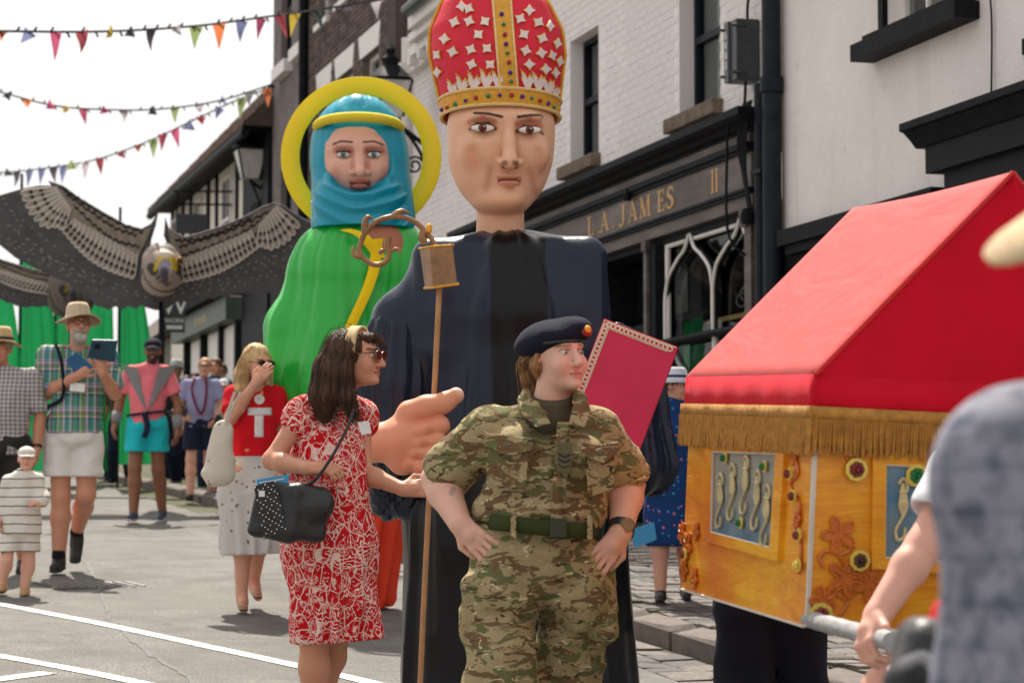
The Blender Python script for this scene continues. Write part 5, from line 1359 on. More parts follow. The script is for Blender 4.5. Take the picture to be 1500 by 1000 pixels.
m = MB(); m.box((.0125, SLY - .012, 0), (SW - .0125, SLY, .55)); m.build('end_panel', M_ORA, shrine)
m = MB(); m.box((-.004, -.004, -.002), (.006, -.0002, .56)); m.box((-.004, -.0001, -.002), (-.0002, .008, .56)); m.build('corner_strip', M_WSTRIP, shrine)
m = MB(); m.tube([(-.001, .02, -.004), (-.001, SLY, -.004)], .004, 5); m.build('bottom_edge', M_WSTRIP, shrine)
# framed pictures
def m_pict():
    n = NT('blue grey painted panel'); f = n.noise(5, 5, .6, vec=n.mapv((1, 1, 3)))
    z = n.sep()[2]
    c = n.mix(n.ramp(z, [(.16, 1.0), (.30, .0)]), n.ramp(f, [(.3, L(128, 130, 128)), (.7, L(160, 154, 144))]), n.ramp(f, [(.3, L(46, 96, 128)), (.7, L(96, 140, 166))]))
    n.base(c); n.p(rough=.35); n.bump(f, .3, .006); return n.m
M_PIC = m_pict(); M_PIC2 = mat('sky blue painted panel', L(44, 130, 172), .35, .3, 5, .3, 30, c2=L(140, 150, 150))
M_FIG = mat('cream relief paste', L(196, 178, 132), .4, .25, 25, .5, 60)
def frame(wall, px4, name, pic):
    a = [sl_(x, y, wall) for x, y in px4]       # tl, tr, br, bl
    off = Vector((-1, 0, 0)) if wall == 'l' else Vector((0, -1, 0)); cen = sum(a, Vector()) / 4
    inn = [cen + (p - cen) * .80 for p in a]
    fr = None
    for i in range(4):
        j = (i + 1) % 4; m = MB(); m.poly([a[i], a[j], inn[j], inn[i]], off * (.014 + .0006 * i)); o = m.build('frame_board', M_ORA, shrine)
    m = MB(); m.poly([p + off * .002 for p in inn], off * .003); po = m.build('painted_picture', pic, shrine)
    m = MB(); m.tube([p + off * .011 for p in inn], .004, 5, close=True); m.build('frame_edge', M_WSTRIP, po)
    return inn, off, po
i1, off1, po1 = frame('l', [(1040, 646), (1157, 648), (1146, 822), (1037, 792)], 'picture', M_PIC)
i2, off2, po2 = frame('f', [(1276, 662), (1475, 672), (1462, 845), (1274, 832)], 'picture', M_PIC2)
def quad(inn, u, v): return inn[0].lerp(inn[1], u).lerp(inn[3].lerp(inn[2], u), v)
r7 = random.Random(5)
for inn, off, po, figs in ((i1, off1, po1, ((.14, .62, .16), (.34, .5, .15), (.55, .4, .2), (.74, .55, .18), (.9, .7, .16))), (i2, off2, po2, ((.16, .5, .2), (.5, .5, .2), (.8, .5, .2)))):
    for (u, v, s_) in figs:
        m = MB()
        pts = [quad(inn, u + .035 * math.cos(a) * (1 + .3 * math.sin(3 * a)), v - .14 + s_ * .9 * math.sin(a)) + off * .008 for a in [2 * PI * k / 14 for k in range(14)]]
        m.poly(pts, off * .006)
        m.tube(crom([quad(inn, u + du, v + dv) + off * .012 for du, dv in ((.02, -.2), (.04, -.05), (-.02, .1), (-.06, .2), (-.04, .3), (.02, .26), (.03, .16))], 5), .0042, 6)
        m.tube(crom([quad(inn, u + du, v + dv) + off * .012 for du, dv in ((-.04, -.3), (.0, -.36), (.04, -.3), (.03, -.22), (-.03, -.22))], 5), .0042, 6)
        m.build('relief_figure', M_FIG, po, sm=.8)
SEQ = dict(g=mat('green sequins', L(20, 120, 60), .25, .5, 90, .8, 120), r=mat('red sequins', L(132, 44, 40), .25, .6, 90, .8, 120), y=mat('pale yellow card', L(222, 196, 84), .4), d=mat('dark sequins', L(84, 48, 40), .25, .7, 90, .8, 120))
def rosette(px, py, wall, r, c, ring=True):
    p = sl_(px, py, wall); off = off1 if wall == 'l' else off2
    u = Vector((0, 1, 0)) if wall == 'l' else Vector((1, 0, 0)); v = Vector((0, 0, 1))
    t_ = None
    m = MB()
    if ring: m.mi = 1; m.poly([p + off * .012 + u * (r * 1.35 * math.cos(a)) + v * (r * 1.35 * math.sin(a)) for a in [2 * PI * k / 9 for k in range(9)]], off * .004)
    m.mi = 0
    for k in range(7):
        a = k * 2 * PI / 7; c_ = p + off * .019 + (u * math.cos(a) + v * math.sin(a)) * r * .55
        m.tube([c_, c_ + off * .008], [r * .42, r * .2], 6)
    m.tube([p + off * .019, p + off * .03], [r * .4, r * .2], 6)
    m.build('sequin_rosette', [SEQ[c], SEQ['y']], shrine)
for a in ((1069, 671, 'l', .012, 'g'), (1127, 683, 'l', .012, 'g'), (1092, 766, 'l', .012, 'g'), (1164, 694, 'l', .013, 'r'), (1170, 727, 'l', .013, 'r'), (1177, 784, 'l', .013, 'r'), (1177, 828, 'l', .013, 'y'), (1009, 812, 'l', .014, 'r'),
          (1252, 687, 'f', .022, 'r'), (1257, 820, 'f', .02, 'd'), (1200, 900, 'f', .024, 'r'), (1305, 882, 'f', .018, 'd'), (1340, 696, 'f', .022, 'g')): rosette(*a)
def flower(px, py, wall, r, n=5):
    p = sl_(px, py, wall); off = off1 if wall == 'l' else off2
    u = Vector((0, 1, 0)) if wall == 'l' else Vector((1, 0, 0)); v = Vector((0, 0, 1)); m = MB(); ph = r7.uniform(0, 3)
    pts = [p + (u * math.cos(a) + v * math.sin(a)) * r * (.75 + .3 * math.cos(n * a + ph)) for a in [2 * PI * k / 40 for k in range(40)]]
    m.poly(pts, off * .008); m.tube([q + off * .008 for q in pts], .0042, 5, close=True)
    for k in range(n): a = ph + k * 2 * PI / n; m.tube([p + off * .012 + (u * math.cos(a) + v * math.sin(a)) * r * .25, p + off * .01 + (u * math.cos(a) + v * math.sin(a)) * r * .7], .003, 5)
    m.build('relief_flower', M_ORA2, shrine, sm=.8)
for a in ((1010, 798, 'l', .04), (1005, 832, 'l', .036), (1020, 846, 'l', .03), (1002, 780, 'l', .03), (1023, 778, 'l', .026), (1228, 782, 'f', .045), (1238, 846, 'f', .05), (1272, 853, 'f', .045), (1205, 878, 'f', .035), (1166, 668, 'l', .022), (1172, 758, 'l', .022)): flower(*a)
def vine(pts, wall):
    off = off1 if wall == 'l' else off2; m = MB(); m.tube(crom([sl_(x, y, wall) + off * .003 for x, y in pts], 6), .006, 6); m.build('relief_vine', M_ORA2, shrine, sm=.8)
vine([(1162, 660), (1172, 690), (1160, 710), (1174, 740), (1166, 770), (1176, 800), (1172, 840)], 'l'); vine([(1205, 830), (1200, 815), (1212, 806), (1232, 812), (1250, 800)], 'f'); vine([(1238, 660), (1244, 675), (1262, 668), (1275, 655)], 'f'); vine([(1225, 800), (1238, 826), (1270, 832)], 'f'); vine([(1200, 885), (1215, 868), (1240, 880), (1230, 900)], 'f')
# cloth roof and valance
def m_redcloth():
    n = NT('red roof cloth'); c = n.ramp(n.noise(4, 4), [(.3, L(214, 30, 36)), (.7, L(230, 42, 46))]); n.base(c); n.p(rough=.6, sheen=.2, spec=.3)
    n.b.inputs['Sheen Tint'].default_value = (1, .72, .62, 1); n.b.inputs['Sheen Roughness'].default_value = .55
    n.bump(n.math('ADD', n.noise(700, 2), n.math('MULTIPLY', n.noise(4, 3, .5, vec=n.mapv((1, .4, 1)), dist=1.4), 9.0)), .5, .02); return n.m
M_RED = m_redcloth(); M_RED2 = cloth('shaded red cloth', L(200, 12, 38), .75, fold=.4, fs=5, sheen=.05); e = .012; rz1 = 1.16  # gables and valance: shade put into the colour, deeper red than the roof
def roof_grid(side):
    g = []
    for i in range(15):
        t_ = i / 14; row = []
        for j in range(25):
            y = -e + (SLY + 2 * e) * j / 24; sag = -.018 * math.sin(PI * t_) - .012 * math.sin(PI * t_) * math.sin(y * 6 + 1) - .016 * math.sin(PI * j / 24) * t_ * t_
            x = (-e + (SW / 2 + e) * t_); x = x if side == 0 else SW - x
            row.append((x + (-1 if side == 0 else 1) * -sag * .7, y, SH + (rz1 - SH) * t_ + sag * .7))
        g.append(row)
    return g
m = MB(); m.sheet(roof_grid(0)); g1 = roof_grid(1); m.sheet(g1); roof = m.build('roof_cloth', M_RED, shrine, sm=0); solid(roof, .004)
for yy in (-e - .003, SLY + e + .003):
    gg = roof_grid(0); col0 = [r[0 if yy < 0 else -1] for r in gg]; col1 = [r[0 if yy < 0 else -1] for r in g1]
    m = MB(); m.sheet([[Vector((a[0], yy, a[2])).lerp(Vector((b[0], yy, b[2])), k / 8) + Vector((0, .006 * math.sin(k * .8), 0)) for k in range(9)] for a, b in zip(col0, col1)]); m.build('gable_cloth', M_RED2, roof, sm=0)
m = MB(); m.tube([(Vector(r[0])) + Vector((0, -.006, 0)) for r in roof_grid(0)] + [Vector(r[0]) + Vector((0, -.006, 0)) for r in g1[::-1]], .006, 6); m.build('roof_piping', M_RED, roof, sm=.8)
ring = lambda o_, z: [(-o_, -o_, z), (SW + o_, -o_, z), (SW + o_, SLY + o_, z), (-o_, SLY + o_, z), (-o_, -o_, z)]
def skirt(z0, z1, o0, o1, name, mt, n=26, wob=.004, sd=0):
    g = []
    for z, o_ in ((z1, o1), ((z0 + z1) / 2, (o0 + o1) / 2), (z0, o0)):
        row = []; R_ = ring(o_, z)
        for a, b in zip(R_[:-1], R_[1:]):
            for k in range(n):
                p = Vector(a).lerp(Vector(b), k / n); w_ = wob * math.sin(k * 1.3 + sd + a[0] * 7) * (0 if z == z1 else 1)
                row.append(p + (Vector((0, w_, 0)) if a[1] == b[1] else Vector((w_, 0, 0))))
        row.append(row[0]); g.append(row)
    m = MB(); m.sheet(g); o = m.build(name, mt, shrine, sm=.6); solid(o, .003); return o
skirt(.52, SH, .014, .012, 'valance', M_RED2)
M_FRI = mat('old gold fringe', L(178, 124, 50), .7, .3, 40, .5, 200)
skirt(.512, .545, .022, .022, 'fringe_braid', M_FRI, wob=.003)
skirt(.44, .512, .017, .018, 'fringe_backing', mat('deep gold fringe', L(160, 108, 42), .8, .3, 60), wob=.003)  # backing in a slightly darker gold than the strands
m = MB(); R_ = ring(.024, 0)
for a, b in zip(R_[:-1], R_[1:]):
    n = int((Vector(b) - Vector(a)).length / .0075)
    for k in range(n):
        p = Vector(a).lerp(Vector(b), (k + .5) / n); j = Vector((r7.uniform(-.003, .003), r7.uniform(-.003, .003), 0))
        m.tube([p + Vector((0, 0, .514)), p + j * .5 + Vector((0, 0, .47)), p + j * 1.5 + Vector((0, 0, .425 + r7.uniform(-.006, .006)))], .0034, 4, caps=False)
tag(m.build('fringe_strands', M_FRI, shrine), kind='stuff')
# carrying poles
M_TAPE = mat('grey taped pole', L(150, 150, 150), .5, .2, 30, .5, 50)
pe = SI @ P(1306, 939, 5.15)
for dx in (0, .72):
    m = MB(); a = Vector((.14 + dx, 1.0, -.02)); b = Vector((pe.x + dx, pe.y, pe.z)); n = 26
    m.tube([a.lerp(b, k / n) for k in range(n + 1)], [.021 + .0015 * (k % 2) for k in range(n + 1)], 12); m.build('carrying_pole', M_TAPE, shrine, sm=.6)
# ================================================================== people
M_SKIN = m_skin('skin', .5, .12, .12, 160)
def m_hair(name, c, c2, sc=60):
    n = NT(name); f = n.noise(1.0, 4, .6, vec=n.mapv((sc, sc, sc * .08))); n.base(n.ramp(f, [(.25, c), (.75, c2)])); n.p(rough=.55, spec=.22)
    n.bump(n.noise(1.0, 3, .6, vec=n.mapv((sc * 2.5, sc * 2.5, sc * .2))), .7, .006); return n.m
def ridge(f, amp, seed=0, st=(1, 1, 1)):
    st = V3(st) * f; return lambda p: -amp * (1 - 2 * np.abs(vnoise(p * st, seed)))
def V(a): return Vector(a)
class Fig:
    def __init__(s, px, d, label, name='person', group=None, res=.008, base=None):
        s.A = Loc(px, d, base=base); s.l = s.A.l; s.t = s.A.t(name, label, 'person', group); s.res = res; s.J = {}; s.arms = {}; s.S = SDF()
        s.ext = []
    def head(s, px, py, dy=0, hs=1.0, yaw=0, pitch=0, roll=0, fem=0.0, dz=0):
        s.c = s.l(px, py, dy); s.hs = hs; s.Rm = (Euler((0, 0, math.radians(yaw))).to_matrix() @ Euler((math.radians(pitch), 0, 0)).to_matrix() @ Euler((0, math.radians(roll), 0)).to_matrix()); E = s.Rm.to_euler()
        T = s.T = lambda v: s.c + s.Rm @ (Vector(v) * hs)
        S = s.S
        def e(c, r, k=.02, sub=False): S.ell(T(c), tuple(x * hs for x in r), E, k * hs, sub)
        e((0, .015, .028), (.075, .093, .087)); e((0, -.028, -.03), (.063, .066, .084), .03); e((0, -.045, -.083), (.044 - .004 * fem, .042, .034), .035)
        e((0, -.084, .026), (.048, .016, .012), .02)
        for x in (-1, 1):
            e((x * .031, -.1, .004), (.018, .012, .011), .012, True); e((x * .038, -.068, -.036), (.026, .026, .028), .025); e((x * .078, .012, -.012), (.009, .02, .032), .008)
            e((x * .011, -.106, -.037), (.009, .012, .008), .008)
        S.chain([T((0, -.092, .012)), T((0, -.108, -.015)), T((0, -.121, -.034))], [.008 * hs, .0095 * hs, .0125 * hs], .01 * hs)
        e((0, -.099, -.0625), (.022, .010, .006), .006); e((0, -.097, -.073), (.019, .011, .0075), .006); S.cone(T((-.022, -.108, -.067)), T((.022, -.108, -.067)), .0022 * hs, .0022 * hs, .004 * hs, None, True)
        e((0, -.086, -.101), (.022, .02, .016), .02)
        return s
    def q(s, p): return ((p - V3(s.c)) @ np.array(s.Rm)) / s.hs
    def skincol(s, base, brow=(60, 44, 34), lip=(176, 92, 86), beard=None, bz=-.045, extra=None):
        b0 = np.array(L(*base))
        def f(p):
            c = np.tile(b0, (len(p), 1)); q = s.q(p); near = (np.abs(q) < .16).all(1); front = near & (q[:, 1] < -.04)
            w = np.zeros(len(p))
            d = np.sqrt((q[:, 0] / .026) ** 2 + ((q[:, 2] + .067) / .0115) ** 2); c = blend(c, L(*lip), np.where(front & (q[:, 1] < -.07), (1 - sm01(d, .8, 1.05)) * .85, 0))
            c = blend(c, np.array(L(*lip)) * .4, np.where(front, (1 - sm01(np.abs(q[:, 2] + .067), .0012, .003)) * (np.abs(q[:, 0]) < .023) * .7, 0))
            for x in (-1, 1):
                c = blend(c, np.array(L(*base)) * np.array((1.0, .72, .68)), np.where(front, .28 * (1 - sm01(np.sqrt((q[:, 0] - x * .042) ** 2 + (q[:, 2] + .035) ** 2), .008, .035)), 0))
                c = blend(c, L(*brow), np.where(front, .9 * (1 - sm01(segd(q, (x * .016, 0, .027), (x * .046, 0, .026)), .003, .0065)), 0))
                c = blend(c, np.array(L(*brow)) * .6, np.where(front, .8 * (1 - sm01(segd(q, (x * .018, 0, .0125), (x * .045, 0, .011)), .0012, .004)), 0))
            c = blend(c, np.array(L(*base)) * np.array((1, .76, .72)), np.where(front, .4 * (1 - sm01(np.sqrt(q[:, 0] ** 2 + (q[:, 2] + .035) ** 2), .006, .018)), 0))
            if beard is not None:
                m_ = near & (q[:, 1] < .0) & (q[:, 2] < bz) & (q[:, 2] > -.16)
                lipm = (np.sqrt((q[:, 0] / .022) ** 2 + ((q[:, 2] + .068) / .008) ** 2) < 1)
                c = blend(c, L(*beard), np.where(m_ & ~lipm, .9 * sm01(-q[:, 2], -bz, -bz + .012), 0))
            if extra: c = extra(c, p)
            return c
        return f
    def eyes(s, iris=(70, 100, 110)):
        for x in (-1, 1):
            c = s.T((x * .031, -.0808, .003)); fw = s.Rm @ Vector((0, -1, 0)); ctr = V3(c); fwv = V3(fw)
            def col(p, ctr=ctr):
                d = (p - ctr) @ fwv; r = np.sqrt(np.maximum(((p - ctr) ** 2).sum(1) - d * d, 0)); k = np.tile(np.array((.66, .62, .6)), (len(p), 1))
                k = blend(k, L(*iris), np.where(d > 0, 1 - sm01(r, .0052 * s.hs, .0062 * s.hs), 0)); return blend(k, (.005, .005, .005), np.where(d > 0, 1 - sm01(r, .0022 * s.hs, .003 * s.hs), 0))
            SDF().ell(c, (.0125 * s.hs, .0125 * s.hs, .0095 * s.hs), s.Rm.to_euler()).build('eye', m_skin('eye', .12, 0, 0), s.t, .0022, col)
    # joints by picture point and depth offset
    def joints(s, **kw):
        for k, v in kw.items(): s.J[k] = s.l(*v)
        J = s.J; s.m = (J['sL'] + J['sR']) / 2; s.h = (J['hL'] + J['hR']) / 2; v = J['sR'] - J['sL']; s.ang = math.atan2(v.y, v.x); s.half = v.length / 2
        return s
    def torso(s, S, R, t=0.0, k=.06, z0=0.0, part='cbp'):
        ax = s.h - s.m; ln = ax.length; rot = (0, 0, s.ang)
        if 'c' in part: S.ell(s.m + ax * .33, (s.half * .95 + t, R['cd'] + t, ln * .35 + t), rot, k)
        if 'b' in part: S.ell(s.m + ax * .64, (R['w'] + t, R['wd'] + t, ln * .36 + t), rot, k)
        if 'p' in part: S.ell(s.h, (R['hip'] + t, R['hd'] + t, .125 * R.get('s', 1) + t), rot, k)
        if 'c' in part:
            nb = s.m.lerp(s.c, .25)
            for a in ('sL', 'sR'): S.cone(nb - Vector((0, 0, .02)), s.J[a], .05 + t, .052 * R.get('s', 1) + t, .04)
    def neck(s, R):
        s.S.cone(s.m + Vector((0, .01, -.03)), s.T((0, .012, -.06)), R.get('nk', .056), R.get('nk', .056) * .93, .02)
    def arm(s, S, sd, r, t=0.0, upto=1.0, k=.02):
        """r: shoulder, elbow, wrist radii; upto <=1 upper arm, <=2 to wrist"""
        a, b, c = s.J['s' + sd], s.J['e' + sd], s.J['w' + sd]
        if upto <= 1: S.cone(a, a.lerp(b, upto), r[0] + t, r[0] + (r[1] - r[0]) * upto + t * 1.3, k)
        else:
            S.cone(a, b, r[0] + t, r[1] + t, k); mid = b.lerp(c, .3)
            u = upto - 1
            S.cone(b, mid, r[1] + t, r[1] * 1.04 + t, k); S.cone(mid, b.lerp(c, u), r[1] * 1.04 + t, r[1] * 1.04 + (r[2] - r[1]) * u + t, k)
    def sleeve_end(s, S, sd, upto, rad):
        a, b = s.J['s' + sd], s.J['e' + sd]; dr = (b - a).normalized(); p = a.lerp(b, upto)
        S.cone(p + dr * (rad * 1.1), p + dr * (rad * 1.1 + .03), rad * 1.25, rad * 1.25, .006, None, True)
    def leg(s, S, sd, r, t=0.0, upto=2.0, k=.03):
        a, b, c = s.J['h' + sd], s.J['k' + sd], s.J['a' + sd]
        if upto <= 1: S.cone(a, a.lerp(b, upto), r[0] + t, r[0] + (r[1] - r[0]) * upto + t, k)
        else:
            S.cone(a, b, r[0] + t, r[1] + t, k); mid = b.lerp(c, .32) + Vector((0, .012, 0)); u = upto - 1
            S.cone(b, mid, r[1] + t, r[1] * 1.06 + t, k); S.cone(mid, b.lerp(c, max(u, .33)), r[1] * 1.06 + t, r[1] * 1.06 + (r[2] - r[1]) * u + t, k)
    def foot(s, S, sd, toe, r=.035):
        a = s.J['a' + sd]; tv = s.l(*toe); S.cone(a + Vector((0, .02, -.03)), tv, r, r * .72, .025)
    def hand(s, sd, fwd, palm, curl=.5, size=1.0, thumb=1, spread=.0, tcurl=.3, curls=None):
        S = s.S; w_ = s.J['w' + sd]; f = Vector(fwd).normalized(); n = Vector(palm); n = (n - f * n.dot(f)).normalized(); u = f.cross(n) * thumb
        z = size
        S.cone(w_, w_ + f * .05 * z, .026 * z, .030 * z, .015); 
        for i in range(4):
            k0 = w_ + f * (.088 - .004 * abs(i - 1.2)) * z + u * (.031 - .0205 * i) * z
            S.cone(w_ + f * .02 * z + u * (.018 - .012 * i) * z, k0, .0145 * z, .0115 * z, .012)
            ln = (.92, 1.0, .95, .76)[i]; a = (curls[i] if curls else curl); p = k0; an = 0; dv = spread * (1.5 - i)
            for j, sg in enumerate((.042, .027, .021)):
                an += a * (1.0 if j == 0 else 1.1); d = f * math.cos(an) + n * math.sin(an) + u * dv * .3; q = p + d * sg * ln * z
                S.cone(p, q, (.0098, .0088, .0078)[j] * z, (.0088, .0078, .0068)[j] * z, .004); p = q
        b = w_ + f * .022 * z + u * .026 * z; d = (f * .62 + u * .7 + n * .25).normalized(); q = b + d * .042 * z; S.cone(b, q, .0145 * z, .0115 * z, .012)
        d2 = (f * (.9 - tcurl * .4) + u * (.35 - tcurl) + n * (.2 + tcurl * .6)).normalized(); r_ = q + d2 * .032 * z; S.cone(q, r_, .0112 * z, .0095 * z, .004); S.cone(r_, r_ + (d2 + n * .2).normalized() * .024 * z, .0095 * z, .008 * z, .004)
    def body(s, col, res=None): s.S.build('body', M_SKIN, s.t, res or s.res, col)
    def wear(s, S, name, m_, res=None, col=None, relax=0): return S.build(name, m_, s.t, res or s.res, col, relax)
    def mb(s, m, name, m_, sm=.7): return m.build(name, m_, s.t, sm)
    def hair(s, prims, m_, res=.006, rid=.004, f=70, name='hair'):
        S = SDF(); E = s.Rm.to_euler()
        for a in prims:
            if a[0] == 'e': S.ell(s.T(a[1]), tuple(x * s.hs for x in a[2]), E, a[3] if len(a) > 3 else .02, len(a) > 4)
            elif a[0] == 'c': S.chain([s.T(p) for p in a[1]], [r * s.hs for r in a[2]], .03)
            elif a[0] == 'cut': S.cut(s.T(a[1]), s.Rm @ Vector(a[2]))
        cc = V3(s.c)
        def dd(p):
            q = s.q(p); an = np.arctan2(q[:, 0], q[:, 1] - .02); return -rid * (np.sin(an * f + 6 * vnoise(q * 9, 3)) * .5 + vnoise(np.stack([an * 14, q[:, 2] * 5, q[:, 1] * 5], -1), 5))
        S.disp(dd, rid * 2); return S.build(name, m_, s.t, res)
    def strands(s, chains, mt, n=160, rad=.0016, seg=9, seed=1, spread=1.0, parent=None, name='hair_strands'):
        r = random.Random(seed); m = MB()
        for pts, rs in chains:
            pp = crom([s.T(p) for p in pts], 4); rr = [float(np.interp(i, np.linspace(0, len(pp) - 1, len(rs)), rs)) * s.hs for i in range(len(pp))]
            for _ in range(n):
                v = Vector((r.gauss(0, 1), r.gauss(0, 1), r.gauss(0, .4))).normalized(); a0 = r.uniform(0, .3); j = Vector((r.gauss(0, 1), r.gauss(0, 1), 0)) * .012 * spread; ext = r.uniform(.0, .04); out = []
                for k in range(seg):
                    t = a0 + (1 - a0) * k / (seg - 1); x = t * (len(pp) - 1); i = min(int(x), len(pp) - 2); c = pp[i].lerp(pp[i + 1], x - i); ra = rr[i] + (rr[i + 1] - rr[i]) * (x - i)
                    out.append(c + v * (ra * 1.03 + .002) + j * t * t - Vector((0, 0, ext)) * max(0, t - .7) * 3)
                m.tube(out, [rad * (1 - .6 * k / (seg - 1)) for k in range(seg)], 3, caps=False)
        return tag(m.build(name, mt, parent or s.t, sm=0), kind='stuff')
    def shoes(s, sd, toe, m_, sole, heel=.045, r=.046, h=.05):
        a = s.J['a' + sd]; tv = s.l(*toe); S = SDF(); hp = a + Vector((0, .03, -.045)); S.cone(hp, tv + Vector((0, 0, .012)), r * .86, r * .72, .02); S.cone(a + Vector((0, .012, .0)), hp.lerp(tv, .3), r * .92, r * .8, .03)
        S.cut((0, 0, min(hp.z, tv.z) - r * .45), (0, 0, -1)); o = s.wear(S, 'shoe', m_, .007)
        b = SDF(); off = Vector((0, 0, -r * .42)); b.cone(hp + off, tv + off + Vector((0, 0, .012)), r * .95, r * .80, .01, (1, 1, 2.6)); b.build('sole', sole, o, .007)
def glasses(fg, rim, lens, w_=.026, h_=.019, sun=True):
    T = fg.T; m = MB(); ml = MB()
    for x in (-1, 1):
        pts = [T((x * .033 + w_ * math.cos(a), -.112 - .002 * math.cos(a) * x * x, .003 + h_ * math.sin(a) * (1 if math.sin(a) < 0 else .85))) for a in [2 * PI * k / 16 for k in range(16)]]
        m.tube(pts, .0028 * fg.hs, 5, close=True); ml.add(pts, [tuple(range(16))])
        m.tube([T((x * .06, -.108, .008)), T((x * .08, -.06, .008)), T((x * .083, .01, .0))], .0025 * fg.hs, 5)
    m.tube([T((-.009, -.114, .008)), T((.009, -.114, .008))], .0025 * fg.hs, 5)
    o = fg.mb(m, 'glasses', rim); l_ = ml.build('lens', lens, o)
    return o
M_LENSD = mat('dark sun lens', (.03, .018, .012), .08, .2); M_RIMD = mat('dark frames', (.012, .01, .009), .3); M_RIMT = mat('tortoise frames', L(120, 74, 50), .3)
def m_clear():
    n = NT('clear lens'); n.base((.95, .95, .95)); n.p(rough=.02, trans=1.0, ior=1.05); return n.m
M_CLEAR = m_clear()

# ---- fabrics
def stripes_fac(n, sock, per, stops, interp='CONSTANT'):
    f = n.math('FRACT', n.math('MULTIPLY', sock, 1.0 / per)); return n.ramp(f, stops, interp)
def finish(n, rough=.8, fold=.5, fs=12):
    n.p(rough=rough, spec=.12); n.bump(n.math('ADD', n.math('MULTIPLY', n.noise(500, 2), .08), n.math('MULTIPLY', n.noise(fs, 4, .55, dist=.7), fold)), .45, .012); return n.m
def m_camo():
    n = NT('camouflage cloth'); v = n.mapv((1, 1, 2.0), (0, .25, 0)); D = 1.2
    a = n.noise(9, 3, .55, vec=v, dist=D); b = n.noise(10.5, 3, .55, vec=n.mapv((1, 1, 2.2), (0, -.2, 0), (5, 3, 1)), dist=D); c = n.noise(17, 3, .6, vec=n.mapv((1, 1, 2.6), (0, .3, 0), (9, 2, 4)), dist=1.5); d = n.noise(22, 2, .5, vec=n.mapv((1, 1, 2.4), (0, -.3, 0), (2, 8, 3)), dist=1.5)
    k = n.ramp(n.noise(4, 3), [(.35, L(176, 158, 122)), (.65, L(152, 138, 102))])
    k = n.mix(n.ramp(a, [(.52, 0.), (.55, 1.)]), k, L(104, 106, 70)); k = n.mix(n.ramp(b, [(.55, 0.), (.58, 1.)]), k, L(112, 88, 64)); k = n.mix(n.ramp(c, [(.62, 0.), (.64, 1.)]), k, L(70, 58, 46)); k = n.mix(n.ramp(d, [(.66, 0.), (.68, 1.)]), k, L(204, 188, 152))
    n.base(k); return finish(n, .85, 1.6, 18)
def m_floral():
    n = NT('red and white floral cloth'); v = n.mapv((1, 1, .8))
    a = n.noise(24, 2, .5, vec=v, dist=2.2); vo = n.vor(19, v, 'DISTANCE_TO_EDGE'); w_ = n.n('TexWave', {'Vector': v, 'Scale': 20, 'Distortion': 16, 'Detail': 2, 'Detail Scale': 1.2}, wave_type='RINGS').outputs['Fac']
    f = n.mix(n.ramp(n.noise(7, 2, vec=v), [(.42, 0.), (.5, 1.)]), n.ramp(w_, [(.74, 0.), (.82, 1.)]), n.ramp(a, [(.52, 0.), (.54, 1.), (.575, 1.), (.595, 0.)]))
    f = n.mix(1.0, f, n.ramp(vo, [(.012, .9), (.04, 0.)]), 'ADD'); n.base(n.mix(f, L(196, 24, 34), L(238, 210, 200))); return finish(n, .8, 1.3, 16)
def m_plaid():
    n = NT('madras plaid cotton'); o = n.sep()
    cols = [(0, L(70, 130, 140)), (.12, L(206, 206, 214)), (.2, L(120, 70, 120)), (.3, L(86, 150, 130)), (.45, L(60, 80, 130)), (.55, L(210, 200, 150)), (.62, L(96, 150, 90)), (.74, L(170, 90, 130)), (.82, L(206, 206, 214)), (.9, L(70, 90, 140))]
    a = stripes_fac(n, o[0], .16, cols); b = stripes_fac(n, o[2], .17, cols[3:] + [(.95, L(200, 200, 206))]); n.base(n.mix(.5, a, b)); return finish(n, .85)
def m_check(name, c0, c1, per=.02):
    n = NT(name); o = n.sep(); a = stripes_fac(n, o[0], per, [(0, 0.), (.55, 1.)]); b = stripes_fac(n, o[2], per, [(0, 0.), (.55, 1.)]); n.base(n.mix(n.mix(.5, a, b), c0, c1)); return finish(n)
def m_stripe(name, c0, c1, per=.045, w_=.14):
    n = NT(name); o = n.sep(); z = n.math('ADD', o[2], n.math('MULTIPLY', n.noise(6, 2), .02)); n.base(n.mix(stripes_fac(n, z, per, [(0, 1.), (w_, 0.)]), c0, c1)); return finish(n)
def m_print(name, c0, c1, c2, sc=26, t=.56):
    n = NT(name); v = n.vor(sc, out='Color'); s_ = n.sep(v); d = n.vor(sc)
    k = n.mix(n.ramp(n.math('MULTIPLY', n.ramp(d, [(.25, 1.), (.32, 0.)]), s_[0]), [(t, 0.), (t + .02, 1.)]), c0, n.mix(n.ramp(s_[1], [(.5, 0.), (.52, 1.)]), c1, c2)); n.base(k); return finish(n)
M_STRAW = mat('woven straw', L(206, 176, 130), .8, .2, 40, .5, 150)
M_WATCH = mat('black watch', (.02, .02, .022), .3)
DARKSOLE = mat('dark sole', (.03, .03, .03), .8); WHSOLE = mat('white sole', L(206, 204, 200), .7)

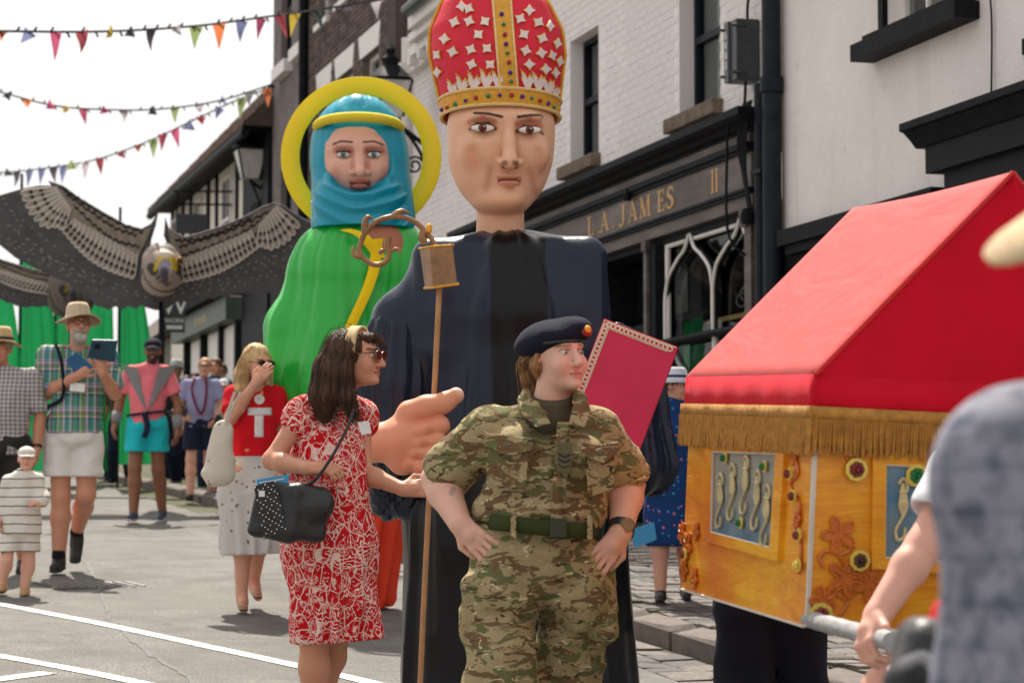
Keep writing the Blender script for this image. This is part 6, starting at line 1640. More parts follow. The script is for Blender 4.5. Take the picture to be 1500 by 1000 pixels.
# ---------------------------------------------------------------- the soldier
f = Fig(790, 7.4, 'soldier in camouflage uniform and navy beret with hands on hips', res=.0055); l = f.l
f.head(817, 521, .0, .93, 34, -2, -3, 1)
f.joints(sL=(716, 635, .0), sR=(878, 633, .02), eL=(642, 702, .06), eR=(920, 708, .08), wL=(674, 766, -.08), wR=(909, 780, -.06), hL=(740, 830, 0), hR=(842, 836, .02), kL=(733, 1010, -.10), kR=(830, 1012, .08), aL=(730, 1190, -.02), aR=(812, 1190, .14))
R = dict(cd=.13, w=.178, wd=.15, hip=.205, hd=.16, nk=.060); f.neck(R); f.torso(f.S, R, -.012)
for sd in 'LR': f.arm(f.S, sd, (.06, .050, .034), upto=2.0); f.leg(f.S, sd, (.095, .07, .045))
f.hand('L', (.62, -.28, -.62), (.1, .85, .3), .18, .98, -1, .3); f.hand('R', (-.55, -.3, -.72), (-.1, .85, .3), .2, .98, 1, .3)
f.body(f.skincol((224, 178, 158), (150, 110, 84), (206, 128, 122), extra=lambda c, p: blend(c, L(120, 112, 116), .5 * (1 - sm01(segd(p, l(664, 716), l(662, 722)), .004, .012)) * (p[:, 1] < .08))), .0048); f.eyes((96, 116, 120))
CAMO = m_camo()
sh = SDF(); f.torso(sh, R, .012, part='cb'); sh.ell(l(790, 744, -.01), (.196, .165, .055), None, .05); f.torso(sh, dict(R, hip=.2), .0, part='')
sh.ell(l(758, 668, -.09), (.085, .07, .075), None, .05); sh.ell(l(846, 672, -.08), (.085, .07, .075), None, .05)
for sd, u in (('L', .82), ('R', .84)): f.arm(sh, sd, (.056, .060, .05), .012, upto=u, k=.045); f.sleeve_end(sh, sd, u, .077)
sh.disp(ridge(7, .010, 3, (1, 1, 1.3)), .012); sh.disp(ridge(19, .004, 5), .006)
sh.cut(l(790, 768), (-.06, 0, -1)); sh.cone(l(818, 590, -.16), l(812, 560, -.02), .03, .075, .02, None, True)
jacket = f.wear(sh, 'shirt', CAMO, .0055)
for sd, u in (('L', .78), ('R', .80)):     # rolled cuffs
    a, b = f.J['s' + sd], f.J['e' + sd]; m = MB(); m.tube([a.lerp(b, u - .26), a.lerp(b, u - .24), a.lerp(b, u - .02), a.lerp(b, u)], [.076, .081, .081, .077], 22, caps=False); o = m.build('cuff', CAMO, jacket, sm=0); solid(o, .006)
# collar, pockets, rank slide, placket, buttons
def plate(parent, name, mt, pts, th=.006, sm=None):
    m = MB(); a = [l(*p) for p in pts]; m.poly(a, (0, -th, 0)); o = m.build(name, mt, parent); bv = o.modifiers.new('b', 'BEVEL'); bv.width = .003; bv.segments = 2; return o
cl = SDF()
for pts in (((773, 578, .06), (768, 586, -.02), (772, 600, -.09), (796, 606, -.15)), ((840, 574, .05), (850, 584, -.05), (852, 598, -.11), (846, 612, -.15))): cl.chain([l(*p) for p in pts], [.018, .019, .022, .013], .012, None)
cl.chain([l(773, 576, .06), l(800, 566, .1), l(838, 572, .06)], [.018, .02, .018], .012); f.wear(cl, 'collar', CAMO, .005)
for pts in ([(770, 580, -.06), (788, 588, -.12), (807, 620, -.175), (786, 626, -.18), (764, 606, -.125)], [(848, 578, -.08), (840, 590, -.13), (833, 622, -.18), (856, 626, -.175), (866, 602, -.12)]): plate(jacket, 'collar_flap', CAMO, pts, .01)
us = SDF(); f.torso(us, R, .004, part='c'); us.cone(l(804, 612, -.02), l(806, 592, -.02), .085, .068, .02); us.cut(l(806, 588, -.06), (0, -.35, 1)); f.wear(us, 'undershirt', cloth('olive t-shirt', L(86, 78, 62)), .006)
plate(jacket, 'pocket', CAMO, [(716, 642, -.178), (776, 644, -.2), (770, 716, -.196), (712, 710, -.168)]); plate(jacket, 'pocket_flap', CAMO, [(712, 634, -.165), (784, 642, -.2), (778, 660, -.212), (744, 668, -.205), (714, 654, -.18)], .008)
plate(jacket, 'pocket', CAMO, [(856, 658, -.195), (900, 652, -.165), (900, 716, -.15), (862, 728, -.19)]); plate(jacket, 'pocket_flap', CAMO, [(850, 656, -.205), (906, 646, -.15), (904, 664, -.165), (886, 678, -.19), (856, 670, -.208)], .008)
plate(jacket, 'placket', CAMO, [(816, 618, -.165), (836, 618, -.165), (832, 690, -.2), (824, 762, -.18), (806, 762, -.18), (812, 690, -.2)], .008)
rk = plate(jacket, 'rank_slide', mat('olive rank slide', L(92, 88, 58), .8), [(816, 646, -.215), (838, 648, -.215), (837, 694, -.222), (815, 692, -.222)], .008)
for k in range(3):
    m = MB(); y0 = 664 + 8 * k; m.tube([l(818, y0, -.226), l(827, y0 + 5, -.227), l(835, y0 + 1, -.226)], .0035, 5); m.build('chevron', mat('dark chevron', (.03, .03, .025), .8), rk)
for x, y, z in ((741, 652, -.216), (879, 662, -.196)): m = MB(); m.lathe([(.009, 0), (.009, .003), (.004, .005)], l(x, y, z), 10, Matrix.Rotation(PI / 2, 3, 'X')); m.build('button', mat('olive button', L(96, 90, 74), .5), jacket)
# trousers with cargo pockets
tr = SDF(); tr.ell(l(790, 822, .0), (.206, .165, .13), None, .05); tr.ell(l(788, 776, -.0), (.19, .15, .06), None, .05)
for sd in 'LR': f.leg(tr, sd, (.100, .092, .08), .012, 1.95, k=.012)
tr.box(l(700, 892, -.02), (.042, .08, .10), .02, (0, .06, 0), .02); tr.box(l(880, 892, .02), (.038, .08, .10), .02, (0, -.1, 0), .02); tr.ell(l(742, 858, -.07), (.095, .10, .14), None, .012); tr.ell(l(846, 862, -.03), (.095, .10, .14), None, .012)
tr.disp(ridge(6, .012, 7, (1, 1, 1.9)), .014); tr.disp(ridge(17, .0045, 8, (1, 1, 1.6)), .006); tr.cut(l(790, 762), (.06, 0, 1)); f.wear(tr, 'trousers', CAMO, .006)
M_BELT = cloth('olive webbing', L(58, 66, 34), .7, weave=300)
bl_ = [l(706, 758, .02), l(722, 764, -.13), l(760, 768, -.185), l(812, 774, -.195), l(856, 777, -.16), l(880, 774, .0), l(850, 766, .14), l(740, 758, .14)]
bp = crom(bl_, 6, True); m = MB(); m.sheet([[p + Vector((0, 0, .024)), p + Vector((0, -.004, 0)), p + Vector((0, 0, -.024))] for p in bp + bp[:1]]); belt = m.build('belt', M_BELT, f.t, sm=0); solid(belt, .006)
m = MB(); p = l(818, 774, -.204); m.box(p + Vector((-.026, -.008, -.03)), p + Vector((.026, .006, .03))); o = m.build('buckle', mat('dark bronze buckle', L(56, 58, 42), .35, metal=.4), belt); bv = o.modifiers.new('b', 'BEVEL'); bv.width = .005
for x in (752, 864): m = MB(); p = l(x, 772, -.2 if x < 800 else -.16); m.box(p + Vector((-.008, -.004, -.036)), p + Vector((.008, .004, .036))); m.build('belt_loop', CAMO, belt)
for sd, toe in (('L', (728, 1215, -.14)), ('R', (812, 1215, .02))): f.shoes(sd, toe, mat('brown boot', L(84, 58, 40), .6), DARKSOLE)
# beret, badge, hair
bt = SDF(); E = f.Rm.to_euler(); bt.ell(f.T((0, .02, .062)), (.09, .105, .05), (E.x, E.y - .12, E.z), .02); bt.ell(f.T((-.03, .05, .055)), (.085, .085, .045), (E.x, E.y - .35, E.z), .03); bt.ell(f.T((.045, -.045, .085)), (.05, .055, .035), E, .03)
bt.disp(ridge(14, .003, 2), .004); beret = f.wear(bt, 'beret', cloth('navy wool felt', L(30, 32, 46), .9, 200), .005)
m = MB(); m.tube([f.T((.092 * math.sin(a), .015 - .112 * math.cos(a), .036 + .004 * math.cos(a))) for a in [2 * PI * k / 32 for k in range(32)]], .0055, 6, close=True); m.build('band', mat('black leather band', (.012, .012, .014), .4), beret, sm=.8)
m = MB(); p = f.T((.05, -.098, .075)); m.lathe([(.02, 0), (.022, .003), (.014, .008), (.006, .012)], p, 14, f.Rm @ Matrix.Rotation(math.radians(75), 3, 'X')); m.build('badge_backing', mat('red badge cloth', L(150, 30, 34), .6), beret, sm=.8)
m = MB(); m.lathe([(.011, .006), (.012, .010), (.005, .016)], f.T((.05, -.1, .075)), 12, f.Rm @ Matrix.Rotation(math.radians(75), 3, 'X')); m.build('badge', M_GOLD, beret, sm=.8)
HAIRB = m_hair('light brown hair', L(120, 84, 56), L(176, 134, 92)); f.hair([('e', (0, .035, .012), (.08, .085, .078)), ('cut', (0, -.02, 0), (0, -1, .15)), ('e', (-.0, .11, -.01), (.04, .035, .04)), ('c', [(-.02, .11, -.02), (-.04, .12, -.06), (-.03, .1, -.1)], [.025, .018, .008]), ('c', [(-.07, -.0, .03), (-.078, .02, -.03), (-.07, .03, -.07)], [.012, .012, .006])], HAIRB, .005); f.strands([([(-.06, .0, .03), (-.07, .06, .0), (-.04, .11, -.03), (-.03, .11, -.09)], [.015, .03, .035, .02]), ([(.0, .05, .02), (-.02, .11, .0), (-.03, .12, -.06), (-.03, .1, -.12)], [.06, .03, .03, .012])], HAIRB, 90, .0014, 8, 4, .8)
m = MB(); wv = (f.J['wR'] - f.J['eR']).normalized(); p = f.J['wR'] - wv * .03; m.tube([p, p + wv * .028], .042, 18, caps=False); o = m.build('watch_strap', M_WATCH, f.t, sm=.8); m = MB(); pw = p + wv * .014 + Vector((.02, -.038, .012)); m.lathe([(.021, 0), (.023, .004), (.021, .011), (.001, .012)], pw, 16, Matrix.Rotation(PI / 2, 3, 'X') @ Matrix.Rotation(-.4, 3, 'Y')); m.build('watch_case', M_BRONZE, o, sm=.8)
m = MB(); wv = (f.J['wL'] - f.J['eL']).normalized(); 
# ---------------------------------------------------------------- woman in the red floral dress
f = Fig(490, 9.25, 'woman in red and white floral dress with tan headband gripping the staff', res=.006); l = f.l
f.head(521, 521, 0, .93, 74, 2, 0, 1)
f.joints(sL=(444, 606, .0), sR=(528, 608, .14), eL=(398, 674, -.06), eR=(532, 692, .06), wL=(452, 686, -.2), wR=(590, 716, -.02), hL=(452, 756, 0), hR=(506, 756, .08), kL=(460, 930, 0), kR=(492, 925, .1), aL=(462, 1078, .05), aR=(466, 1040, .3))
R = dict(cd=.115, w=.125, wd=.11, hip=.165, hd=.14, nk=.047); f.neck(R); f.torso(f.S, R, -.01)
for sd in 'LR': f.arm(f.S, sd, (.041, .034, .024), upto=2.0); f.leg(f.S, sd, (.08, .055, .034))
f.hand('L', (.85, -.25, .05), (.1, .5, -.8), .55, .9, 1, .0); f.hand('R', (.9, .0, .05), (.2, .9, -.2), .7, .9, 1, .0)
f.foot(f.S, 'L', (478, 1098, -.12)); f.foot(f.S, 'R', (488, 1070, .15))
f.body(f.skincol((204, 148, 120), (60, 42, 34), (186, 92, 84)), .005); f.eyes((90, 64, 48))
FLO = m_floral()
dr = SDF(); f.torso(dr, R, .012, part='cb'); dr.cone(l(478, 700, .03), l(482, 800, .03), .14, .168, .06, (1, 1.2, 1)); dr.cone(l(482, 800, .03), l(486, 936, .04), .168, .150, .05, (1, 1.1, 1)); dr.cone(l(500, 880, .05), l(528, 935, .05), .10, .075, .05)
dr.cone(f.J['sL'] + Vector((.02, 0, 0)), f.J['sL'].lerp(f.J['eL'], .16), .055, .058, .03); dr.cone(f.J['sR'], f.J['sR'].lerp(f.J['eR'], .2), .055, .058, .03)
dr.disp(lambda p: ridge(9, .009, 4, (1, 1, .5))(p) + ridge(22, .003, 6)(p) - .016 * np.clip((.95 - p[:, 2]) / .5, 0, 1) * np.sin(np.arctan2(p[:, 0] - l(484, 900).x, -p[:, 1]) * 7 + 2 * vnoise(p * 4, 2)), .03); dr.cut(l(490, 940), (.06, 0, -1)); dr.cone(l(506, 590, -.08), l(512, 560, .05), .03, .07, .02, None, True)
dress = f.wear(dr, 'dress', FLO, .006)
m = MB(); wp = crom([l(424, 704, .0), l(445, 709, -.1), l(490, 711, -.115), l(532, 704, .05), l(500, 698, .17), l(440, 698, .12)], 5, True); m.tube(wp, .011, 6, close=True); m.build('waist_tie', FLO, dress, sm=.8)
HD = m_hair('dark brown hair', (.022, .012, .008), (.115, .06, .036)); hp = [('e', (0, .03, .03), (.083, .096, .083)), ('c', [(-.05, .05, .03), (-.075, .085, -.06), (-.085, .1, -.16), (-.07, .1, -.25)], [.062, .062, .058, .03]), ('c', [(.03, .07, .02), (.02, .105, -.08), (.01, .12, -.18), (.0, .12, -.27)], [.066, .068, .06, .03]), ('c', [(-.078, -.01, .03), (-.088, .02, -.06), (-.092, .0, -.17), (-.088, -.04, -.25)], [.03, .035, .034, .012]), ('e', (0, -.055, .075), (.055, .035, .022)), ('e', (0, -.105, -.035), (.055, .055, .085), .01, 1)]
hh = f.hair(hp, HD, .005, .006, 60); f.strands([(a[1], a[2]) for a in hp if a[0] == 'c'], HD, 150, .0015, 9, 3, 1.2, hh); f.strands([([(0, .0, .06), (-.02, .05, .06), (-.03, .09, .0)], [.06, .07, .06]), ([(0, -.06, .085), (.01, -.085, .06), (.012, -.095, .035)], [.03, .03, .03])], HD, 70, .0014, 7, 5, .5, hh)
m = MB(); hb_ = []
for k in range(25):
    a = -1.75 + 3.5 * k / 24; hb_.append((math.sin(a), math.cos(a)))
m.sheet([[f.T((.094 * sx, y0, .026 + .092 * cz)) for y0 in (-.03, -.018, .004, .016)] for sx, cz in hb_]); o = m.build('headband', M_STRAW, f.t, sm=0); solid(o, .012)
glasses(f, M_RIMT, M_LENSD, .028, .021)
m = MB(); m.add([l(524, 618, -.14), l(540, 616, -.1), l(544, 634, -.1), l(530, 637, -.14)], [(0, 1, 2, 3)]); o = m.build('name_badge', mat('white badge card', (.8, .8, .8), .5), f.t); solid(o, .003)
for nm, toe in (('L', (478, 1098, -.12)), ('R', (488, 1070, .15))): f.shoes(nm, toe, mat('tan sandal', L(170, 120, 84), .6), DARKSOLE, r=.04)
# her bag and leaflet
bgd = Loc(425, 9.0, base=None); lb = bgd.l; bag = bgd.t('handbag', 'black studded leather handbag at the floral dress hip', 'bag'); M_LEA = mat('black leather', (.016, .016, .018), .38, .2, 20, .35, 60)
bs = SDF(); bs.box(lb(404, 748), (.085, .05, .105), .02, (0, .22, 0), .02); bs.box(lb(447, 752, .03), (.075, .075, .10), .03, (0, .15, .3), .03); bs.ell(lb(464, 742, .0), (.06, .06, .05), None, .03); bs.disp(ridge(12, .006, 2), .008); bs.build('pouch', M_LEA, bag, .006)
m = MB(); m.add([lb(372, 712, -.052), lb(404, 703, -.058), lb(420, 776, -.062), lb(386, 790, -.052)], [(0, 1, 2, 3)]); o = m.build('front_panel', M_LEA, bag); solid(o, .006)
m = MB()
def bpan(u, v): return lb(372, 712, -.058).lerp(lb(404, 703, -.064), u).lerp(lb(386, 790, -.058).lerp(lb(420, 776, -.068), u), v)
for i in range(9):
    for j in range(17):
        u = i / 8; v = j / 16
        if (i + j) % 4 == 0 or (i - j) % 4 == 0: p = bpan(u * .92 + .04, v * .94 + .03); m.lathe([(.0034, 0), (.0026, .0025), (.0005, .0036)], p, 6, Matrix.Rotation(PI / 2, 3, 'X'))
tag(m.build('studs', mat('silver studs', (.7, .7, .7), .25, metal=.9), bag), kind='stuff')
m = MB(); m.tube(crom([lb(518, 600, .1), lb(508, 628, .02), lb(484, 672, -.02), lb(460, 704, .0), lb(440, 712, .02)], 6), .0065, 6); m.build('strap', M_LEA, bag, sm=.8)
m = MB(); m.box(lb(379, 727, -.064), lb(379, 727, -.064) + Vector((.022, .006, .022))); m.build('clasp', mat('steel clasp', (.6, .6, .58), .3, metal=.9), bag)
lfp = Loc(400, 8.95); lf_ = lfp.t('leaflet', 'bright blue leaflet sticking out of the black handbag', 'leaflet'); m = MB(); m.add([lfp.l(376, 702, 0), lfp.l(424, 694, .04), lfp.l(421, 722, .03), lfp.l(379, 728, .0)], [(0, 1, 2, 3)]); o = m.build('paper', mat('blue leaflet', L(60, 150, 200), .4, .05), lf_); solid(o, .002)
m = MB()
for k in range(4): a = lfp.l(380, 706 + 5 * k, -.003); b = lfp.l(416, 700 + 5 * k, .03); m.sheet([[a, b], [a + Vector((0, 0, -.004)), b + Vector((0, 0, -.004))]])
m.build('print_lines', mat('white print', (.8, .8, .8), .5), lf_)
# ---------------------------------------------------------------- woman in the red t-shirt
HB2 = m_hair('blonde hair', L(176, 140, 92), L(226, 198, 150)); WHC = cloth('white shorts cloth', L(226, 222, 220), .85, fold=.8)
f = Fig(368, 14.6, 'blonde woman in red t-shirt covering her mouth with one hand', res=.008); l = f.l
f.head(377, 531, 0, .95, 38, 8, 0, 1)
f.joints(sL=(345, 580, .0), sR=(404, 582, .1), eL=(338, 612, -.1), eR=(412, 640, .1), wL=(374, 562, -.18), wR=(410, 690, .0), hL=(352, 690, 0), hR=(386, 690, .05), kL=(356, 780, 0), kR=(380, 780, .12), aL=(354, 868, .0), aR=(372, 848, .3))
R = dict(cd=.115, w=.125, wd=.11, hip=.165, hd=.14, nk=.047); f.neck(R); f.torso(f.S, R, -.01)
for sd in 'LR': f.arm(f.S, sd, (.044, .038, .026), upto=2.0); f.leg(f.S, sd, (.08, .052, .033))
f.hand('L', (.62, -.2, .78), (.3, .9, .1), .35, .95, 1); f.hand('R', (0, -.2, -1), (-1, 0, 0), .4, .9, 1)
f.foot(f.S, 'L', (357, 892, -.16)); f.foot(f.S, 'R', (378, 874, .18)); f.body(f.skincol((216, 160, 134), (130, 96, 66), (190, 104, 98)), .007)
TSR = cloth('red t-shirt cotton', L(206, 26, 38), .85, fold=.7); ts = SDF(); f.torso(ts, R, .014)
for sd, u in (('L', .62), ('R', .6)): f.arm(ts, sd, (.05, .05, .04), .014, upto=u); f.sleeve_end(ts, sd, u, .066)
ts.disp(ridge(9, .007, 3), .009); ts.cut(l(370, 668), (0, 0, -1)); ts.cone(l(374, 574, -.1), l(376, 555, .03), .02, .07, .02, None, True); tee = f.wear(ts, 't_shirt', TSR, .008)
def onfront(px, py, S=ts):      # nearest front point of the shirt under a picture point
    for k in range(80):
        dy = -.3 + .006 * k; p = l(px, py, dy)
        if S.ev(np.array([tuple(p)]))[0] < 0: return p + Vector((0, -.004, 0))
    return l(px, py, -.12)
M_WPR = mat('white shirt print', (.78, .77, .76), .7)
def decal(cells, name):
    m = MB()
    for x0, y0, x1, y1 in cells:
        nx = max(2, int((x1 - x0) / 2.5)); ny = max(2, int((y1 - y0) / 2.5)); m.sheet([[onfront(x0 + (x1 - x0) * i / nx, y0 + (y1 - y0) * j / ny) for i in range(nx + 1)] for j in range(ny + 1)])
    o = m.build(name, M_WPR, tee, sm=0); solid(o, .003)
decal([(363, 597, 398, 608)], 'printed_bar'); decal([(373, 608.5, 386, 640)], 'printed_stem')
m = MB(); cpt = [onfront(380 + 7.5 * math.cos(a), 584.5 + 7.5 * math.sin(a)) for a in [2 * PI * k / 18 for k in range(18)]]; m.add([onfront(380, 584.5)] + cpt, [(0, 1 + (k + 1) % 18, 1 + k) for k in range(18)]); solid(m.build('printed_disc', M_WPR, tee), .003)
m = MB(); m.add([onfront(381, 575), onfront(384, 571), onfront(386, 576), onfront(383, 579)], [(0, 1, 2, 3)]); solid(m.build('printed_flame', M_GOLD, tee), .003)
sk = SDF(); sk.cone(l(368, 672, .03), l(366, 720, .03), .15, .185, .04, (1, 1.15, 1)); sk.cone(l(366, 720, .03), l(366, 806, .04), .185, .175, .04, (1, 1.1, 1))
sk.disp(lambda p: -.016 * np.clip((.85 - p[:, 2]) / .4, 0, 1) * np.sin(np.arctan2(p[:, 0], -p[:, 1]) * 8 + 2 * vnoise(p * 4, 2)) + ridge(9, .005, 2)(p), .025); sk.cut(l(366, 812), (.04, 0, -1)); f.wear(sk, 'skirt', m_print('cream sprigged cotton', L(208, 202, 198), L(150, 100, 110), L(120, 110, 112), 30, .6), .009)
f.hair([('e', (0, .022, .03), (.085, .1, .095)), ('c', [(-.07, .02, .02), (-.09, .03, -.07), (-.1, .0, -.17), (-.09, -.03, -.23)], [.035, .042, .042, .015]), ('c', [(.07, .02, .02), (.086, .02, -.07), (.09, .0, -.18), (.08, -.02, -.26)], [.035, .036, .032, .012]), ('c', [(0, .09, .0), (0, .1, -.12), (0, .1, -.22)], [.06, .07, .04]), ('e', (0, -.118, -.06), (.056, .05, .085), .01, 1)], HB2, .007, .005, 50)
f.strands([([(-.03, .0, .1), (-.08, .02, .02), (-.095, .02, -.08), (-.1, -.01, -.19), (-.09, -.03, -.25)], [.02, .03, .04, .04, .02]), ([(.03, .0, .1), (.08, .02, .02), (.092, .02, -.08), (.09, .0, -.19), (.08, -.02, -.27)], [.02, .03, .034, .03, .015])], HB2, 110, .0022, 9, 2, 1.0)
glasses(f, M_RIMD, M_LENSD, .028, .021)
for sd, toe in (('L', (357, 892, -.16)), ('R', (378, 874, .18))): f.shoes(sd, toe, mat('tan flat shoe', L(176, 128, 100), .6), DARKSOLE, r=.036)
tb = Loc(322, 14.4); t_ = tb.t('tote_bag', 'cream canvas tote bag hanging from the red t-shirt shoulder', 'bag'); lb = tb.l; s_ = SDF(); s_.cone(lb(328, 632), lb(320, 690), .06, .095, .04, (1, 1.8, 1)); s_.disp(ridge(10, .01, 4), .013); s_.build('pouch', m_print('printed canvas', L(212, 202, 188), L(150, 130, 110), L(170, 160, 150), 18, .7), t_, .009)
for dx in (0, 9): m = MB(); m.tube(crom([lb(326 + dx * .4, 640, -.02), lb(334 + dx * .4, 605, -.02), lb(344 + dx, 574, .0)], 5), .010, 6); m.build('handle', cloth('canvas strap', L(206, 196, 182)), t_, sm=.8)

# ---------------------------------------------------------------- man in the sun hat with a tablet
def sunhat(f, mt, brim=.145, h=.105, droop=.3, tilt=-.05, z0=.045, band=None):
    m = MB(); prof = [(brim, z0 - .018 * droop / .3), (brim + .004, z0 - .012 * droop / .3), (.09, z0 + .012), (.086, z0 + .03), (.078, z0 + h * .8), (.065, z0 + h), (.03, z0 + h - .012), (.002, z0 + h - .014)]
    g = []
    for r, z in prof:
        row = []
        for k in range(41):
            a = 2 * PI * k / 40; wob = (.016 * math.sin(2 * a + 1) * (r / brim) ** 2 if r > .1 else 0); row.append(f.T((r * math.sin(a), .015 - r * 1.12 * math.cos(a), z + wob + tilt * math.cos(a) * r)))
        g.append(row)
    m.sheet(g); o = m.build('sun_hat', mt, f.t, sm=0); solid(o, .005)
    if band: m = MB(); m.tube([f.T((.09 * math.sin(a), .015 - .101 * math.cos(a), z0 + .026 + tilt * math.cos(a) * .09)) for a in [2 * PI * k / 30 for k in range(30)]], .011 * f.hs, 6, close=True); m.build('hat_band', band, o, sm=.8)
    return o
f = Fig(104, 17.35, 'bearded man in beige sun hat and plaid shirt reading a tablet', res=.008); l = f.l
f.head(115, 476, 0, 1.0, 22, -6, 0)
f.joints(sL=(70, 522, .0), sR=(158, 526, .06), eL=(66, 576, -.02), eR=(168, 576, .0), wL=(118, 548, -.24), wR=(150, 546, -.24), hL=(88, 638, 0), hR=(128, 638, .02), kL=(89, 728, -.06), kR=(126, 724, -.05), aL=(86, 818, -.08), aR=(112, 780, .26))
R = dict(cd=.14, w=.18, wd=.16, hip=.185, hd=.155, nk=.062); f.neck(R); f.torso(f.S, R, -.01)
for sd in 'LR': f.arm(f.S, sd, (.055, .046, .031), upto=2.0); f.leg(f.S, sd, (.09, .066, .042))
f.hand('L', (.75, -.1, .65), (.2, 1, -.1), .5, 1.0, -1); f.hand('R', (-.1, -.2, .95), (-.6, .8, 0), .5, 1.0, -1)
f.body(f.skincol((206, 148, 122), (120, 100, 84), (170, 104, 92), beard=(176, 166, 156)), .007)
bd_ = SDF(); bd_.ell(f.T((0, -.075, -.105)), (.048, .035, .04), f.Rm.to_euler(), .02); bd_.cone(f.T((-.03, -.1, -.054)), f.T((.03, -.1, -.054)), .009, .009, .01); bd_.disp(lambda p: .003 * vnoise(p * 90, 1), .004); f.wear(bd_, 'beard', m_hair('grey beard', L(150, 140, 130), L(206, 200, 194)), .006)
sh = SDF(); f.torso(sh, R, .016); sh.cone(f.h + Vector((0, 0, .05)), f.h, .19, .195, .05, (1, 1.15, 1))
for sd, u in (('L', .80), ('R', .78)): f.arm(sh, sd, (.06, .066, .05), .014, upto=u, k=.04); f.sleeve_end(sh, sd, u, .08)
sh.disp(ridge(8, .008, 3), .01); sh.cut(l(108, 634), (0, 0, -1)); sh.cone(l(114, 514, -.12), l(113, 500, .02), .02, .075, .02, None, True); shirt = f.wear(sh, 'shirt', m_plaid(), .008)
st = SDF(); st.ell(f.h, (.2, .17, .13), None, .03)
for sd in 'LR': f.leg(st, sd, (.105, .11, .06), .012, .86, k=.02)
st.disp(ridge(9, .008, 5), .01); st.cut(l(108, 616), (0, 0, 1)); st.cut(l(108, 698), (0, 0, -1)); f.wear(st, 'shorts', WHC, .008)
HAT = cloth('beige hat cotton', L(196, 176, 152), .85, fold=.4); sunhat(f, HAT, .155, .11, .3, .03, .046); glasses(f, M_RIMD, M_CLEAR, .026, .02)
BLS = mat('black trainer', (.015, .015, .016), .6)
for sd, toe in (('L', (80, 834, -.22)), ('R', (110, 820, .16))):
    f.shoes(sd, toe, BLS, DARKSOLE, r=.052); a = f.J['a' + sd]; b = f.J['k' + sd]; m = MB(); m.tube([a, a.lerp(b, .14)], .05, 14); f.mb(m, 'sock', cloth('black sock', (.014, .014, .016)))
m = MB(); m.tube(crom([l(82, 506, -.08), l(90, 530, -.17), l(92, 580, -.17), l(66, 600, -.1), l(56, 632, .0)], 5), .014, 6); f.mb(m, 'strap', cloth('navy strap', L(30, 30, 50)))
m = MB(); m.add([l(103, 559, -.2), l(125, 562, -.2), l(124, 574, -.2), l(102, 572, -.2)], [(0, 1, 2, 3)]); o = f.mb(m, 'name_badge', mat('white badge', (.8, .8, .8), .5), None); solid(o, .004)
tbt = Loc(150, 17.02); t_ = tbt.t('tablet', 'tablet in a dark teal cover held up by the sun hat man', 'tablet'); lb = tbt.l; m = MB(); m.poly([lb(134, 498, .0), lb(171, 499, -.02), lb(167, 531, .04), lb(128, 524, .06)][::-1], (0.004, .016, .01)); o = m.build('cover', mat('teal leatherette', L(22, 62, 84), .5, .1), t_); bv = o.modifiers.new('b', 'BEVEL'); bv.width = .004
m = MB(); m.add([lb(138, 505, -.005), lb(146, 504, -.008), lb(146, 511, -.002), lb(138, 511, 0)], [(0, 1, 2, 3)]); solid(m.build('camera_patch', M_BLACKP, t_), .003)
lp = Loc(110, 17.1); t_ = lp.t('booklet', 'blue booklet tucked against the plaid shirt', 'booklet'); m = MB(); m.add([lp.l(96, 528, .02), lp.l(112, 516, -.02), lp.l(136, 536, -.02), lp.l(120, 558, .02)], [(0, 1, 2, 3)]); solid(m.build('paper', mat('blue cover', L(34, 92, 140), .4, .1), t_), .006)

# ---------------------------------------------------------------- toddler
f = Fig(32, 15.55, 'toddler in white cap and striped outfit walking beside the sun hat man', res=.007, base=None); l = f.l
z_dn = f.A.b.z; f.head(39, 671, 0, .66, 12, 0, 0, .5)
f.joints(sL=(14, 705, .0), sR=(54, 704, .0), eL=(2, 736, .0), eR=(62, 728, -.02), wL=(-2, 762, -.06), wR=(57, 738, -.11), hL=(18, 776, 0), hR=(44, 776, 0), kL=(9, 820, -.06), kR=(42, 822, .02), aL=(3, 850, -.02), aR=(36, 856, .0))
R = dict(cd=.085, w=.095, wd=.095, hip=.1, hd=.09, nk=.036, s=.6); f.neck(R); f.torso(f.S, R, -.006)
for sd in 'LR': f.arm(f.S, sd, (.03, .026, .02), upto=2.0); f.leg(f.S, sd, (.05, .037, .027))
f.hand('L', (0, -.3, -1), (1, 0, 0), .5, .55, -1); f.hand('R', (-.5, -.6, .2), (0, .6, -.6), .9, .55, -1); f.foot(f.S, 'L', (2, 866, -.1), .024); f.foot(f.S, 'R', (34, 872, -.07), .024)
f.body(f.skincol((222, 172, 150), (150, 120, 96), (200, 120, 112)), .006)
SPT = m_stripe('cream striped jersey', L(222, 216, 208), L(70, 66, 70), .058, .12); ts = SDF(); f.torso(ts, R, .014); ts.cone(f.h + Vector((0, 0, .08)), f.h - Vector((0, 0, .02)), .115, .125, .04, (1, 1.2, 1))
for sd, u in (('L', 1.6), ('R', 1.7)): f.arm(ts, sd, (.036, .036, .03), .008, upto=u)
ts.disp(ridge(14, .005, 3), .007); ts.cut(l(34, 782), (0, 0, -1)); f.wear(ts, 'top', SPT, .007); st = SDF(); st.ell(f.h, (.105, .095, .075), None, .03)
for sd in 'LR': f.leg(st, sd, (.056, .058, .04), .012, .85, k=.01)
st.disp(ridge(14, .005, 5), .007); st.cut(l(30, 808), (0, 0, -1)); f.wear(st, 'shorts', SPT, .007)
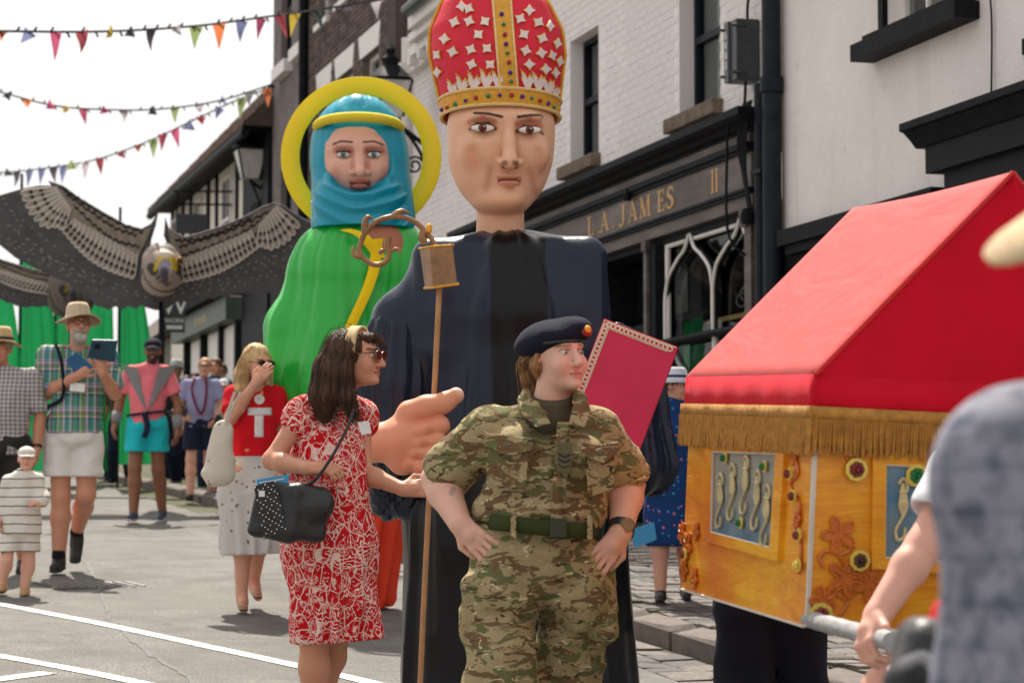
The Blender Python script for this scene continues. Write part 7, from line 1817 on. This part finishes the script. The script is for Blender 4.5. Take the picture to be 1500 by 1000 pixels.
def cap(f, mt, peak=True):
    S = SDF(); E = f.Rm.to_euler(); S.ell(f.T((0, .018, .042)), (.088 * f.hs, .104 * f.hs, .078 * f.hs), E, .01); S.cut(f.T((0, 0, .03)), f.Rm @ Vector((0, -.1, -1))); o = f.wear(S, 'cap', mt, .006)
    if peak:
        g = [[f.T((x * (.078 if v < .5 else .066), -.07 - .075 * v * math.cos(x * 1.35), .04 - .025 * v - .012 * x * x)) for x in [-1 + k / 6 for k in range(13)]] for v in (0, .35, .7, 1)]
        m = MB(); m.sheet(g); solid(m.build('peak', mt, o, sm=0), .005)
    return o
cap(f, cloth('white cap cotton', L(222, 216, 210)))
for sd, toe in (('L', (2, 866, -.1)), ('R', (34, 872, -.07))): f.shoes(sd, toe, mat('tan sandal leather', L(190, 150, 110), .6), DARKSOLE, r=.032)

# ---------------------------------------------------------------- further people on the road
def walker(px, d, label, face, hair, top, bottom, hs=1.0, yaw=0, px_h=None, py_h=None, skin=(200, 146, 118), build=1.0, long_hair=False, sleeve=.6, trouser=2.0, shoe=None, group=None, swing=.15, beard=None, hem=None, res=.013, H=1.72, arms=None, skirt=None, tcol=None, fem=0):
    """a whole walking figure set from its height; arms: elbow and wrist places for L and R"""
    f = Fig(px, d, label, res=res, group=group); s_ = H / 1.75; b = f.A.b; iv = f.A.R
    def at_(x, y, z): return Vector((x * s_, y * s_, z * s_))
    f.l_ = at_
    f.c = at_(face[0], face[1], 1.635)
    # place the head through head() by giving the picture point of that spot
    w_ = Matrix.Rotation(f.A.rz, 3, 'Z') @ f.c + b
    keep = f.l; f.l = lambda *a: f.c.copy(); cc = f.c.copy(); f.l = lambda *a: cc; f.head(0, 0, 0, hs * s_, yaw, face[2] if len(face) > 2 else 0, 0, fem); f.l = keep
    ar = arms or dict(eL=(-.235 * build, .03, 1.14), eR=(.235 * build, .0, 1.14), wL=(-.25 * build, -.06, .90), wR=(.25 * build, -.08, .90))
    sx = .175 * build
    f.J = dict(sL=at_(-sx, 0, 1.42), sR=at_(sx, 0, 1.42), hL=at_(-.09, 0, .93), hR=at_(.09, 0, .93), kL=at_(-.10, -swing * .6, .51), kR=at_(.10, swing * .3, .5), aL=at_(-.10, -swing * .9, .09), aR=at_(.11, swing * 1.7, .12), **{k: at_(*v) for k, v in ar.items()})
    f.m = (f.J['sL'] + f.J['sR']) / 2; f.h = (f.J['hL'] + f.J['hR']) / 2; f.ang = 0; f.half = sx * s_
    R = dict(cd=.12 * build * s_, w=.145 * build * s_, wd=.125 * build * s_, hip=.16 * build * s_, hd=.135 * build * s_, nk=.054 * s_); f.R = R; f.neck(R); f.torso(f.S, R, -.01)
    for sd in 'LR': f.arm(f.S, sd, (.048 * s_, .041 * s_, .029 * s_), upto=2.0); f.leg(f.S, sd, (.082 * s_, .06 * s_, .039 * s_))
    hd_ = lambda sd: (f.J['w' + sd] - f.J['e' + sd]).normalized()
    f.hand('L', hd_('L') + Vector((0, -.2, 0)), (1, .2, 0), .45, s_, -1); f.hand('R', hd_('R') + Vector((0, -.2, 0)), (-1, .2, 0), .45, s_, 1)
    f.body(f.skincol(skin, (50, 38, 30), (166, 96, 88), beard=beard, bz=-.04), res * .8)
    ts = SDF(); f.torso(ts, R, .016)
    for sd in 'LR':
        f.arm(ts, sd, (.052 * s_, .052 * s_, .04 * s_), .015, upto=sleeve)
        if sleeve < 1: f.sleeve_end(ts, sd, sleeve, .07)
    ts.disp(ridge(8, .009, int(px) % 7), .011); ts.cut(at_(0, 0, hem or .9), (0, 0, -1)); f.top = f.wear(ts, 'top', top, res)
    if skirt: 
        st = SDF(); st.cone(f.h + Vector((0, 0, .1)), at_(0, 0, skirt + .08), R['hip'] + .02, R['hip'] + .05, .04, (1, 1.15, 1)); st.cut(at_(0, 0, skirt), (0, 0, -1)); st.disp(ridge(8, .01, 3, (1, 1, .4)), .013); f.wear(st, 'skirt', bottom, res)
    else:
        st = SDF(); st.ell(f.h, (R['hip'] + .018, R['hd'] + .018, .13 * s_), None, .03)
        for sd in 'LR': f.leg(st, sd, (.092 * s_, .08 * s_, .06 * s_) if trouser > 1 else (.095 * s_, .095 * s_, .06), .014, trouser if trouser > 1 else trouser + .14, k=.02)
        if trouser <= 1: st.cut(f.h.lerp(f.J['kL'], trouser), (0, 0, -1))
        st.disp(ridge(9, .008, 5), .01); st.cut(at_(0, 0, 1.05), (0, 0, 1)); f.wear(st, 'shorts' if trouser <= 1 else 'trousers', bottom, res)
    if hair is not None:
        pr = [('e', (0, .022, .032), (.085, .1, .092)), ('e', (0, -.105, -.05), (.066, .05, .085), .01, 1), ('cut', (0, 0, -.05), (0, 0, -1))] if not long_hair else [('e', (0, .022, .03), (.085, .1, .095)), ('c', [(-.06, .04, .0), (-.075, .06, -.1), (-.06, .06, -.2)], [.04, .045, .02]), ('c', [(.06, .04, .0), (.075, .06, -.1), (.06, .06, -.2)], [.04, .045, .02]), ('c', [(0, .08, 0), (0, .09, -.12), (0, .09, -.22)], [.06, .06, .03]), ('e', (0, -.112, -.05), (.058, .05, .085), .01, 1)]
        f.hair(pr, hair, res * .8, .004, 40)
    sm_ = shoe or BLS
    for sd, ty in (('L', -.2 - swing * .9), ('R', -.02 + swing * 1.0)):
        a = f.J['a' + sd]; tv = at_(a.x / s_, ty, .03 if sd == 'L' else .02); keep = f.l; f.l = lambda *q, tv=tv: tv; f.shoes(sd, (0, 0), sm_, WHSOLE if shoe else DARKSOLE, r=.045 * s_); f.l = keep
    return f
BRH = m_hair('brown hair', L(72, 50, 36), L(112, 82, 60)); BLH = m_hair('black hair', (.008, .007, .007), (.03, .025, .022)); GIN = m_hair('fair hair', L(150, 108, 70), L(196, 156, 110)); GRH = m_hair('grey hair', L(120, 116, 112), L(176, 170, 166))
PINK = cloth('pink t-shirt', L(232, 122, 132), .85, fold=.7); TURQ = cloth('turquoise shorts', L(40, 186, 196), .8, fold=.7); NAVYC = cloth('navy cloth', L(34, 38, 58), .85, fold=.7); LILAC = m_check('lilac check shirt', L(146, 146, 186), L(170, 170, 204), .012); GREYF = mat('grey foam', L(128, 126, 128), .8, .1)
f = walker(215, 24.2, 'man in pink t-shirt and turquoise shorts with grey V harness', (.05, -.02), None, PINK, TURQ, skin=(140, 94, 70), beard=(30, 22, 18), trouser=.62, shoe=mat('blue trainer', L(60, 66, 84), .7), swing=.16, yaw=6, H=1.84, hem=.92, arms=dict(eL=(-.27, .03, 1.14), eR=(.29, .0, 1.12), wL=(-.3, -.05, .92), wR=(.30, -.1, .86)))
cap(f, cloth('navy cap', L(26, 30, 46))); glasses(f, M_RIMD, M_LENSD, .027, .02)
m = MB(); A_ = f.l_
for x in (-1, 1):
    m.poly([A_(x * .06 + .02, -.15, 1.14), A_(.02, -.155, 1.04), A_(x * .10 + .02, -.13, 1.46), A_(x * .27 + .02, -.06, 1.5)] if x > 0 else [A_(.02, -.1555, 1.04), A_(x * .06 + .02, -.1505, 1.14), A_(x * .27 + .02, -.0605, 1.5), A_(x * .10 + .02, -.1305, 1.46)], (0, .02, 0))
f.mb(m, 'chest_harness', GREYF, None)
for sd in 'LR': a = f.J['w' + sd]; b = f.J['e' + sd]; m = MB(); m.tube([a.lerp(b, .08), a.lerp(b, .55)], [.042, .052], 14, caps=False); solid(f.mb(m, 'arm_guard', GREYF), .006)
m = MB(); m.tube([A_(.19 * math.sin(a), -.165 * math.cos(a) + .0, 1.03 + .02 * math.sin(a)) for a in [2 * PI * k / 24 for k in range(24)]], .014, 6, close=True); m.tube(crom([A_(.0, -.18, 1.03), A_(.03, -.2, .9), A_(.0, -.19, .8)], 5), [.03] * 11, 8); f.mb(m, 'waist_sash', NAVYC)
f = walker(293, 29.2, 'boy photographer in lilac shirt and navy shorts with two cameras', (.05, -.02, -4), GIN, LILAC, NAVYC, skin=(214, 160, 138), trouser=.72, swing=.16, H=1.74, arms=dict(eL=(-.25, .0, 1.16), eR=(.25, .0, 1.16), wL=(-.17, -.17, 1.06), wR=(.2, -.16, 1.0)))
glasses(f, M_RIMD, M_CLEAR); A_ = f.l_
def camera_(pos, label, lens_dir, ln):
    t_ = thing('camera', label, 'camera', Matrix.Rotation(f.A.rz, 3, 'Z') @ pos + f.A.b, f.A.rz); m = MB(); m.box((-.07, -.03, -.05), (.07, .03, .045)); m.box((-.03, -.03, .045), (.03, .03, .08)); o = m.build('camera_body', BLS, t_); bv = o.modifiers.new('b', 'BEVEL'); bv.width = .008
    d = Vector(lens_dir).normalized(); m = MB(); m.tube([d * .02, d * ln * .6, d * ln], [.04, .045, .042], 14); m.build('lens_barrel', BLS, t_, sm=.6); m = MB(); m.tube([d * ln * .75, d * ln * .8], [.0455, .0455], 14); m.build('lens_ring', mat('white ring', (.7, .7, .7), .5), t_)
camera_(A_(-.2, -.24, 1.08), 'black camera raised in the hand of the lilac shirted boy', (-.6, -.7, -.1), .16); camera_(A_(.24, -.2, .97), 'black camera hanging at the hip of the lilac shirted boy', (.0, -.25, -1), .2)
m = MB(); 
for x in (-1, 1): m.tube(crom([A_(x * .07, -.06, 1.5), A_(x * .09, -.15, 1.35), A_(x * .05 + .02, -.17, 1.15), A_(.03, -.18, 1.05)], 5), .014, 6)
f.mb(m, 'lanyard', cloth('red and navy strap', L(120, 24, 44)))
f = walker(6, 17.2, 'man in straw hat and grey check shirt at the picture edge', (-.04, -.02), GRH, m_check('grey check shirt', L(120, 116, 122), L(196, 192, 192), .03), cloth('charcoal shorts', L(52, 50, 52), .85), skin=(196, 138, 112), trouser=.8, swing=.1, H=1.72, build=1.12, hem=.86, arms=dict(eL=(-.26, .03, 1.14), eR=(.25, .03, 1.14), wL=(-.28, -.06, .90), wR=(.24, -.04, .9)), sleeve=.85, res=.009)
sunhat(f, M_STRAW, .15, .11, .3, 0, .046, mat('black hat band', (.02, .02, .02), .7)); m = MB(); a = f.J['wR']; b = f.J['eR']; m.tube([a.lerp(b, .06), a.lerp(b, .14)], .036, 14, caps=False); solid(f.mb(m, 'watch', M_WATCH), .006)
# people behind
CR = 'people walking far down the road'
f = walker(257, 36, 'man in grey blue shirt and pale sun hat walking away', (0, .0, 0), None, cloth('grey blue shirt', L(120, 136, 170)), NAVYC, yaw=180, group=CR, res=.017, H=1.82, sleeve=1.6); sunhat(f, cloth('pale hat', L(206, 204, 206)), .12, .11)
walker(244, 34, 'dark haired woman in black top just behind the pink t-shirt man', (0, 0), BLH, cloth('black top', (.02, .02, .022)), NAVYC, long_hair=True, group=CR, res=.017, yaw=170, H=1.7, fem=1)
walker(312, 32, 'dark haired man in teal t-shirt behind the boy photographer', (.02, 0), BRH, cloth('teal t-shirt', L(44, 92, 118)), NAVYC, group=CR, res=.017, yaw=-10, H=1.8)
f = walker(323, 33.5, 'man in sunglasses and maroon top beside the panelled shop', (0, 0), BRH, cloth('maroon top', L(112, 60, 66)), NAVYC, group=CR, res=.017, H=1.76); glasses(f, M_RIMD, M_LENSD)
f = walker(326, 31.5, 'person in white cap and grey top low behind the photographer', (0, 0), GRH, cloth('grey top', L(150, 148, 150)), NAVYC, group=CR, res=.017, H=1.52); cap(f, cloth('white cap', L(226, 224, 222)))
walker(272, 38, 'woman with long brown hair and pink top walking away', (0, 0), BRH, cloth('pale pink top', L(206, 150, 150)), NAVYC, long_hair=True, group=CR, res=.017, yaw=180, H=1.66, fem=1)
walker(143, 38, 'distant man in navy shirt behind the tablet', (0, 0), BRH, cloth('navy shirt', L(40, 46, 70)), NAVYC, group=CR, res=.017, H=1.78)
walker(176, 36, 'distant woman in brown jacket left of the pink t-shirt man', (0, 0), BRH, cloth('brown jacket', L(84, 66, 54)), NAVYC, group=CR, res=.017, H=1.68, long_hair=True)
walker(284, 40, 'distant man in black top beside the panelled shop front', (0, 0), BLH, cloth('black t-shirt', (.025, .025, .028)), NAVYC, group=CR, res=.017, H=1.76)
# ---------------------------------------------------------------- woman in the blue print dress on the pavement
f = walker(985, 14.5, 'woman in blue print dress and white bucket hat on the pavement', (.03, 0), BRH, m_print('blue print dress cloth', L(30, 60, 110), L(70, 130, 190), L(206, 110, 120), 34, .45), m_print('blue print skirt cloth', L(30, 60, 110), L(70, 130, 190), L(206, 110, 120), 34, .45), skin=(206, 152, 130), yaw=62, H=1.38, sleeve=.1, skirt=.42, swing=.1, fem=1, res=.009, arms=dict(eL=(-.24, .0, 1.12), eR=(.22, .05, 1.14), wL=(-.22, -.18, .92), wR=(.2, -.08, .95)))
f.t.location.z += .12
m = MB(); g = []
for r, z in ((.135, .02), (.1, .055), (.094, .06), (.086, .12), (.07, .138), (.002, .142)): g.append([f.T((r * math.sin(a), .015 - r * 1.1 * math.cos(a), z)) for a in [2 * PI * k / 30 for k in range(31)]])
m.sheet(g); o = m.build('bucket_hat', cloth('white hat cotton', L(214, 216, 226)), f.t, sm=0); solid(o, .005); m = MB(); m.tube([f.T((.094 * math.sin(a), .015 - .103 * math.cos(a), .072)) for a in [2 * PI * k / 30 for k in range(30)]], .008, 6, close=True); m.build('hat_ribbon', cloth('navy ribbon', L(40, 54, 96)), o)
for x in (-.07, .09): m = MB(); m.tube([f.l_(x, -.1, 1.36), f.l_(x * 1.1, -.06, 1.46), f.l_(x * 1.1, .08, 1.4)], .014, 6); f.mb(m, 'shoulder_strap', cloth('grey strap', L(96, 100, 110)))
lp = Loc(940, 14.3); t_ = lp.t('leaflet', 'blue leaflet held low beside the soldier elbow', 'leaflet'); m = MB(); m.add([lp.l(922, 776, 0), lp.l(958, 764, .02), lp.l(962, 790, .02), lp.l(930, 802, 0)], [(0, 1, 2, 3)]); solid(m.build('paper', mat('blue leaflet', L(60, 150, 200), .4, .05), t_), .003)

# ---------------------------------------------------------------- shrine bearers
NVT = cloth('navy trousers', L(26, 28, 42), .8, fold=1.0, fs=8)
f = walker(1128, 7.6, 'shrine bearer in navy trousers under the far end of the box', (0, 0), BRH, NAVYC, NVT, H=1.6, swing=.1, build=1.0, res=.009, arms=dict(eL=(-.2, -.08, 1.16), eR=(.2, -.08, 1.16), wL=(-.12, -.22, 1.22), wR=(.12, -.22, 1.22)))
f.t.location.x += .0
f = Fig(1330, 5.4, 'shrine bearer in white t-shirt gripping the grey taped pole', res=.006); l = f.l
f.head(1590, 520, .35, 1.0, -30, 0, 0)
f.joints(sL=(1408, 690, .05), sR=(1660, 690, .25), eL=(1352, 800, -.02), eR=(1640, 830, .2), wL=(1286, 900, -.1), wR=(1600, 930, .0), hL=(1440, 960, .2), hR=(1540, 960, .25), kL=(1300, 1010, -.05), kR=(1520, 1200, .2), aL=(1270, 1250, .3), aR=(1520, 1400, .3))
R = dict(cd=.12, w=.14, wd=.12, hip=.15, hd=.13, nk=.052); f.neck(R); f.torso(f.S, R, -.01)
for sd in 'LR': f.arm(f.S, sd, (.045, .038, .029), upto=2.0); f.leg(f.S, sd, (.075, .052, .038))
f.hand('L', (-.35, -.35, -.6), (.75, .1, -.55), .85, .95, 1, 0, .5); f.hand('R', (0, -.3, -1), (-1, 0, 0), .5, .9, 1); f.body(f.skincol((216, 164, 146)), .0055)
ts = SDF(); f.torso(ts, R, .014)
for sd in 'LR': f.arm(ts, sd, (.05, .052, .04), .014, upto=.5); f.sleeve_end(ts, sd, .5, .066)
ts.disp(ridge(8, .007, 2), .009); f.wear(ts, 't_shirt', cloth('white t-shirt', L(216, 214, 220), .85, fold=.6), .007)
st = SDF(); st.ell(f.h, (.17, .15, .12), None, .03)
for sd in 'LR': f.leg(st, sd, (.085, .075, .05), .014, .55)
f.wear(st, 'shorts', cloth('dark shorts', L(40, 40, 46)), .009)
for sd, toe in (('L', (1262, 1275, .15)), ('R', (1510, 1425, .15))): f.shoes(sd, toe, BLS, DARKSOLE)
# ---------------------------------------------------------------- onlooker close to the camera
f = Fig(1650, 2.45, 'close onlooker in blue patterned shirt and straw hat seen from behind', res=.012); l = f.l
f.head(1652, 378, 0, 1.0, 160, 0, 0)
f.joints(sL=(1502, 692, .05), sR=(1900, 692, .0), eL=(1515, 1080, .05), eR=(1960, 1080, .1), wL=(1520, 1400, .0), wR=(1980, 1400, .0), hL=(1550, 1420, 0), hR=(1780, 1420, 0), kL=(1560, 2000, .0), kR=(1780, 2000, 0), aL=(1560, 2600, 0), aR=(1780, 2600, 0))
f.J['kL'].z = .5; f.J['kR'].z = .5; f.J['aL'].z = .09; f.J['aR'].z = .09
R = dict(cd=.14, w=.17, wd=.15, hip=.18, hd=.15, nk=.06); f.neck(R); f.torso(f.S, R, -.02)
for sd in 'LR': f.arm(f.S, sd, (.055, .046, .032), upto=2.0); f.leg(f.S, sd, (.09, .065, .042)); f.hand(sd, (0, -.2, -1), (1 if sd == 'L' else -1, 0, 0), .4, 1.0, -1 if sd == 'L' else 1)
f.body(f.skincol((206, 146, 122)), .01)
n = NT('blue grey patterned shirt'); k = n.ramp(n.noise(34, 3, .6), [(.40, L(70, 76, 98)), (.58, L(136, 138, 152))]); n.base(n.mix(.35, k, stripes_fac(n, n.sep()[2], .045, [(0, L(84, 88, 104)), (.4, L(152, 152, 160))], 'LINEAR'))); PSH = finish(n)
sh = SDF(); f.torso(sh, R, .02); sh.cone(f.m + Vector((0, 0, -.1)), f.h, .16, .18, .06, (1, 1.2, 1))
for sd in 'LR': f.arm(sh, sd, (.065, .07, .05), .02, upto=.9, k=.05)
sh.disp(ridge(7, .009, 2), .012); f.wear(sh, 'shirt', PSH, .011)
st = SDF(); st.ell(f.h, (.2, .17, .13), None, .03)
for sd in 'LR': f.leg(st, sd, (.1, .095, .07), .014, 1.9)
f.wear(st, 'trousers', cloth('grey trousers', L(96, 94, 96)), .014); f.hair([('e', (0, .022, .03), (.082, .097, .082)), ('e', (0, -.09, -.03), (.07, .05, .09), .01, 1)], GRH, .01)
sunhat(f, mat('pale straw', L(228, 200, 158), .8, .2, 40, .5, 150), .135, .10, .3, .28, .04)
for sd in 'LR':
    a = f.J['a' + sd]; tv = Vector((a.x, a.y - .2, .03)); keep = f.l; f.l = lambda *q, tv=tv: tv; f.shoes(sd, (0, 0), BLS, DARKSOLE); f.l = keep
# bag at the onlooker's side
rg = Loc(1350, 3.0); t_ = rg.t('backpack', 'black and red backpack at the bottom corner beside the onlooker', 'backpack'); lb = rg.l
s_ = SDF(); s_.box(lb(1352, 1010, .05), (.045, .06, .09), .03, (0, .25, 0), .02); s_.cone(lb(1325, 1000, .0), lb(1368, 955, .02), .028, .03, .02); s_.build('pouch', M_LEA, t_, .007)
s_ = SDF(); s_.chain([lb(1384, 895, .06), lb(1372, 950, .04), lb(1378, 1020, .04)], [.018, .022, .022], .02); s_.build('red_panel', cloth('red nylon', L(206, 34, 40)), t_, .007)
m = MB(); m.tube(crom([lb(1322, 972, -.04), lb(1352, 962, -.05), lb(1374, 992, -.05), lb(1368, 1040, -.04)], 5), .008, 6); m.build('strap', cloth('grey strap', L(160, 160, 164)), t_, sm=.8)
